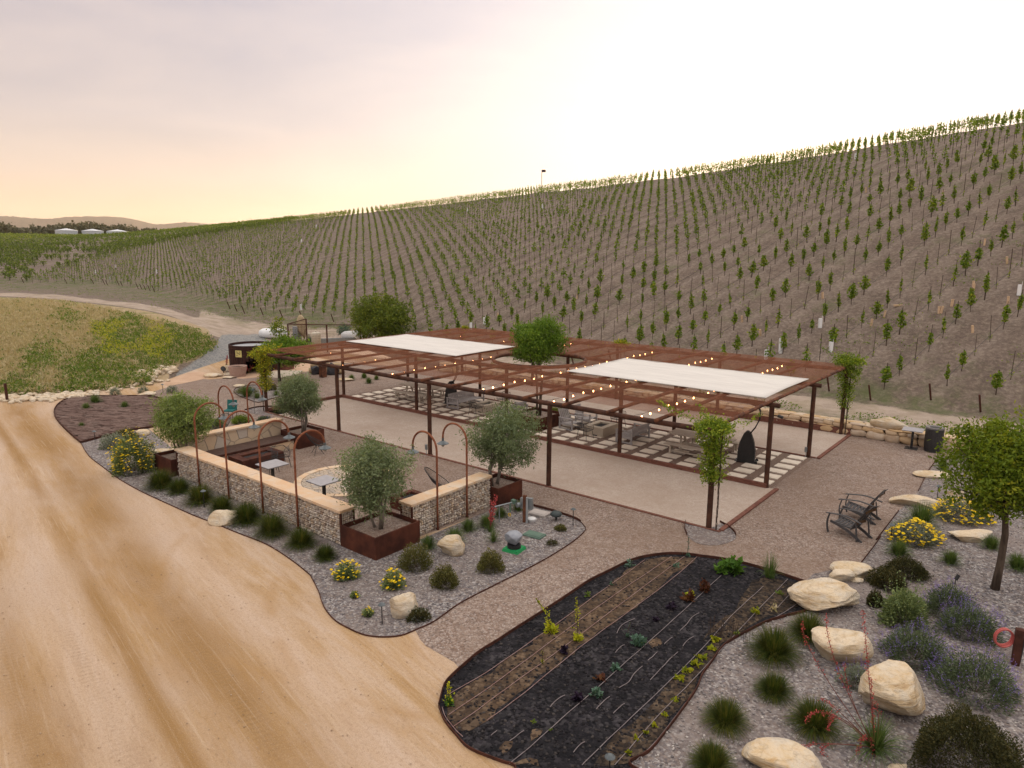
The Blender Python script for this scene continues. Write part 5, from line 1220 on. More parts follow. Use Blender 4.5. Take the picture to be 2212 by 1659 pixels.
def slatseat(label, x, y, rz, width, recl=.28, adirondack=False, name='garden_seat', cat='seat'):
    """grey slatted seat with flat arms, front towards -y"""
    t = thing(name, label, cat, (x, y, 0), rz); w = width/2; zs = .36
    m = MB()
    for k in range(6): m.box((0, -.36+k*.115, zs-(.03*k/5*(2 if adirondack else 1))), (width-.12, .10, .022))
    m.build('seat', GREYW, t)
    m = MB(); nb = max(4, int((width-.12)/.11)); R_ = Matrix.Rotation(-recl, 3, 'X'); top = .95 if adirondack else .78
    for k in range(nb):
        x_ = -w+.10+(width-.2)*k/(nb-1); m.bar((x_, .26, zs-.04), (x_, .26+sin(recl)*(top-zs)*1.25, top+.0), .082, .02, up=(0, 1, 0))
    for z in (.48, top-.07): m.bar((-w+.06, .28+sin(recl)*(z-zs)*1.25, z), (w-.06, .28+sin(recl)*(z-zs)*1.25, z), .025, .07)
    m.build('backrest', GREYW, t)
    for s in (-1, 1):
        MB().bar((s*(w-.03), -.46, .60), (s*(w-.03), .42, .58), .10, .026).build('armrest', GREYW, t)
        MB().bar((s*(w-.03), -.42, 0), (s*(w-.03), -.42, .587), .075, .05).build('leg', GREYW, t); MB().bar((s*(w-.03), .36, 0), (s*(w-.03), .36, .57), .075, .05).build('leg', GREYW, t)
        MB().bar((s*(w-.03), -.45, .06), (s*(w-.03), .42, .06), .05, .06).build('skid', GREYW, t); MB().bar((s*(w-.05), -.42, zs-.05), (s*(w-.05), .36, zs-.09), .03, .09).build('side_rail', GREYW, t)
    return t
slatseat('grey slatted garden armchair by the right concrete fire pit, nearer the viewer', -10.35, 7.5, -pi/2-.12+pi, .80, .34, True, 'garden_chair', 'chair')
slatseat('grey slatted garden armchair by the right concrete fire pit, behind the other one', -10.3, 8.75, -pi/2+.1+pi, .80, .34, True, 'garden_chair', 'chair')
slatseat('grey slatted two-seat bench facing the right concrete fire pit', -6.95, 7.6, -pi/2-.05, 1.55, .26, name='garden_bench', cat='bench')
slatseat('grey slatted two-seat bench left of the left concrete fire pit', -17.75, 8.0, pi/2+.02, 2.2, .12, name='garden_bench', cat='bench')
slatseat('grey slatted seat right of the left concrete fire pit, half hidden by the olive tree', -14.1, 7.7, -pi/2, 1.5, .2, name='garden_bench', cat='bench')
def picnic(label, x, y, rz, L=2.75):
    t = thing('picnic_table', label, 'table', (x, y, 0), rz); m = MB()
    for k in range(7): m.box((0, -.39+k*.13, .74), (L, .122, .035))
    m.build('tabletop', TEAK, t)
    for s in (-1, 1):
        for sy in (-1, 1): MB().bar((s*(L/2-.5)-.12*s, sy*.34, 0), (s*(L/2-.5), sy*.12, .72), .09, .07).build('leg', TEAK, t)
        MB().bar((s*(L/2-.5), -.36, .69), (s*(L/2-.5), .36, .69), .07, .06).build('crosspiece', TEAK, t)
    MB().bar((-L/2+.5, 0, .3), (L/2-.5, 0, .3), .05, .09).build('stretcher', TEAK, t)
def pbench(label, x, y, rz, L=2.5):
    t = thing('picnic_bench', label, 'bench', (x, y, 0), rz); m = MB()
    for k in range(3): m.box((0, -.13+k*.13, .44), (L, .122, .03))
    m.build('seat', TEAK, t)
    for s in (-1, 1):
        for sy in (-1, 1): MB().bar((s*(L/2-.3), sy*.16, 0), (s*(L/2-.3), sy*.08, .43), .07, .05).build('leg', TEAK, t)
    MB().bar((-L/2+.3, 0, .16), (L/2-.3, 0, .16), .05, .06).build('stretcher', TEAK, t)
picnic('weathered picnic table at the left end of the dining strip', -21.15, 7.75, .06); pbench('weathered bench on the near side of the left picnic table', -21.0, 6.78, .06); pbench('weathered bench on the far side of the left picnic table', -21.3, 8.75, .06)
picnic('weathered picnic table near the right end of the dining strip', -3.75, 7.7, -.02); pbench('weathered bench on the near side of the right picnic table', -3.7, 6.75, -.02); pbench('weathered bench on the far side of the right picnic table', -3.6, 8.75, -.02)
def heater(label, x, y, rz):
    t = thing('patio_heater', label, 'patio heater', (x, y, 0), rz)
    prof = [(-.34, .06), (-.34, .45), (-.28, .85), (-.16, 1.18), (-.04, 1.32), (.04, 1.32), (.16, 1.18), (.28, .85), (.34, .45), (.34, .06)]; m = MB(); n = len(prof)
    m.add([(p[0], -.15*(1-.25*p[1]/1.32), p[1]) for p in prof]+[(p[0], .15*(1-.25*p[1]/1.32), p[1]) for p in prof], [tuple(range(n)), tuple(range(2*n-1, n-1, -1))]+[(i, n+i, n+(i+1) % n, (i+1) % n) for i in range(n)])
    m.build('body', BLACK, t); MB().box((0, 0, .045), (.85, .42, .05)).build('base', BLACK, t)
    for s in (-1, 1):
        MB().tube([(.05, s*.07, 1.15), (.28, s*.07, 1.5), (.42, s*.07, 1.85), (.42, s*.07, 2.2), (.25, s*.07, 2.5)], .025, 8).build('pipe', BLACK, t, smooth=True)
        MB().tube([(.40, s*.2, .07), (.40, s*.24, .07)], .065, 12).build('wheel', CORD, t)
    MB().box((.05, 0, 2.52), (.5, .34, .12), Matrix.Rotation(.35, 3, 'Y'), .8).build('head', BLACK, t)
    MB().box((.342, 0, .55), (.012, .10, .14)).build('latch', CORD, t)
heater('tall black patio heater with twin bent pipes beside the left picnic table', -18.6, 7.75, .2)
heater('tall black patio heater with twin bent pipes beside the right picnic table', -1.75, 7.65, .25)
# bin
t = thing('waste_bin', 'dark round bin standing beside the tall table at the stone wall', 'bin', (3.88, 14.55, 0)); MB().lathe([(.33, 0), (.36, .3), (.355, .98), (.33, 1.02)], 24).build('body', simple('bin_black', (.03, .028, .03), (.018, .018, .02), 18, .55, bmp=.4), t)
MB().lathe([(.20, 0), (.22, .05), (.36, .06), (.37, .0)], 24).build('rim', simple('bin_rim', (.16, .15, .15), None, 5, .5), t, loc=(0, 0, 1.02)); MB().lathe([(.20, 0), (.001, .001)], 20).build('opening', CORD, t, loc=(0, 0, 1.05))
def stavechair(label, x, y, rz):
    t = thing('barrel_stave_chair', label, 'chair', (x, y, 0), rz); m = MB()           # front is -y
    for k in range(6):                      # seat of curved cross staves
        y_ = -.36+k*.105; P = [(s*.27, y_, .36-.05*k/5-.06*(1-(s)**2)) for s in np.linspace(-1, 1, 9)]
        for a, b in zip(P[:-1], P[1:]): m.bar(a, b, .085, .018)
    m.build('seat', STAVE, t); m = MB()
    for k in range(5):
        x_ = (-2+k)*.105; P = [(x_*(1+.12*s), .18+.42*s+.10*s*s+.02*abs(k-2), .26+.86*s+(0 if s < .9 else -.02*abs(k-2))) for s in np.linspace(0, 1, 9)]
        for a, b in zip(P[:-1], P[1:]): m.bar(a, b, .096, .018, up=(0, 1, 0))
    m.build('backrest', STAVE, t)
    for s_, z_ in ((.25, .5), (.78, .95)):
        m = MB()
        P = [(q*.27, .24+.42*s_+.10*s_*s_+.03*q*q, z_) for q in np.linspace(-1, 1, 7)]
        for a, b in zip(P[:-1], P[1:]): m.bar(a, b, .022, .09)
        m.build('back_brace', STAVEB, t)
    for s in (-1, 1):
        P = [(s*.34, -.52+1.12*q, .60+.10*sin(pi*q*.62)-.22*max(0, q-.55)) for q in np.linspace(0, 1, 11)]; m = MB()
        for a, b in zip(P[:-1], P[1:]): m.bar(a, b, .085, .02)
        m.build('armrest', STAVE, t)
        P = [(s*.33, -.42-.06*sin(pi*q), .6*q) for q in np.linspace(0, 1, 7)]; m = MB()
        for a, b in zip(P[:-1], P[1:]): m.bar(a, b, .075, .022, up=(0, 1, 0))
        m.build('front_leg', STAVE, t)
        P = [(s*.29, -.40+1.02*q, .36*(1-q)+.0+.07*sin(pi*q)) for q in np.linspace(0, 1, 9)]; m = MB()
        for a, b in zip(P[:-1], P[1:]): m.bar(a, b, .03, .085)
        m.build('rear_leg', STAVE, t); m = MB(); m.bar((s*.33, .42, .56), (s*.34, .50, .02), .05, .03); m.build('arm_post', STAVE, t)
    return t
stavechair('dark barrel-stave armchair on the gravel, nearer the viewer', 3.45, 2.30, -pi/2-.30+0)
stavechair('dark barrel-stave armchair on the gravel, behind the other one', 3.35, 3.95, -pi/2-.05)

# ------------------------------------------------------------------ garden edging
def edging(path, h, label, mat=RUSTD, t=.014):
    o = MB().ribbon([(p[0], p[1]) for p in path], h, t).build('garden_edging', mat); return tag(o, label, 'edging')
edging(bedA_road, .035, 'thin steel edging between the dirt road and the gravel bed with grass clumps')
edging(bedA_path[:-22], .04, 'thin steel edging between the gravel bed and the gravel path')
edging(bedA_path[-23:], .09, 'curved dark steel edging round the end of the bed by the path light and speaker')
edging(mulbed+[mulbed[0]], .11, 'rusty steel edging round the brush-mulched bed at left')
edging(vegU, .09, 'dark steel edging along the path side of the black vegetable bed'); edging(vegR, .08, 'dark steel edging between the black vegetable bed and the boulder garden'); edging(vegL, .06, 'dark steel edging between the black vegetable bed and the dirt road')
edging(gp(13, [(1850, 465), (1950, 335), (2030, 225)])+gp(14, [(880, 440), (1085, 175)]), .05, 'straight steel edging along the gravel between the barrel chairs and the boulder garden')
edging(gp(7, [(1260, 1290), (1340, 1120), (1430, 1000)]), .05, 'straight steel edging running towards the bin')
edging(cr(gp(13, [(270, 90), (262, 150), (285, 210)]), 4), .08, 'short curved edging left of the front corner post of the pergola'); edging(cr(gp(13, [(580, 95), (660, 140), (710, 185), (725, 215)]), 4), .08, 'short curved edging right of the front corner post of the pergola')
edging(cr([(-25.8, -.6), (-25.95, .3), (-25.2, 1.1), (-24.75, 1.3)], 5), .08, 'curved edging round the gravel at the far left corner post of the pergola')
edging(gbe+[gbe[0]], .05, 'thin edging round the oval planting bed behind the gooseneck lamps')

# ------------------------------------------------------------------ boulders
def brock(reg, x, y, w, h, label, seed, rz=0, dr=.75, flat=0, sink=.21, name='boulder', cuts=9, tall=None):
    """centre pixel and pixel width/height of the visible stone"""
    ph = G(reg, x, y+h*.15, 0); W = msz(ph, reg, w); Hh = msz(ph, reg, h); D = W*dr; el = .36
    z = tall or max(.12, (Hh-D*sin(el)*.85)/cos(el))
    ax = atan2(rv[1], rv[0])
    return rock(label, (ph[0], ph[1], 0), (W*1.04, D, z/(1-sink)*1.05), seed, ax+rz, flat, name, sink=sink, cuts=cuts)
brock(13, 1560, 790, 560, 320, 'largest flat-topped pale boulder at the right tip of the black vegetable bed', 2, 0, .8, .62, .12)
brock(13, 1745, 540, 360, 170, 'rust-streaked boulder at the end of the straight edging', 4, .1, .7, .6)
brock(13, 1680, 590, 200, 130, 'small squared stone leaning on the rust-streaked boulder', 5, .3, .8, .7, cuts=5)
brock(13, 1815, 620, 90, 55, 'smallest stone tucked beside the squared stone', 6, 0)
brock(13, 1640, 1240, 490, 350, 'wedge-shaped pale boulder behind the coral flower spikes', 8, .25, .8, .6)
brock(15, 1310, 770, 430, 370, 'tall creased pale boulder behind the coral yucca', 9, .5, .8, .6)
brock(15, 575, 1215, 420, 220, 'whitish boulder at the bottom edge of the photo', 10, 0, .8, .6)
brock(15, 1360, 1250, 110, 60, 'sliver of a pale boulder right at the bottom edge', 11, 0)
brock(14, 1735, 400, 370, 140, 'low pale boulder between the yellow flowers and the tree trunk', 12, .15, .6, .5)
brock(14, 1245, 95, 380, 150, 'pale boulder at the near end of the edging by the yellow flowers', 13, -.2, .6, .6)
brock(7, 1390, 1140, 300, 80, 'long teardrop-shaped pale stone on the gravel below the bin', 14, -.1, .5, .7)
brock(7, 1600, 1330, 130, 90, 'pale stone half hidden under the leafy tree at right', 15, 0)
brock(11, 785, 660, 190, 180, 'pale boulder beside the path light at the tip of the gravel bed', 16, .2, .8)
brock(11, 1128, 252, 185, 140, 'rounded tan boulder in front of the shorter gabion wall', 17, 0, .75)
brock(1, 1520, 1020, 185, 120, 'tan wedge boulder among the grass clumps along the gabion wall', 18, 0, .8)
brock(1, 955, 440, 95, 55, 'small pale boulder beside the brush-mulched bed', 19, 0)
brock(1, 1100, 585, 170, 90, 'pale boulder behind the leftmost rust planter', 20, 0)
brock(1, 1000, 172, 95, 42, 'flat pale stone on the far edge of the brush-mulched bed', 21, 0)
brock(1, 520, 182, 110, 34, 'long flat pale stone at the corner of the dirt road', 22, 0); brock(1, 600, 185, 70, 20, 'small flat stone right of the long flat stone at the dirt road corner', 23, 0)
brock(24, 465, 1065, 130, 70, 'orange-tinted boulder in the oval planting bed', 24, 0)
brock(24, 130, 920, 230, 90, 'pale slab boulder at the foot of the gravel ramp', 25, .1); brock(24, 330, 845, 150, 90, 'upright pale boulder beside the wooden barrel shed', 26, .4, .6); brock(24, 320, 950, 190, 40, 'flat slab stone in front of the upright boulder by the barrel shed', 27, 0); brock(24, 310, 900, 140, 45, 'greyish stone between the slabs by the barrel shed', 28, 0)
brock(24, 1900, 985, 175, 60, 'pale block stone bench by the log pile', 29, 0, .5, .8, .05, 'stone_block', 3)
brock(7, 930, 437, 36, 26, 'single small white stone at the foot of the vineyard', 30, 0)
# riprap along the foot of the bank
Vs, Fs, o_ = [], [], 0; g2 = np.random.default_rng(3)
def riprap(pts, n, lo, hi, wid):
    global o_
    P = cr([hit(*p) for p in pts], 10); P = np.array(P)
    for k in range(n):
        q = P[int(g2.integers(len(P)))]+g2.normal(0, wid, 2); s = g2.uniform(lo, hi); V, Fq = rockgeo((s*1.3, s, s*.7), int(g2.integers(1e6)), ICO2, 6, .04); a = g2.uniform(0, 6.28)
        Vs.append(np.stack([q[0]+V[:, 0]*cos(a)-V[:, 1]*sin(a), q[1]+V[:, 0]*sin(a)+V[:, 1]*cos(a), V[:, 2]+s*.2+tz(*q)], 1)); Fs.append(Fq+o_); o_ += len(V)
riprap([('D', -60, 864), ('D', 0, 862), ('D', 60, 862), ('D', 120, 860), ('D', 170, 856)], 420, .08, .34, .5)
riprap([('D', 330, 812), (8, 1000, 1215), (8, 1060, 1190), (8, 1140, 1170)], 60, .15, .5, .4); riprap([('D', 180, 853), ('D', 260, 842), ('D', 330, 822)], 60, .08, .3, .35)
o = npobj('riprap_stones', np.vstack(Vs), np.vstack(Fs), ROCK, None); tag(o, 'line of loose pale stones along the foot of the grassy bank', 'stones', kind='stuff')

# loose stones that give the gravel beds real relief
def loose(n, poly, lo, hi, name, label, mat, dens=None):
    g2 = np.random.default_rng(n); P = np.array([(q[0], q[1]) for q in poly]); a, b = P.min(0), P.max(0); Vs, Fs, Rs, o2 = [], [], [], 0; c = 0; pl = [tuple(q) for q in P]
    while c < n:
        q = g2.uniform(a, b, (400, 2)); ok = inpoly(q[:, 0], q[:, 1], pl); 
        for k in np.nonzero(ok)[0]:
            p = q[k]; d = dep((p[0], p[1], 0)); 
            if d < 3 or d > 30 or g2.random() > (13/d)**2: continue
            uu, vv = proj((p[0], p[1], 0)); 
            if uu < -150 or uu > 2360 or vv > 1800: continue
            s_ = g2.uniform(lo, hi); V = ICO1[0]*(np.array([1, g2.uniform(.6, 1), g2.uniform(.4, .7)])*s_/2)+g2.normal(0, s_*.05, ICO1[0].shape); an = g2.uniform(0, 6.28); V = np.stack([V[:, 0]*cos(an)-V[:, 1]*sin(an), V[:, 0]*sin(an)+V[:, 1]*cos(an), V[:, 2]], 1)
            Vs.append(V+np.array([p[0], p[1], .012+s_*.12])); Fs.append(ICO1[1]+o2); o2 += len(V); Rs.append(np.full(len(ICO1[1]), g2.random())); c += 1
            if c >= n: break
    o = npobj(name, np.vstack(Vs), np.vstack(Fs), mat, None, {'rnd': ('FACE', np.concatenate(Rs))}); tag(o, label, 'stones', kind='stuff')
STG = leafmat('loose_grey_stone', (.12, .11, .115), (.34, .31, .30), (.62, .58, .54), 0, .9); STP = leafmat('loose_brown_stone', (.12, .08, .06), (.30, .21, .165), (.52, .42, .36), 0, .9)
STR = leafmat('loose_road_stone', (.25, .17, .11), (.40, .29, .19), (.55, .45, .36), 0, .9)
loose(5200, bedB, .025, .065, 'loose_stones', 'loose grey and white stones over the gravel among the boulders', STG); loose(2600, bedA, .025, .06, 'loose_stones', 'loose grey stones over the gravel bed round the gabion walls', STG)
loose(420, [G('D', 0, 1659), G('D', 0, 1000), G('D', 180, 960), G('D', 700, 1300), G('D', 990, 1480), G('D', 1000, 1659), G('D', 900, 1800), G('D', -200, 1800)], .015, .035, 'loose_stones', 'small brown stones scattered over the dirt road', STR)
loose(2600, veg, .03, .08, 'bark_chips', 'pale and dark bark chips over the black mulch bed', leafmat('bark_chip', (.008, .008, .010), (.025, .022, .024), (.085, .075, .07), 0, .9))

# ------------------------------------------------------------------ grass clumps
gcl = {}
def grassproto(kind, seed):
    if kind == 'fine': return blades('_p', 1700, .60, 1.0, GRASSM, None, seed, .0135, .3, .17, 3)
    if kind == 'tuft': return blades('_p', 620, .42, .9, GRASSB, None, seed, .013, .15, .09, 3)
    if kind == 'yucca': return blades('_p', 260, .7, .95, GRASSB, None, seed, .013, .1, .05, 3)
def grass(reg, x, y, w, label, kind='fine', group=None, zs=1.0, name='grass_clump', cat='grass'):
    """x,y: centre of the clump; w its width in region pixels"""
    key = (kind, random.randint(0, 2))
    if key not in gcl: gcl[key] = grassproto(kind, 50+key[1]+len(kind))
    p0 = G(reg, x, y, 0); W = msz(p0, reg, w); s = W/{'fine': .86, 'tuft': .50, 'yucca': .95}[kind]; p = G(reg, x, y, .22*s)
    o = gcl[key].copy(); C.objects.link(o); o.name = name; o.location = (p[0], p[1], 0); o.rotation_euler = (0, 0, random.uniform(0, 6.28)); o.scale = (s, s, s*zs); return tag(o, label, cat, group)
od = ['first', 'second', 'third', 'fourth', 'fifth', 'sixth', 'seventh', 'eighth']
for k, (r_, x, y, w) in enumerate([(1, 1085, 755, 190), (1, 1212, 797, 150), (1, 1350, 857, 190), (1, 1497, 920, 160), (1, 1665, 985, 205), (1, 1835, 1065, 215), (1, 2030, 1150, 190), (2, 1403, 1425, 170)]):
    grass(r_, x, y, w, 'green grass clump, %s from the left in the row along the long gabion wall' % od[k], group='grass clumps in front of the long gabion wall')
for a in [(13, 1070, 1210, 400, 'dark fine grass clump beside the edging of the vegetable bed, left of the wedge boulder'), (13, 1380, 1050, 330, 'dark fine grass clump just below the largest flat boulder'), (13, 1070, 1575, 300, 'fine grass clump alone in the middle of the right gravel bed'),
          (15, 200, 890, 265, 'fine grass clump lower left in the right gravel bed'), (15, 800, 910, 300, 'fine grass clump behind the drooping coral flowers'), (15, 110, 1190, 270, 'fine grass clump at the bottom edge of the photo')]: grass(*a[:4], a[4])
for a in [(3, 1510, 1120, 175, 'bright green tuft above the rounded tan boulder'), (3, 1270, 1185, 150, 'green tuft against the shorter gabion wall near the corner planter'), (3, 1635, 1030, 140, 'green tuft below the second lamp of the shorter gabion wall'), (3, 2085, 860, 110, 'small green tuft beside the electric box post'), (3, 1800, 990, 150, 'green tuft under the irrigation pipe'), (3, 1925, 915, 120, 'green tuft at the foot of the right rust planter'),
          (14, 1090, 490, 190, 'green tuft in front of the yellow flowers beside the path light'), (14, 1555, 575, 165, 'lone green tuft on the gravel right of the yellow flowers'), (14, 1925, 445, 160, 'green tuft left of the tree trunk'), (14, 2160, 620, 190, 'green tuft at the right edge beyond the tree trunk'), (14, 1300, 195, 250, 'dark grass behind the yellow flowers'), (7, 1490, 1045, 100, 'small grass tuft beside the teardrop stone'),
          (4, 1292, 690, 70, 'small green tuft on the gravel beyond the pergola, nearest'), (4, 1360, 665, 55, 'small green tuft on the gravel beyond the pergola, right'), (4, 1250, 648, 60, 'small green tuft on the gravel beyond the pergola, furthest'), (24, 1980, 940, 100, 'dark green tuft beside the block stone bench'), (24, 700, 1180, 110, 'light green tuft in front of the far left corner post'), (24, 960, 1150, 90, 'green tuft left of the compact olive tree'),
          (24, 560, 1120, 190, 'brown-green grass in the oval planting bed'), (25, 110, 600, 230, 'spiky green clump left of the covered pump'), (1, 580, 250, 60, 'weedy green tuft on the brush-mulched bed, centre left'), (1, 640, 200, 80, 'weedy green tuft at the far edge of the brush-mulched bed'), (1, 840, 238, 60, 'weedy green tuft on the right of the brush-mulched bed'), (1, 550, 375, 45, 'dry yellowish tuft on the near part of the brush-mulched bed')]:
    grass(*a[:4], a[4], 'yucca' if 'spiky' in a[4] else 'tuft')
# ------------------------------------------------------------------ bushes
def bush(reg, x, y, w, h, label, mat, seed, n=2600, ls=.05, aspect=2.6, name='bush', cat='bush', fl=None, fn=0, fs=.05, up=.8, tips=None, flat=False, dd=.85, skin=.55):
    p0 = G(reg, x, y, 0); W = msz(p0, reg, w); H = max(.12, (msz(p0, reg, h)-.33*W*dd*.5)/.93); p = G(reg, x, y, H*.35)
    t = thing(name, label, cat, (p[0], p[1], 0), atan2(rv[1], rv[0])); n = int(n*1.6); P = dome_pts(W*.96, W*dd, H, n, seed, skin); ls *= 1.25
    nrm_ = P/np.linalg.norm(P, axis=1)[:, None]; leafobj('foliage', P, ls, mat, t, aspect, up=nrm_*up+np.array([0, 0, .5]), seed=seed)
    st = MB(); g2 = np.random.default_rng(seed)
    for k in range(16):
        q = P[int(g2.integers(n))]; st.tube([(0, 0, 0), tuple(q*.4+g2.normal(0, .01, 3)), tuple(q*.7)], .005, 4)
    st.build('stems', STEM, t)
    if fl is not None:
        Pf = dome_pts(W*1.0, W*dd, H*1.06, fn, seed+1, .93); Pf = Pf[Pf[:, 2] > H*.12]
        if flat:
            V, Fq = [], []; o2 = 0; FS = []
            for q in Pf:
                s = fs*g2.uniform(.6, 1.3); k6 = np.array([(s*.5*cos(a), s*.5*sin(a), 0) for a in np.linspace(0, 2*pi, 8)[:-1]]); tl = g2.normal(0, .25, 2); k6[:, 2] = k6[:, 0]*tl[0]+k6[:, 1]*tl[1]+.01; V.append(np.vstack([k6+q, [q+np.array([0, 0, .018])]])); FS += [(o2+i, o2+(i+1) % 7, o2+7) for i in range(7)]; o2 += 8
            V = np.vstack(V); npobj('blossom', V, np.array(FS), fl, t, {'rnd': ('FACE', np.repeat(g2.random(len(Pf)), 7))})
        else:
            L = []; 
            for q in Pf:
                d = q/np.linalg.norm(q); d = d*.6+np.array([0, 0, .8]); L.append(q[None]+d[None]*np.linspace(0, tips or .1, 6)[:, None]+g2.normal(0, .008, (6, 3)))
            leafobj('flowers', np.vstack(L), fs, fl, t, 1.6, seed=seed)
    return t
bush(1, 895, 610, 290, 260, 'biggest yarrow bush covered in yellow flowers beside the dirt road', BUSHG, 61, 4200, .08, 3, fl=YELF, fn=420, fs=.075, flat=True, cat='flowering bush', name='yarrow_bush')
bush(1, 765, 500, 170, 120, 'silvery sage bush left of the biggest yarrow bush', SAGE, 62, 1600, .06); bush(1, 850, 455, 160, 90, 'brown-green bush behind the silvery sage bush', BUSHO, 63, 1500, .05)
bush(3, 535, 1470, 240, 170, 'yarrow with loose yellow flowers in front of the corner planter, left one', BUSHG, 64, 900, .07, 3.4, fl=YELF, fn=70, fs=.075, flat=True, cat='flowering plant', name='yarrow_plant', skin=.3)
bush(3, 960, 1550, 220, 170, 'yarrow with loose yellow flowers in front of the corner planter, right one', BUSHG, 65, 800, .07, 3.4, fl=YELF, fn=60, fs=.07, flat=True, cat='flowering plant', name='yarrow_plant', skin=.3)
bush(11, 458, 565, 60, 45, 'tiny yarrow seedling near the dirt road curve', BUSHG, 66, 260, .05, fl=YELF, fn=6, fs=.05, flat=True, name='yarrow_plant', cat='flowering plant'); bush(11, 548, 685, 80, 60, 'small yarrow left of the path light with a few yellow flowers', BUSHG, 67, 320, .05, fl=YELF, fn=12, fs=.05, flat=True, name='yarrow_plant', cat='flowering plant')
bush(11, 870, 325, 235, 170, 'olive-green bush at the right corner of the front planter', BUSHO, 68, 3000, .042, 2.4, fl=SAGE, fn=60, fs=.02, tips=.02); bush(11, 1068, 455, 195, 150, 'olive-brown bush standing alone below the rounded tan boulder', BUSHO, 69, 2600, .042, 2.4); bush(11, 1375, 350, 185, 145, 'olive-brown bush left of the green covered pump', BUSHO, 70, 2600, .042, 2.4)
bush(11, 885, 700, 165, 85, 'low dark bush with tiny white flowers beside the tip boulder', BUSHD, 71, 1500, .04, fl=SAGE, fn=60, fs=.025, tips=.02)
bush(11, 1850, 112, 85, 45, 'low green bush between the speaker and the path light', BUSHO, 72, 700, .04); bush(11, 1790, 212, 95, 45, 'nearly bare brown twiggy bush beyond the green valve lid', BUSHD, 73, 260, .04)
bush(14, 1150, 700, 390, 180, 'dark brown-green mound above the pair of mounds at right', BUSHD, 74, 5200, .035, 2); bush(14, 985, 800, 330, 190, 'dark brown-green mound left of the sage bush', BUSHD, 75, 5000, .035, 2); bush(14, 870, 985, 150, 140, 'narrow dark mound behind the largest flat boulder', BUSHD, 76, 2000, .035, 2)
bush(14, 1130, 1090, 400, 330, 'tall pale green sage bush with upright spires in the right bed', BUSHG, 77, 4200, .065, 3, fl=BUSHG, fn=60, fs=.05, tips=.22, up=1.2, name='sage_bush')
bush(14, 1540, 1010, 430, 300, 'furthest lavender in the right bed', LAVL, 78, 3600, .055, 4, fl=LAVF, fn=200, fs=.022, tips=.12, up=1.3, name='lavender', cat='lavender'); bush(14, 1720, 1200, 520, 290, 'lavender between the sage bush and the coiled hose', LAVL, 79, 4200, .055, 4, fl=LAVF, fn=280, fs=.022, tips=.12, up=1.3, name='lavender', cat='lavender')
bush(14, 1240, 1430, 560, 310, 'lavender left of centre, above the creased boulder', LAVL, 80, 4400, .055, 4, fl=LAVF, fn=260, fs=.022, tips=.14, up=1.3, name='lavender', cat='lavender'); bush(15, 1890, 650, 540, 310, 'largest lavender, nearest the bottom right', LAVL, 81, 5200, .055, 4, fl=LAVF, fn=360, fs=.022, tips=.14, up=1.3, name='lavender', cat='lavender'); bush(15, 1080, 640, 240, 150, 'small lavender between the wedge boulder and the creased boulder', SAGE, 82, 1500, .05, 4, fl=LAVF, fn=90, fs=.02, tips=.1, up=1.3, name='lavender', cat='lavender')
bush(15, 1830, 1130, 660, 430, 'huge dark rounded mound in the bottom right corner', BUSHD, 83, 15000, .032, 1.8, skin=.72)
bush(14, 1235, 390, 440, 210, 'low yarrow mound thick with yellow flowers beside the path light', SAGE, 84, 3200, .06, 3, fl=YELF, fn=330, fs=.085, flat=True, name='yarrow_bush', cat='flowering bush'); bush(14, 1650, 190, 480, 210, 'yarrow mound thick with yellow flowers under the leafy tree', SAGE, 85, 3200, .06, 3, fl=YELF, fn=330, fs=.085, flat=True, name='yarrow_bush', cat='flowering bush')
bush(1, 775, 160, 75, 60, 'grey shrub at the far edge of the brush-mulched bed, left', SAGE, 86, 500, .06); bush(1, 968, 150, 75, 55, 'grey shrub at the far edge of the brush-mulched bed, middle', SAGE, 87, 500, .06); bush(1, 1160, 145, 80, 60, 'grey-green shrub behind the broad olive tree', SAGE, 88, 500, .06)
bush(24, 900, 1085, 160, 110, 'brown-green bush right of the far left corner post', BUSHO, 89, 1200, .05); bush(24, 480, 1530, 260, 130, 'green bush below the teal chair behind the seat wall', WEED, 90, 1500, .06); bush(24, 120, 1580, 300, 150, 'green bush between the broad olive tree and the seat wall', WEED, 91, 1600, .06); bush(24, 800, 1510, 200, 80, 'low purple-grey shrub behind the end of the seat wall', LAVL, 92, 800, .05, fl=LAVF, fn=40, fs=.02, tips=.08)
bush(24, 560, 1130, 300, 110, 'brown tussock in the oval planting bed', BUSHO, 93, 1400, .07, 5); bush(24, 2150, 930, 60, 60, 'small dark shrub near the log pile', BUSHO, 94, 500, .05); bush(24, 1660, 380+430, 10, 10, 'x', BUSHO, 95, 10) if False else None
bush(5, 1320, 985, 230, 90, 'dark green hedge plant in the planter under the round opening', TREED, 96, 1600, .07)
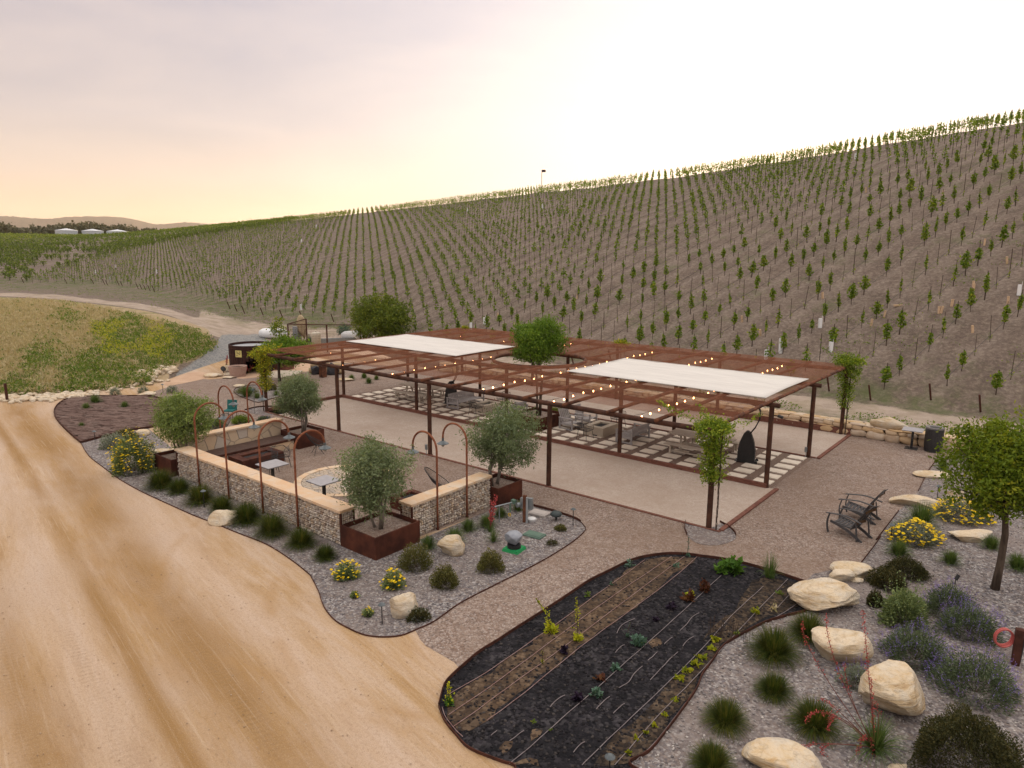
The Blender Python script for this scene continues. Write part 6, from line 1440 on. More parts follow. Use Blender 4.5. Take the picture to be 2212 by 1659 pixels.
# coral yucca with flower stalks
x, y, _ = G(15, 1210, 1090, .15); t = thing('coral_yucca', 'coral-flowered yucca with arching red spikes in the bottom right of the bed', 'yucca', (x, y, 0)); blades('leaves', 420, .75, 1.0, GRASSB, t, 5, .014, .25, .06, 4)
def stalks(t, base, L, seed, r=.008):
    m = MB(); P = []; g2 = np.random.default_rng(seed); up_ = []
    for (ex, ey), (mx, my), n, f in L:
        d = dep((base[0], base[1], .5))
        def w3(r_, px, py):
            a = ray(*PX(15, px, py)); tq = d/1.0; p = CAM+a*tq; return np.array(p)-np.array([base[0], base[1], 0])
        A = np.array([0, 0, .1]); B = w3(15, mx, my); E_ = w3(15, ex, ey); pts = [tuple((1-s)**2*A+2*s*(1-s)*(2*B-.5*A-.5*E_)+s*s*E_) for s in np.linspace(0, 1, 14)]
        m.tube(pts, [r*(1-.6*k/13) for k in range(14)], 5); Q = np.array(pts); k = np.linspace(f, 1, n); idx = k*13
        P.append(np.stack([np.interp(idx, range(14), Q[:, c]) for c in range(3)], 1)+g2.normal(0, .018, (n, 3)))
    m.build('flower_stalks', simple('red_stalk', (.16, .06, .05), None, 4, .7), t); leafobj('flowers', np.vstack(P), .036, REDF, t, 2, seed=seed)
stalks(t, (x, y), [((1125, 180), (1165, 640), 150, .45), ((880, 220), (950, 560), 120, .30), ((715, 260), (830, 560), 80, .45), ((1000, 540), (1060, 800), 50, .6), ((1180, 640), (1190, 850), 90, .2), ((735, 930), (900, 880), 120, .4), ((895, 1000), (960, 900), 60, .6), ((1090, 1150), (1130, 1040), 90, .35), ((1195, 1170), (1180, 1040), 60, .4), ((710, 1140), (810, 1080), 70, .5), ((900, 1190), (880, 1090), 60, .5), ((1215, 790), (1230, 950), 25, .7), ((840, 780), (960, 860), 50, .5)], 6)
# second coral flowers near the shorter gabion wall and at the barrel
for (r_, bx, by, tx, ty, lab, n) in [(3, 1830, 1100, 1800, 770, 'thin coral flower spike in front of the right rust planter', 60), (26, 740, 1010, 710, 800, 'coral flower spikes in front of the barrel shed doorway', 60), (26, 430, 1050, 415, 830, 'coral flower spikes in the pale pot by the barrel shed', 60), (26, 850, 960, 800, 750, 'coral flower spikes right of the barrel shed doorway', 40), (26, 150, 860, 130, 520, 'tall thin reddish stem beside the gravel ramp', 50)]:
    bx_, by_, _ = G(r_, bx, by); v1 = PX(r_, tx, ty)[1]; h = HZ(bx_, by_, v1); t = thing('coral_flower', lab, 'flower', (bx_, by_, 0)); g2 = np.random.default_rng(bx)
    m = MB(); P = []
    for k in range(3): a = g2.normal(0, .12, 2); m.tube([(0, 0, 0), (a[0]*.4, a[1]*.4, h*.5), (a[0], a[1], h*(1-.1*k))], .012, 5); s = g2.uniform(.35, 1, n); P.append(np.stack([a[0]*s, a[1]*s, h*(1-.1*k)*s], 1)+g2.normal(0, .03, (n, 3)))
    m.build('stalks', simple('red_stalk2', (.22, .06, .06), None, 4, .7), t); leafobj('flowers', np.vstack(P), .07, REDF, t, 2, seed=bx)
    blades('leaves', 90, .4, .8, GRASSB, t, bx, .012, .1, .05)

# ------------------------------------------------------------------ trees
tx, ty = 7.32, .9
d = dep((tx, ty, 3)); uc, vc = 2150, 1003; ub = proj((tx, ty, 2.5))[0]
ox = (uc-ub)*d/F*1.0; off_ = (cos(YAW)*ox, -sin(YAW)*ox); zc = HZ(tx+off_[0], ty+off_[1], vc)
ztop = HZ(tx, ty, 885); zbot = HZ(tx, ty, 1120); 
tree('leafy_tree', 'leafy young shade tree with a slim brown trunk at the right edge', 'tree', (tx, ty, 0), 1.5, .085, (off_[0]+.12, off_[1], zc), (1.55, 1.4, (ztop-zbot)/2*1.0), 430, 46, .15, .115, TREEY, BARK, 1, 71, aspect=2.2, lean=(.1, 0), nl=60)
zt3 = HZ(RC[0], RC[1], 682)
tree('leafy_tree', 'bright green tree rising through the round opening in the pergola', 'tree', (-12.05, 7.1, .5), 2.0, .07, (.0, .05, (zt3+2.75)/2-.4), (1.42, 1.42, (zt3-2.7)/2), 300, 60, .17, .12, TREEG, BARK, 2, 72, aspect=2.4)
bx_, by_ = -31.96, 5.45; zt = HZ(bx_, by_, 712); zb = HZ(bx_, by_, 785)
tree('leafy_tree', 'green tree with a slim bare trunk beside the barrel shed at left', 'tree', (bx_, by_, 0), zb*.9, .09, (.35, .3, (zt+zb)/2-.3), (1.75, 1.75, (zt-zb)/2*1.0), 260, 60, .22, .15, TREEG, BARK, 1, 73, aspect=2.2)
P, _ = crown_pts((bx_+.1, by_+.1, zt+.1), (.45, .45, .75), 40, 20, .14, 5); leafobj('foliage', P, .13, TREEY, bpy.data.objects['leafy_tree.002'], seed=4, loc=(-bx_, -by_, 0))
q = hit('D', 826, 742); zt = HZ(q[0], q[1], 640, q[2]); w = 66*dep(q)/F
tree('evergreen_tree', 'dense round dark evergreen behind the left shade cloth', 'tree', q, .5, .14, (0, 0, (zt-q[2])/2+.15), (w*.98, w*.98, (zt-q[2])/2), 330, 55, .30, .20, TREED, BARK, 1, 74, aspect=1.9)

# climbers on the corner posts
def climber(label, x, y, vtop, vbot, uw, seed, mat=WIST, spill=None, name='climbing_vine', stemdx=.12):
    g2 = np.random.default_rng(seed); zt = HZ(x, y, vtop); zb = max(.2, HZ(x, y, vbot)); w = uw*dep((x, y, 2))/F/2; t = thing(name, label, 'climber', (x, y, 0)); P = []
    for k in range(150):
        s = g2.random()**.8; z = zb+(zt-zb)*s; rad = w*(.45+.5*s+.12*sin(s*11))*sqrt(g2.random()); a = g2.uniform(0, 6.28); P.append(np.array([rad*cos(a), rad*sin(a), z])+g2.normal(0, 1, (24, 3))*np.array([.09, .09, .10]))
    for k in range(60): a = g2.uniform(0, 6.28); r = w*1.15*sqrt(g2.random()); P.append(np.array([r*cos(a), r*sin(a), zt-.15-.25*r])+g2.normal(0, 1, (22, 3))*np.array([.11, .11, .07]))
    for (dx, dy, dz, n) in spill or []:
        L = sqrt(dx*dx+dy*dy+dz*dz)
        for s in np.linspace(0, 1, n): P.append(np.array([dx*s, dy*s, zt-.1+dz*s-.15*sin(pi*s)])+g2.normal(0, 1, (16, 3))*np.array([.10, .10, .07])*(1.25-s*.7))
    leafobj('foliage', np.vstack(P), .095, mat, t, 2.1, seed=seed)
    m = MB()
    for k in range(3): m.tube([(stemdx+.02*sin(z*7+k*2), -.08+.02*cos(z*6+k), z) for z in np.linspace(0, zt-.3, 14)], .012, 5)
    m.build('stem', STEM, t); return t
climber('bright green vine wrapped round the front corner post of the pergola', 0, 0, 905, 1042, 70, 81, WIST, [(-1.9, .1, .35, 16), (1.0, .9, .2, 9), (-.9, .9, .25, 9), (.3, -.6, -.2, 6)], stemdx=.28)
climber('yellow-green vine wrapped round the far left corner post of the pergola', -24.66, 0, 752, 838, 44, 82, WISTY, [(.9, .5, .28, 9), (-.2, .8, .2, 6), (-.5, -.3, -.1, 5)], stemdx=-.15)
climber('green vine wrapped round the far right corner post of the pergola', .05, 15.1, 768, 880, 54, 83, WIST, [(.7, .1, .05, 6), (-1.2, .1, .35, 10), (.5, -.4, -.7, 6)], stemdx=.15)
for i, (r_, px, py, w_, lab) in enumerate([(5, 500, 235, 60, 'yellowish vine tips over the back beam behind the left shade cloth'), (5, 1900, 370, 150, 'yellowish vine tips over the back beam right of the round opening'), (6, 60, 145, 110, 'yellowish vine tips over the back beam above the right shade cloth')]):
    x, y, z = G(r_, px, py, 3.25); g2 = np.random.default_rng(i); ww = msz((x, y, z), r_, w_); t = thing('climbing_vine', lab, 'climber', (x, y, 0)); P = np.array([0, 0, 3.3])+g2.normal(0, 1, (260, 3))*np.array([ww*.3, .12, .09]); leafobj('foliage', P, .13, WISTY, t, 2, seed=i)
    MB().tube([(0, 0, 0), (.05, .03, 1.6), (0, 0, 3.2)], .015, 5).build('stem', STEM, t)

# ------------------------------------------------------------------ path lights, utilities
def pathlight(label, reg, x, y, ytop, up=False):
    p = G(reg, x, y); h = HZ(p[0], p[1], PX(reg, x, ytop)[1]); t = thing('path_light', label, 'path light', p, 0, 'small mushroom path lights along the beds'); MB().tube([(0, 0, -.05), (0, 0, h-.03)], .013, 6).build('stake', BLACK, t)
    MB().lathe([(.012, .035), (.03, .03), (.085, -.01), (.09, -.02), (.03, -.012), (.018, -.05)], 16).build('lamp_shade', SHADE, t, loc=(0, 0, h-.03))
for a in [('path light at the tip of the gravel bed beside the pale boulder', 11, 645, 760, 612), ('path light in front of the third grass clump by the long gabion wall', 1, 1380, 938, 818), ('path light at the near edge of the brush-mulched bed', 1, 643, 502, 418), ('path light at the far edge of the brush-mulched bed', 1, 1101, 165, 103), ('path light right of the teardrop stone under the leafy tree', 7, 1425, 1395, 1232),
          ('path light on the grass strip behind the stone block', 7, 928, 625, 548), ('path light at the straight edging beside the yellow yarrow', 14, 1012, 430, 290), ('path light inside the curved edging near the speaker', 25, 992, 470, 272), ('path light at the bottom edge by the vegetable bed', 12, 1262, 1720, 1562)]: pathlight(*a)
x, y, _ = G(25, 340, 740); t = thing('covered_pump', 'grey-wrapped pump on a bright green plastic base', 'pump', (x, y, 0), .15)
MB().box((0, 0, .05), (.52, .52, .09), None, .9).build('base', GREENP, t); MB().lathe([(.2, 0), (.2, .09)], 20).build('collar', BLACK, t, loc=(0, 0, .095)); V, Fq = rockgeo((.50, .48, .38), 5, ICO4, 5, .05); V[:, 2] = np.maximum(V[:, 2], -.16); npobj('cover', V, Fq, simple('grey_wrap', (.27, .29, .33), (.20, .22, .26), 7, .5, bmp=.6), t, smooth=True, loc=(0, 0, .36))
def lid(label, reg, x, y, w, d, h, mat, rz=.0): p = G(reg, x, y); t = thing('valve_box', label, 'valve box', p, rz); o = MB().box((0, 0, h/2), (w, d, h)).build('box', mat, t); md = o.modifiers.new('b', 'BEVEL'); md.width = .03; md.segments = 3; MB().box((0, 0, h+.004), (w*.84, d*.8, .012)).build('lid', mat, t)
lid('green valve box lid on the gravel right of the covered pump', 25, 565, 580, .62, .42, .06, LIDG, .1); lid('pale grey valve box behind the electric post', 25, 620, 345, .62, .42, .09, simple('pale_lid', (.46, .42, .40), (.38, .35, .33), 5, .6), .1)
x, y, _ = G(25, 535, 415); t = thing('round_cap', 'round white pipe cap beside the rusty electric post', 'cap', (x, y, 0)); MB().lathe([(.15, 0), (.16, .07), (.15, .09)], 20).build('body', simple('pale_cap', (.5, .5, .5), None, 5, .5), t); MB().lathe([(.13, 0), (.1, .015)], 20).build('lid', WHITE, t, loc=(0, 0, .09))
x, y, _ = G(25, 458, 432); t = thing('electric_post', 'rusty post carrying grey electric boxes at the edge of the bed', 'electric post', (x, y, 0), .3); MB().box((0, 0, .45), (.11, .08, .9)).build('post', RUST, t); MB().box((.13, .08, .62), (.2, .12, .36)).build('meter_box', GALV, t); MB().box((-.1, .1, .6), (.16, .12, .34)).build('switch_box', GALV, t)
MB().tube([(-.2, .04, .55), (-.26, -.05, .55)], .08, 12).build('junction', GALV, t); MB().tube([(.08, -.03, .0), (.08, -.03, .85)], .035, 10).build('conduit', CONDUIT, t)
x, y, _ = G(25, 805, 410); t = thing('garden_speaker', 'dark green dish-shaped garden speaker at the curved edging', 'speaker', (x, y, 0)); MB().tube([(0, 0, 0), (0, 0, .14)], .03, 8).build('stake', BLACK, t); MB().lathe([(.02, -.07), (.17, -.03), (.19, .02), (.13, .09), (.01, .11)], 20).build('head', simple('speaker_green', (.04, .06, .06), (.03, .04, .045), 6, .6), t, smooth=True, loc=(0, 0, .2))
x, y, _ = G(3, 1835, 1030); t = thing('irrigation_pipe', 'grey galvanised irrigation manifold standing in the gravel bed', 'pipe', (x, y, 0)); e = np.array(G(3, 1950, 1010)[:2])-np.array([x, y]); e = e/np.linalg.norm(e)
MB().tube([(0, 0, 0), (0, 0, .5), (.04*e[0], .04*e[1], .54), (.75*e[0], .75*e[1], .6)], .022, 8).build('manifold', GALV, t); MB().tube([(.3*e[0], .3*e[1], 0), (.3*e[0], .3*e[1], .56)], .02, 8).build('riser', GALV, t); MB().tube([(.68*e[0], .68*e[1], .3), (.68*e[0], .68*e[1], .6)], .03, 8).build('valve', LIDG, t); MB().box((.8*e[0], .8*e[1], .62), (.14, .12, .12)).build('filter', LIDG, t)
MB().tube([(.66*e[0]+.05*cos(a), .66*e[1], .2+.05*sin(a)) for a in np.linspace(0, 6, 9)], .012, 5).build('tag', YELF, t)
x, y, _ = G(15, 2150, 545); t = thing('hose_post', 'rusty square post at the right edge holding a tap', 'post', (x, y, 0), .2); MB().box((0, 0, .4), (.14, .14, .8)).build('post', RUSTD, t); MB().tube([(.07, .05, .0), (.1, .05, .6)], .03, 8).build('tap_pipe', BLACK, t)
x2, y2, _ = G(15, 2095, 440, .35); t = thing('coiled_hose', 'coil of pink-red garden hose hanging on the rusty post', 'hose', (x-.08, y+.02, 0), .5); m = MB()
m.tube([(-.16+(.17+.012*sin(a*.7))*cos(a), .02*sin(a*.37)+.01*a*.3, .52+(.2+.015*sin(a*.5))*sin(a)) for a in np.linspace(0, 2*pi*6, 140)], .013, 6); m.build('hose_loops', simple('hose_red', (.52, .12, .11), (.42, .10, .09), 4, .5), t)
x, y, _ = G(14, 1590, 840); t = thing('spotlight', 'small dark spotlight on a stake right of the furthest lavender', 'spotlight', (x, y, 0)); MB().tube([(0, 0, 0), (0, 0, .15)], .012, 6).build('stake', BLACK, t); MB().tube([(0, 0, .14), (.05, .06, .27)], .045, 10).build('head', BLACK, t)
x, y, _ = G(24, 258, 905); t = thing('spotlight', 'round black spotlight among the stones by the gravel ramp', 'spotlight', (x, y, 0)); MB().tube([(0, 0, 0), (0, 0, .3)], .03, 6).build('stake', BLACK, t); MB().tube([(0, 0, .35), (.2, -.15, .45)], .16, 12).build('head', BLACK, t)
for (r_, px, py, lab) in [(24, 630, 1165, 'dark dome speaker in the oval planting bed'), (24, 950, 770, 'teal garden speaker behind the trunk of the far tree')]:
    x, y, _ = G(r_, px, py); t = thing('garden_speaker', lab, 'speaker', (x, y, 0)); MB().lathe([(.12, 0), (.15, .08), (.21, .18), (.17, .27), (.01, .31)], 16).build('head', simple('speaker_teal', (.03, .055, .07), None, 5, .6), t, smooth=True); MB().tube([(0, 0, -.02), (0, 0, .05)], .05, 6).build('foot', BLACK, t)
x, y, _ = G(24, 670, 1440); t = thing('young_sapling', 'thin bare grey sapling behind the seat wall lamps', 'sapling', (x, y, 0)); m = MB(); m.tube([(0, 0, 0), (.03, .02, .6), (0, .05, 1.25)], .014, 5); m.tube([(.02, .01, .5), (-.1, .05, .9)], .008, 4); m.build('stem', simple('grey_stem', (.22, .21, .2), None, 5, .9), t); leafobj('foliage', np.array([0, .03, 1.1])+np.random.default_rng(1).normal(0, .08, (50, 3)), .05, SAGE, t)
# black marker post at the road
p = hit('D', 16, 868); h = HZ(p[0], p[1], 828); o = MB().box((0, 0, h/2), (.12, .12, h)).build('marker_post', RUSTD, loc=(p[0], p[1], 0)); tag(o, 'dark marker post beside the dirt road at the left edge', 'post')
# box stuck to a pergola post and flood lamps
for (x, y, lab) in ((-12.33, -.12, 'small grey outlet box on the second front post from the gabion lamps'), (.02, CY2-.13, 'small grey outlet box at the foot of the third right-hand post')):
    t = thing('outlet_box', lab, 'outlet box', (x-.1, y, .35)); MB().box((0, 0, 0), (.09, .07, .22)).build('box', GALV, t); MB().tube([(0, 0, -.11), (0, 0, -.35)], .012, 6).build('conduit', CONDUIT, t)
t = thing('flood_lamp', 'small black flood lamp on the right-hand end of the second beam', 'lamp', (.14, CY1, 2.72)); MB().tube([(-.1, 0, 0), (.12, 0, .0)], .018, 6).build('arm', BLACK, t); MB().tube([(.1, 0, 0), (.28, -.02, -.03)], .055, 10).build('head', BLACK, t)

# ------------------------------------------------------------------ far left corner: barrel shed, rocks, logs, fenced yard
x, y, _ = G(24, 545, 850); bc = np.array(G('D', 545, 808)[:2]); zt = 1.95; rB = 1.42; _d = bc-CAM[:2]; bc = bc+_d/np.linalg.norm(_d)*rB
DW = simple('dark_staves', (.06, .026, .022), (.022, .012, .012), 5, .8, stretch=(6, 6, .5), bmp=.5)
t = thing('barrel_shed', 'dark wooden barrel-shaped shed with an arched opening and a yellow sign', 'shed', (bc[0], bc[1], 0)); m = MB(); adoor = atan2(CAM[1]-bc[1], CAM[0]-bc[0])+.05
for k in range(44):
    a = 2*pi*k/44; da = (a-adoor+pi) % (2*pi)-pi; zb = 0
    if abs(da) < .36: zb = .95*sqrt(max(0, 1-(da/.38)**2))+.15
    m.box((rB*cos(a), rB*sin(a), (zb+zt)/2), (.07, 2*pi*rB/44-.006, zt-zb), Matrix.Rotation(a, 3, 'Z'))
m.build('staves', DW, t); m = MB()
for z in (.75+.55, 1.75): m.tube([(rB*1.025*cos(a), rB*1.025*sin(a), z) for a in np.linspace(0, 2*pi, 49)[:-1]], .02, 5, closed=True)
m.build('hoops', RUSTD, t); MB().lathe([(rB-.04, 0), (.01, .02)], 40).build('top', simple('zinc_top', (.33, .34, .36), (.24, .25, .27), 2, .5), t, loc=(0, 0, zt-.16))
sa = adoor-.62; sg = MB().box((0, 0, 0), (.02, .46, .46), Matrix.Rotation(sa, 3, 'Z')).build('sign', simple('yellow_sign', (.62, .55, .22), (.58, .50, .20), 3, .6), t, loc=((rB+.07)*cos(sa), (rB+.07)*sin(sa), 1.42))
mk = MB(); Rz = Matrix.Rotation(sa, 3, 'Z')
for (p, q) in [((-.13, .15), (-.08, .15)), ((-.11, .17), (-.11, .06)), ((-.13, -.02), (-.07, .03)), ((-.12, -.1), (-.12, -.16)), ((-.15, -.12), (-.08, -.12)), ((-.05, .1), (.02, -.02)), ((.07, .14), (.15, .14)), ((.07, -.05), (.15, .02)), ((.05, .05), (.13, .07))]:
    mk.bar(Rz @ Vector((.014, p[0], p[1])), Rz @ Vector((.014, q[0], q[1])), .018, .035)
mk.build('sign_marks', simple('sign_ink', (.05, .06, .03), None, 3, .7), sg)
t = thing('planter_pot', 'round pale washed pot with coral flowers at the foot of the barrel shed', 'pot', (*G(24, 450, 930)[:2], 0)); MB().lathe([(.48, 0), (.62, .7), (.55, .7), (.5, .6)], 28).build('pot', simple('washed_pot', (.42, .30, .25), (.34, .22, .19), 5, .8), t); MB().lathe([(.54, 0), (.01, .01)], 20).build('soil_fill', SOIL, t, loc=(0, 0, .6))
t = thing('wooden_tub', 'low brown wooden tub beyond the far tree', 'tub', (*G(24, 1040, 835)[:2], 0), .3); MB().box((0, 0, .25), (1.5, .9, .5)).build('box', REDW, t); MB().box((0, 0, .505), (1.3, .7, .02)).build('cover', simple('tub_water', (.14, .15, .17), None, 3, .3), t)
sl_ = struct(MB().prism([(q[0], q[1]) for q in [G(24, 835, 965), G(24, 1000, 985), G(24, 1260, 930), G(24, 1320, 880), G(24, 1010, 880), G(24, 840, 905)]], 0, .14).build('concrete_slab', CONC))
tn = [(24, 700, 720, 'tan'), ]
sheet('dirt_apron', cr([G(24, *q) for q in [(430, 960), (560, 900), (700, 830), (900, 780), (1200, 720), (1450, 760), (1500, 840), (1300, 880), (1000, 900), (830, 930), (600, 960)]], 4, True), .009, simple('apron_dirt', (.42, .28, .19), (.50, .35, .25), 1.2, .95, bmp=.4))
sheet('dirt_apron', cr([G(24, *q) for q in [(-420, 1050), (-200, 1010), (30, 960), (100, 940), (60, 900), (-100, 870), (-260, 900), (-420, 960), (-560, 1040)]], 4, True), .009, MATS['apron_dirt'])
LOG = simple('log_wood', (.44, .33, .20), (.36, .26, .15), 3, .8, stretch=(1, 1, 6)); logc = np.array(G(24, 1640, 900)[:2]); ex = np.array([.8, .6])
for i, (o1, z, L, lab) in enumerate([(0, .22, 2.3, 'near lower log of the log seat by the pergola'), (.45, .25, 2.2, 'far lower log of the log seat by the pergola'), (.2, .55, 2.2, 'upper log of the log seat by the pergola')]):
    c = logc+np.array([-.6, .8])*o1; m = MB().tube([(-L/2*ex[0], -L/2*ex[1], 0), (L/2*ex[0], L/2*ex[1], 0)], .2, 12); o = m.build('log', LOG, loc=(c[0], c[1], z)); tag(o, lab, 'log')
for i, (px, py, r_, lab) in enumerate([(1500, 905, .42, 'dark round stone at the left end of the logs'), (1715, 905, .48, 'dark round stone at the right end of the logs'), (1660, 830, .34, 'dark stone behind the logs')]):
    x, y, _ = G(24, px, py); rock(lab, (x, y, 0), (r_*2, r_*1.7, r_*2), 140+i, 0, mat=simple('dark_rock', (.07, .07, .08), (.04, .04, .045), 6, .9, bmp=.5))
t = thing('rusty_drum', 'small rusty square stove post in front of the logs', 'stove', (*G(24, 1597, 945)[:2], 0)); MB().box((0, 0, .38), (.36, .36, .76)).build('body', RUST, t); MB().box((0, 0, .78), (.42, .42, .03)).build('lid', RUSTD, t)
# fenced yard with tanks
def fp(px, py, z=.55): x, y, _ = G(24, px, py, z); return np.array([x, y])
FA, FB_, FC, FD = fp(1135, 520), fp(1380, 450), fp(1655, 520), fp(2100, 470); zt_ = None
t = thing('mesh_fence', 'tall open fence of rusty posts and wire mesh round the tank yard', 'fence'); hz = lambda p, py: HZ(p[0], p[1], PX(24, 0, py)[1])
def fpost(p, z): MB().box((p[0], p[1], (z-.2)/2), (.09, .09, z+.2)).build('post', RUSTD, t)
zA, zB, zC, zD = hz(FA, 228), hz(FB_, 158), hz(FC, 238), hz(FD, 240)
for p, z in ((FA, zA), (FB_, zB), (FC, zC), (FD, zD)): fpost(p, z)
m = MB(); m.bar((*FA, zA), (*FB_, zB), .07, .07); m.bar((*FA, zA), (*FC, zC), .07, .07); m.bar((*FC, zC), (*FD, zD), .07, .07); m.build('rail', RUSTD, t)
m = MB()
for p, q, z1, z2, n in ((FA, FB_, zA, zB, 30), (FA, FC, zA, zC, 26), (FC, FD, zC, zD, 26)):
    for k in range(1, n): s = k/n; a = p+(q-p)*s; m.tube([(*a, .3), (*a, z1+(z2-z1)*s)], .006, 3, caps=False)
    for k in range(14): zz = k/14; m.tube([(*p, .3+(z1-.3)*zz), (*q, .3+(z2-.3)*zz)], .006, 3, caps=False)
m.build('wire_mesh', RUSTD, t)
def vtank(label, px, py0, py1, w, mat, z0=.45):
    x, y, _ = G(24, px, py0, z0); h = HZ(x, y, PX(24, px, py1)[1])-z0; r = msz((x, y, 1), 24, w)/2; t = thing('storage_tank', label, 'tank', (x, y, z0-.3)); h += .3
    MB().lathe([(r, 0), (r, h-r*.45), (r*.93, h-r*.25), (r*.6, h-r*.06), (r*.18, h)], 28).build('shell', mat, t, smooth=True); MB().lathe([(r*.2, 0), (r*.2, .08), (.01, .09)], 14).build('hatch', mat, t, loc=(0, 0, h))
vtank('upright cream plastic tank standing inside the fenced yard', 1507, 505, 332, 125, CREAM); vtank('small cream tank half hidden left of the upright cream tank', 1412, 430, 350, 42, CREAM)
def htank(label, px, py0, py1, w):
    x, y, _ = G(24, px, py0, .5); h = HZ(x, y, PX(24, px, py1)[1])-.5; r = h*.47; L = msz((x, y, 1), 24, w); t = thing('propane_tank', label, 'tank', (x, y, .5+h*.52), .5)
    pr = [(.02, -1.4), (r*.6, -1.3), (r*.9, -1.05), (r, -.8), (r, .8), (r*.9, 1.05), (r*.6, 1.3), (.02, 1.4)]; n = 24; V = [(q[1], q[0]*cos(2*pi*k/n), q[0]*sin(2*pi*k/n)) for q in pr for k in range(n)]; Fs_ = [(i*n+k, i*n+(k+1) % n, (i+1)*n+(k+1) % n, (i+1)*n+k) for i in range(len(pr)-1) for k in range(n)]
    MB().add(V, Fs_).build('shell', WHITE, t, smooth=True); MB().lathe([(.2, 0), (.2, .16), (.01, .2)], 14).build('dome', WHITE, t, loc=(0, 0, r-.03)); MB().box((-.8, 0, -r-.1), (.15, r*1.2, .5)).box((.8, 0, -r-.1), (.15, r*1.2, .5)).build('saddle', GALV, t)
htank('rounded white gas tank behind the green tree at left', 930, 430, 285, 220); htank('rounded white gas tank beside the round evergreen', 2040, 455, 322, 130)
x, y, _ = G(24, 1248, 420, .6); t = thing('control_cabinet', 'grey electric cabinet with a draped tan cover inside the fenced yard', 'cabinet', (x, y, .4)); MB().box((0, 0, .7), (.75, .4, 1.1)).build('cabinet', GALV, t); V, Fq = rockgeo((.9, .6, 2.0), 9, ICO4, 6, .06); npobj('cover', V, Fq, simple('tan_tarp', (.42, .34, .22), (.30, .24, .15), 4, .8), t, smooth=True, loc=(.45, .2, 1.2))
bush(24, 1430, 470, 170, 100, 'blue-green shrub beside the cream tank', BLUEL, 97, 900, .10); 
tree('small_tree', 'thin blue-green sapling inside the fenced yard by the white wall', 'tree', hit(24, 1870, 480), .6, .03, (0, 0, 1.1), (.6, .6, .5), 40, 24, .16, .12, BLUEL, BARK, 1, 75)
o = MB().bar((*fp(1560, 470), .35), (*fp(2060, 452), .35), .25, 1.0).build('retaining_wall', simple('blue_concrete', (.22, .25, .27), (.26, .28, .29), 2, .8)); tag(o, 'low blue-grey concrete wall behind the upright cream tank', 'wall')

# ------------------------------------------------------------------ vegetable bed: hoses and plants
def hose(pts, label, mat=HOSE, reg=12, sm=True, z=.034):
    P = gp(reg, pts) if not isinstance(pts[0], tuple) or len(pts[0]) == 2 else [G(*q) for q in pts]; P = cr(P, 4) if len(P) < 5 else cr([P[0]]+[tuple((np.array(P[q-1][:2])+2*np.array(P[q][:2])+np.array(P[q+1][:2]))/4) for q in range(1, len(P)-1)]+[P[-1]], 4); P = [(p[0], p[1], z+.004*sin(i*1.3)) for i, p in enumerate(P)]
    o = MB().tube(P, .0068, 6).build('drip_hose', mat); tag(o, label, 'hose', 'drip hoses on the vegetable bed')
hose([(130, 1150), (410, 1000), (600, 850), (760, 740), (1030, 560), (1130, 470), (1280, 370), (1400, 285), (1510, 200)], 'brown drip hose nearest the path on the vegetable bed')
hose([(130, 1295), (420, 1110), (700, 880), (870, 770), (1080, 600), (1380, 385), (1540, 290), (1700, 175)], 'second brown drip hose from the path')
hose([(165, 1378), (330, 1270), (500, 1130), (700, 990), (900, 850), (1200, 620), (1500, 390), (1640, 290), (1790, 175)], 'third brown drip hose from the path')
hose([(400, 1335), (500, 1260), (650, 1160), (850, 980), (1100, 780), (1200, 710), (1350, 600), (1640, 390), (1760, 290), (1880, 178)], 'fourth brown drip hose, along the edge of the black mulch')
hose([(560, 1640), (700, 1530), (850, 1390), (1000, 1250), (1130, 1150), (1240, 1050), (1350, 940), (1480, 840), (1600, 720), (1740, 600), (1880, 470), (1960, 390), (2050, 310)], 'long pale drip hose down the middle of the black mulch', HOSEW)
hose([(12, 1070, 1650, 0), (12, 1180, 1540, 0), (12, 1310, 1410, 0), (12, 1500, 1240, 0), (12, 1700, 1040, 0), (12, 1850, 900, 0), (13, 520, 1140, 0), (13, 620, 1000, 0), (13, 740, 890, 0), (13, 870, 770, 0), (13, 970, 680, 0)], 'long pale drip hose on the right side of the black mulch', HOSEW)
hose([(12, 1300, 1650, 0), (12, 1400, 1540, 0), (12, 1500, 1420, 0), (12, 1620, 1280, 0), (12, 1790, 1110, 0), (13, 260, 1610, 0), (13, 450, 1400, 0), (13, 630, 1210, 0), (13, 820, 1000, 0), (13, 950, 860, 0), (13, 1190, 615, 0)], 'drip hose running beside the yellow-green seedlings', HOSEW)
hose([(1450, 1620), (1600, 1470), (1740, 1290), (1800, 1210)], 'short pale drip hose close to the right edging', HOSEW); hose([(1080, 960), (1180, 900), (1290, 820), (1310, 740)], 'loose drip hose end by the largest flat boulder', HOSEW, 13); hose([(1100, 870), (1200, 760), (1300, 660)], 'drip hose near the far right tip of the vegetable bed', HOSEW, 13); hose([(85, 1240), (110, 1310), (180, 1400), (230, 1450)], 'brown supply hose at the left end of the vegetable bed')
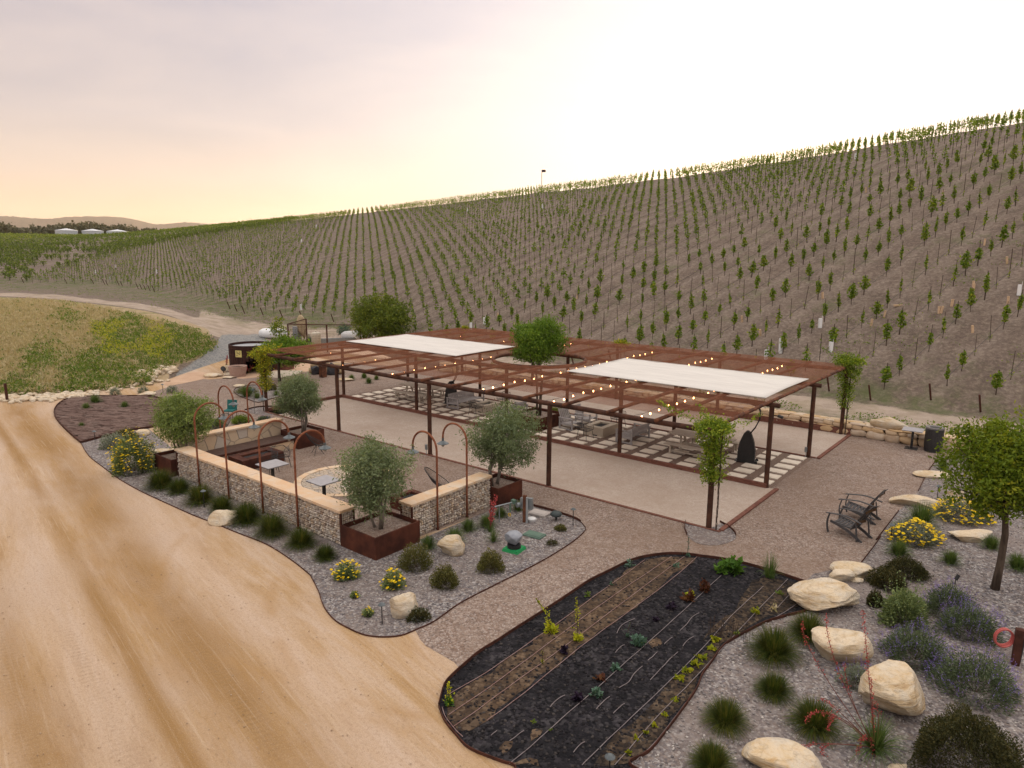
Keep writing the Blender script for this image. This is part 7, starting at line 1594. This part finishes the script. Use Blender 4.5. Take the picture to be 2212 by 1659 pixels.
for ih, a in enumerate([[(430, 1440), (470, 1405)], [(560, 1480), (600, 1450), (660, 1405)], [(845, 1240), (890, 1190), (950, 1155)], [(1010, 1560), (1050, 1510), (1090, 1485)], [(1170, 1255), (1220, 1200), (1265, 1165)], [(1290, 1285), (1340, 1235), (1370, 1215)], [(1330, 1105), (1400, 1060), (1440, 1000), (1495, 952)], [(1305, 855), (1340, 815), (1370, 800)], [(1315, 720), (1350, 660), (1440, 615)], [(1535, 910), (1570, 880), (1600, 850)], [(1550, 1050), (1590, 1000), (1650, 950), (1700, 880), (1745, 852)], [(1780, 810), (1810, 770), (1855, 742)], [(1650, 795), (1680, 765), (1705, 748)], [(1760, 700), (1810, 650), (1850, 600), (1895, 575)]]):
    hose(a, 'short pale piece of drip hose surfacing through the mulch, %s from the left' % ordn(ih+1), HOSEW)
def veg_plant(reg, x, y, w, h, label, mat, seed, n=60, ls=.12, spike=0, sdx=0, name='vegetable_plant', cat='plant', asp=1.7, spmat=None):
    p = G(reg, x, y); W = msz(p, reg, w); H = msz(p, reg, h); t = thing(name, label, cat, p); g2 = np.random.default_rng(seed); P = dome_pts(W, W, H, n, seed, .25); nn_ = P/np.linalg.norm(P, axis=1)[:, None]
    leafobj('foliage', P, ls, mat, t, asp, up=nn_*.9+np.array([0, 0, .4]), seed=seed); m = MB(); 
    for k in range(5): q = P[int(g2.integers(n))]; m.tube([(0, 0, 0), tuple(q*.8)], .006, 4)
    if spike:
        zs = HZ(p[0], p[1], PX(reg, x, y-spike)[1]); dx = msz(p, reg, sdx); B = np.array([cos(YAW)*dx, -sin(YAW)*dx, 0]); L = [(0, 0, 0), (B[0]*.2, B[1]*.2, zs*.55), (B[0], B[1], zs)]; m.tube(L, .008, 5); s = g2.random(int(n*.9))**.7; Q = np.array(L)
        Pq = np.stack([np.interp(s, [0, .55, 1], Q[:, c]) for c in range(3)], 1)+g2.normal(0, 1, (len(s), 3))*(.07*(1.1-s))[:, None]; leafobj('flower_spike', Pq, ls*.6, spmat or mat, t, 2, seed=seed+1)
    m.build('stems', MATS['brown_stem'], t)
veg_plant(12, 850, 700, 120, 70, 'chartreuse bolting plant with a bent tall spike, left of its twin', CHART, 1, 110, .10, 235, -110); veg_plant(12, 1038, 765, 85, 60, 'chartreuse bolting plant with an upright tall spike, right of its twin', CHART, 2, 80, .09, 305, -18)
veg_plant(12, 135, 1215, 70, 50, 'column of yellow-green leaves at the left tip of the vegetable bed', CHARD, 3, 90, .09, 160, -5, spmat=CHART); veg_plant(12, 940, 850, 60, 50, 'dark purple star-shaped plant on the brown soil', PURP, 4, 40, .13); veg_plant(12, 1040, 1185, 80, 60, 'nearly black lettuce in the middle of the mulch', PURP, 5, 70, .10)
veg_plant(12, 1175, 1150, 90, 55, 'compact blue-green plant with a yellow leaf', BLUEL, 6, 60, .12); veg_plant(12, 1475, 790, 120, 70, 'wide blue-green cabbage-like plant', BLUEL, 7, 80, .14); veg_plant(12, 1305, 970, 80, 50, 'dusty blue-green plant left of the cabbage-like plant', BLUEL, 8, 50, .11); veg_plant(12, 1200, 1045, 90, 45, 'reddish green low plant above the compact blue-green plant', REDL, 9, 40, .11)
veg_plant(12, 1705, 540, 90, 50, 'dark violet lettuce on the mulch', PURP, 10, 90, .08); veg_plant(12, 1590, 625, 60, 35, 'small dark violet lettuce left of the larger one', PURP, 11, 60, .07); veg_plant(12, 1815, 480, 100, 70, 'yellow and purple leafy plant', REDL, 12, 60, .14, spmat=CHART); veg_plant(13, 310, 770, 90, 60, 'yellow-tipped leaves beside the dark lettuce', CHART, 30, 30, .12); veg_plant(13, 440, 710, 110, 110, 'tall red-brown lettuce gone to seed', REDL, 13, 110, .12)
veg_plant(13, 590, 550, 130, 110, 'yellow-green chard left of the big chard', CHARD, 14, 60, .20); veg_plant(13, 700, 540, 190, 150, 'big glossy green chard with pink stems at the top of the bed', CHARD, 15, 110, .24); t = thing('chives', 'clump of tall blue-green chives near the top edge of the bed', 'chives', G(13, 1030, 590)); blades('leaves', 190, .75, .5, GRASSB, t, 5, .014, .05, .12)
veg_plant(13, 290, 400, 50, 30, 'tall blue-green seedling poking over the top edging', BLUEL, 16, 60, .07, 170, 0); veg_plant(12, 1405, 240, 90, 45, 'small blue-green seedling by the top left edging', BLUEL, 17, 40, .09); veg_plant(12, 1275, 375, 30, 30, 'tiny green seedling on the first hose', BLUEL, 18, 24, .07); veg_plant(12, 1110, 455, 50, 40, 'small green plant on the strip of mulch by the path', WEED, 19, 30, .08); veg_plant(12, 1730, 245, 50, 30, 'little sage-green seedling on the brown soil', BLUEL, 20, 30, .07)
for k, (px, py, w) in enumerate([(2010, 765, 70), (1980, 830, 60), (1915, 890, 70), (1868, 935, 80), (1805, 985, 75), (1755, 1035, 85)]): veg_plant(12, px, py, w, 28, 'yellow-green squash seedling, %s from the top of the row by the right edging' % od[k], YVINE, 40+k, 26, .12, name='squash_seedling', cat='seedling')
for k, (px, py, w) in enumerate([(1735, 1190, 60), (1655, 1295, 45), (1582, 1372, 35), (1520, 1422, 35), (1450, 1465, 40), (1400, 1560, 45)]): veg_plant(12, px, py, w, 24, 'small yellow-green seedling, %s from the top in the lower row' % od[k], YVINE, 50+k, 18, .09, name='squash_seedling', cat='seedling')
veg_plant(12, 725, 1345, 30, 20, 'single bright green sprout on the black mulch', WEED, 60, 12, .07); veg_plant(12, 790, 925, 22, 40, 'small orange-yellow withered sprout on the brown soil', YVINE, 61, 16, .05, 90, 0); veg_plant(12, 850, 1400, 25, 20, 'tiny green sprout on the long pale hose', WEED, 62, 12, .06)
veg_plant(13, 730, 1110, 70, 30, 'low green clover patch behind the dry twigs', WEED, 63, 60, .06); veg_plant(13, 900, 915, 100, 50, 'yellow-green herb near the right side of the bed', YVINE, 64, 60, .07); veg_plant(13, 1120, 745, 70, 40, 'green herb near the largest flat boulder', WEED, 65, 50, .06); veg_plant(13, 1065, 890, 90, 70, 'thin dry herb beside the loose hose end', DRYG, 66, 50, .06); veg_plant(12, 1390, 740, 30, 30, 'spindly blue-green stem beside the cabbage-like plant', BLUEL, 67, 40, .05, 110, 20)
x, y, _ = G(13, 665, 1130); t = thing('twig_trellis', 'cluster of thin dry brown sticks in the vegetable bed', 'trellis', (x, y, 0), .4); m = MB(); g2 = np.random.default_rng(2)
for k in range(26): a = g2.uniform(-.45, .45); b = g2.normal(0, .08); m.tube([(a, b, 0), (a+g2.normal(0, .02), b, g2.uniform(.25, .6))], .005, 4)
m.build('sticks', STEM, t); m = MB().tube([(-.45, 0, .3), (.45, 0, .32)], .005, 4); m.build('crossbar', STEM, t)

# brush on the left mulch bed: parallel prunings
def brush():
    g2 = np.random.default_rng(8); P = np.array([(q[0], q[1]) for q in mulbed]); lo, hi = P.min(0), P.max(0); V, Fq, o2 = [], [], 0; ax = np.array(G(1, 700, 250)[:2])-np.array(G(1, 480, 240)[:2]); ax /= np.linalg.norm(ax); nn_ = np.array([-ax[1], ax[0]])
    for k in range(3800):
        c = g2.uniform(lo, hi); r = np.round((c@nn_)/.22)*.22+g2.normal(0, .03); c = ax*(c@ax)+nn_*r; L = g2.uniform(.3, .9); d = ax+nn_*g2.normal(0, .09); a, b = c-d*L/2, c+d*L/2
        if not (inpoly(np.array([a[0], b[0]]), np.array([a[1], b[1]]), [tuple(q) for q in P]).all()): continue
        z = g2.uniform(.02, .09); w = g2.uniform(.008, .02); n2 = nn_*w; V += [(*(a-n2), z), (*(a+n2), z), (*(b+n2), z+g2.normal(0, .02)), (*(b-n2), z), (*a, z+w*1.6), (*b, z+w*1.6)]; Fq += [(o2, o2+4, o2+5, o2+3), (o2+1, o2+2, o2+5, o2+4)]; o2 += 6
    Fq = np.array(Fq); o = npobj('brush_prunings', np.array(V), Fq, leafmat('prunings', (.20, .14, .12), (.12, .075, .065), (.28, .22, .19), 0, .9), None, {'rnd': ('FACE', g2.random(len(Fq)))}); tag(o, 'layer of brown vine prunings laid in rows over the left bed', 'prunings', kind='stuff')
brush()
for k_, pr in gcl.items(): bpy.data.objects.remove(pr)

# ------------------------------------------------------------------ evening haze
hm = bpy.data.materials.new('haze_air'); hm.use_nodes = True; ht = hm.node_tree; ht.nodes.clear()
pv_ = ht.nodes.new('ShaderNodeVolumePrincipled'); pv_.inputs['Color'].default_value = (.95, .86, .78, 1); pv_.inputs['Density'].default_value = .8e-4; pv_.inputs['Anisotropy'].default_value = .35
ho = ht.nodes.new('ShaderNodeOutputMaterial'); ht.links.new(pv_.outputs[0], ho.inputs['Volume'])
hz_ = MB().box((0, 0, 0), (13000, 13000, 330)).build('haze', hm, loc=(0, 0, 153)); hz_['kind'] = 'stuff'
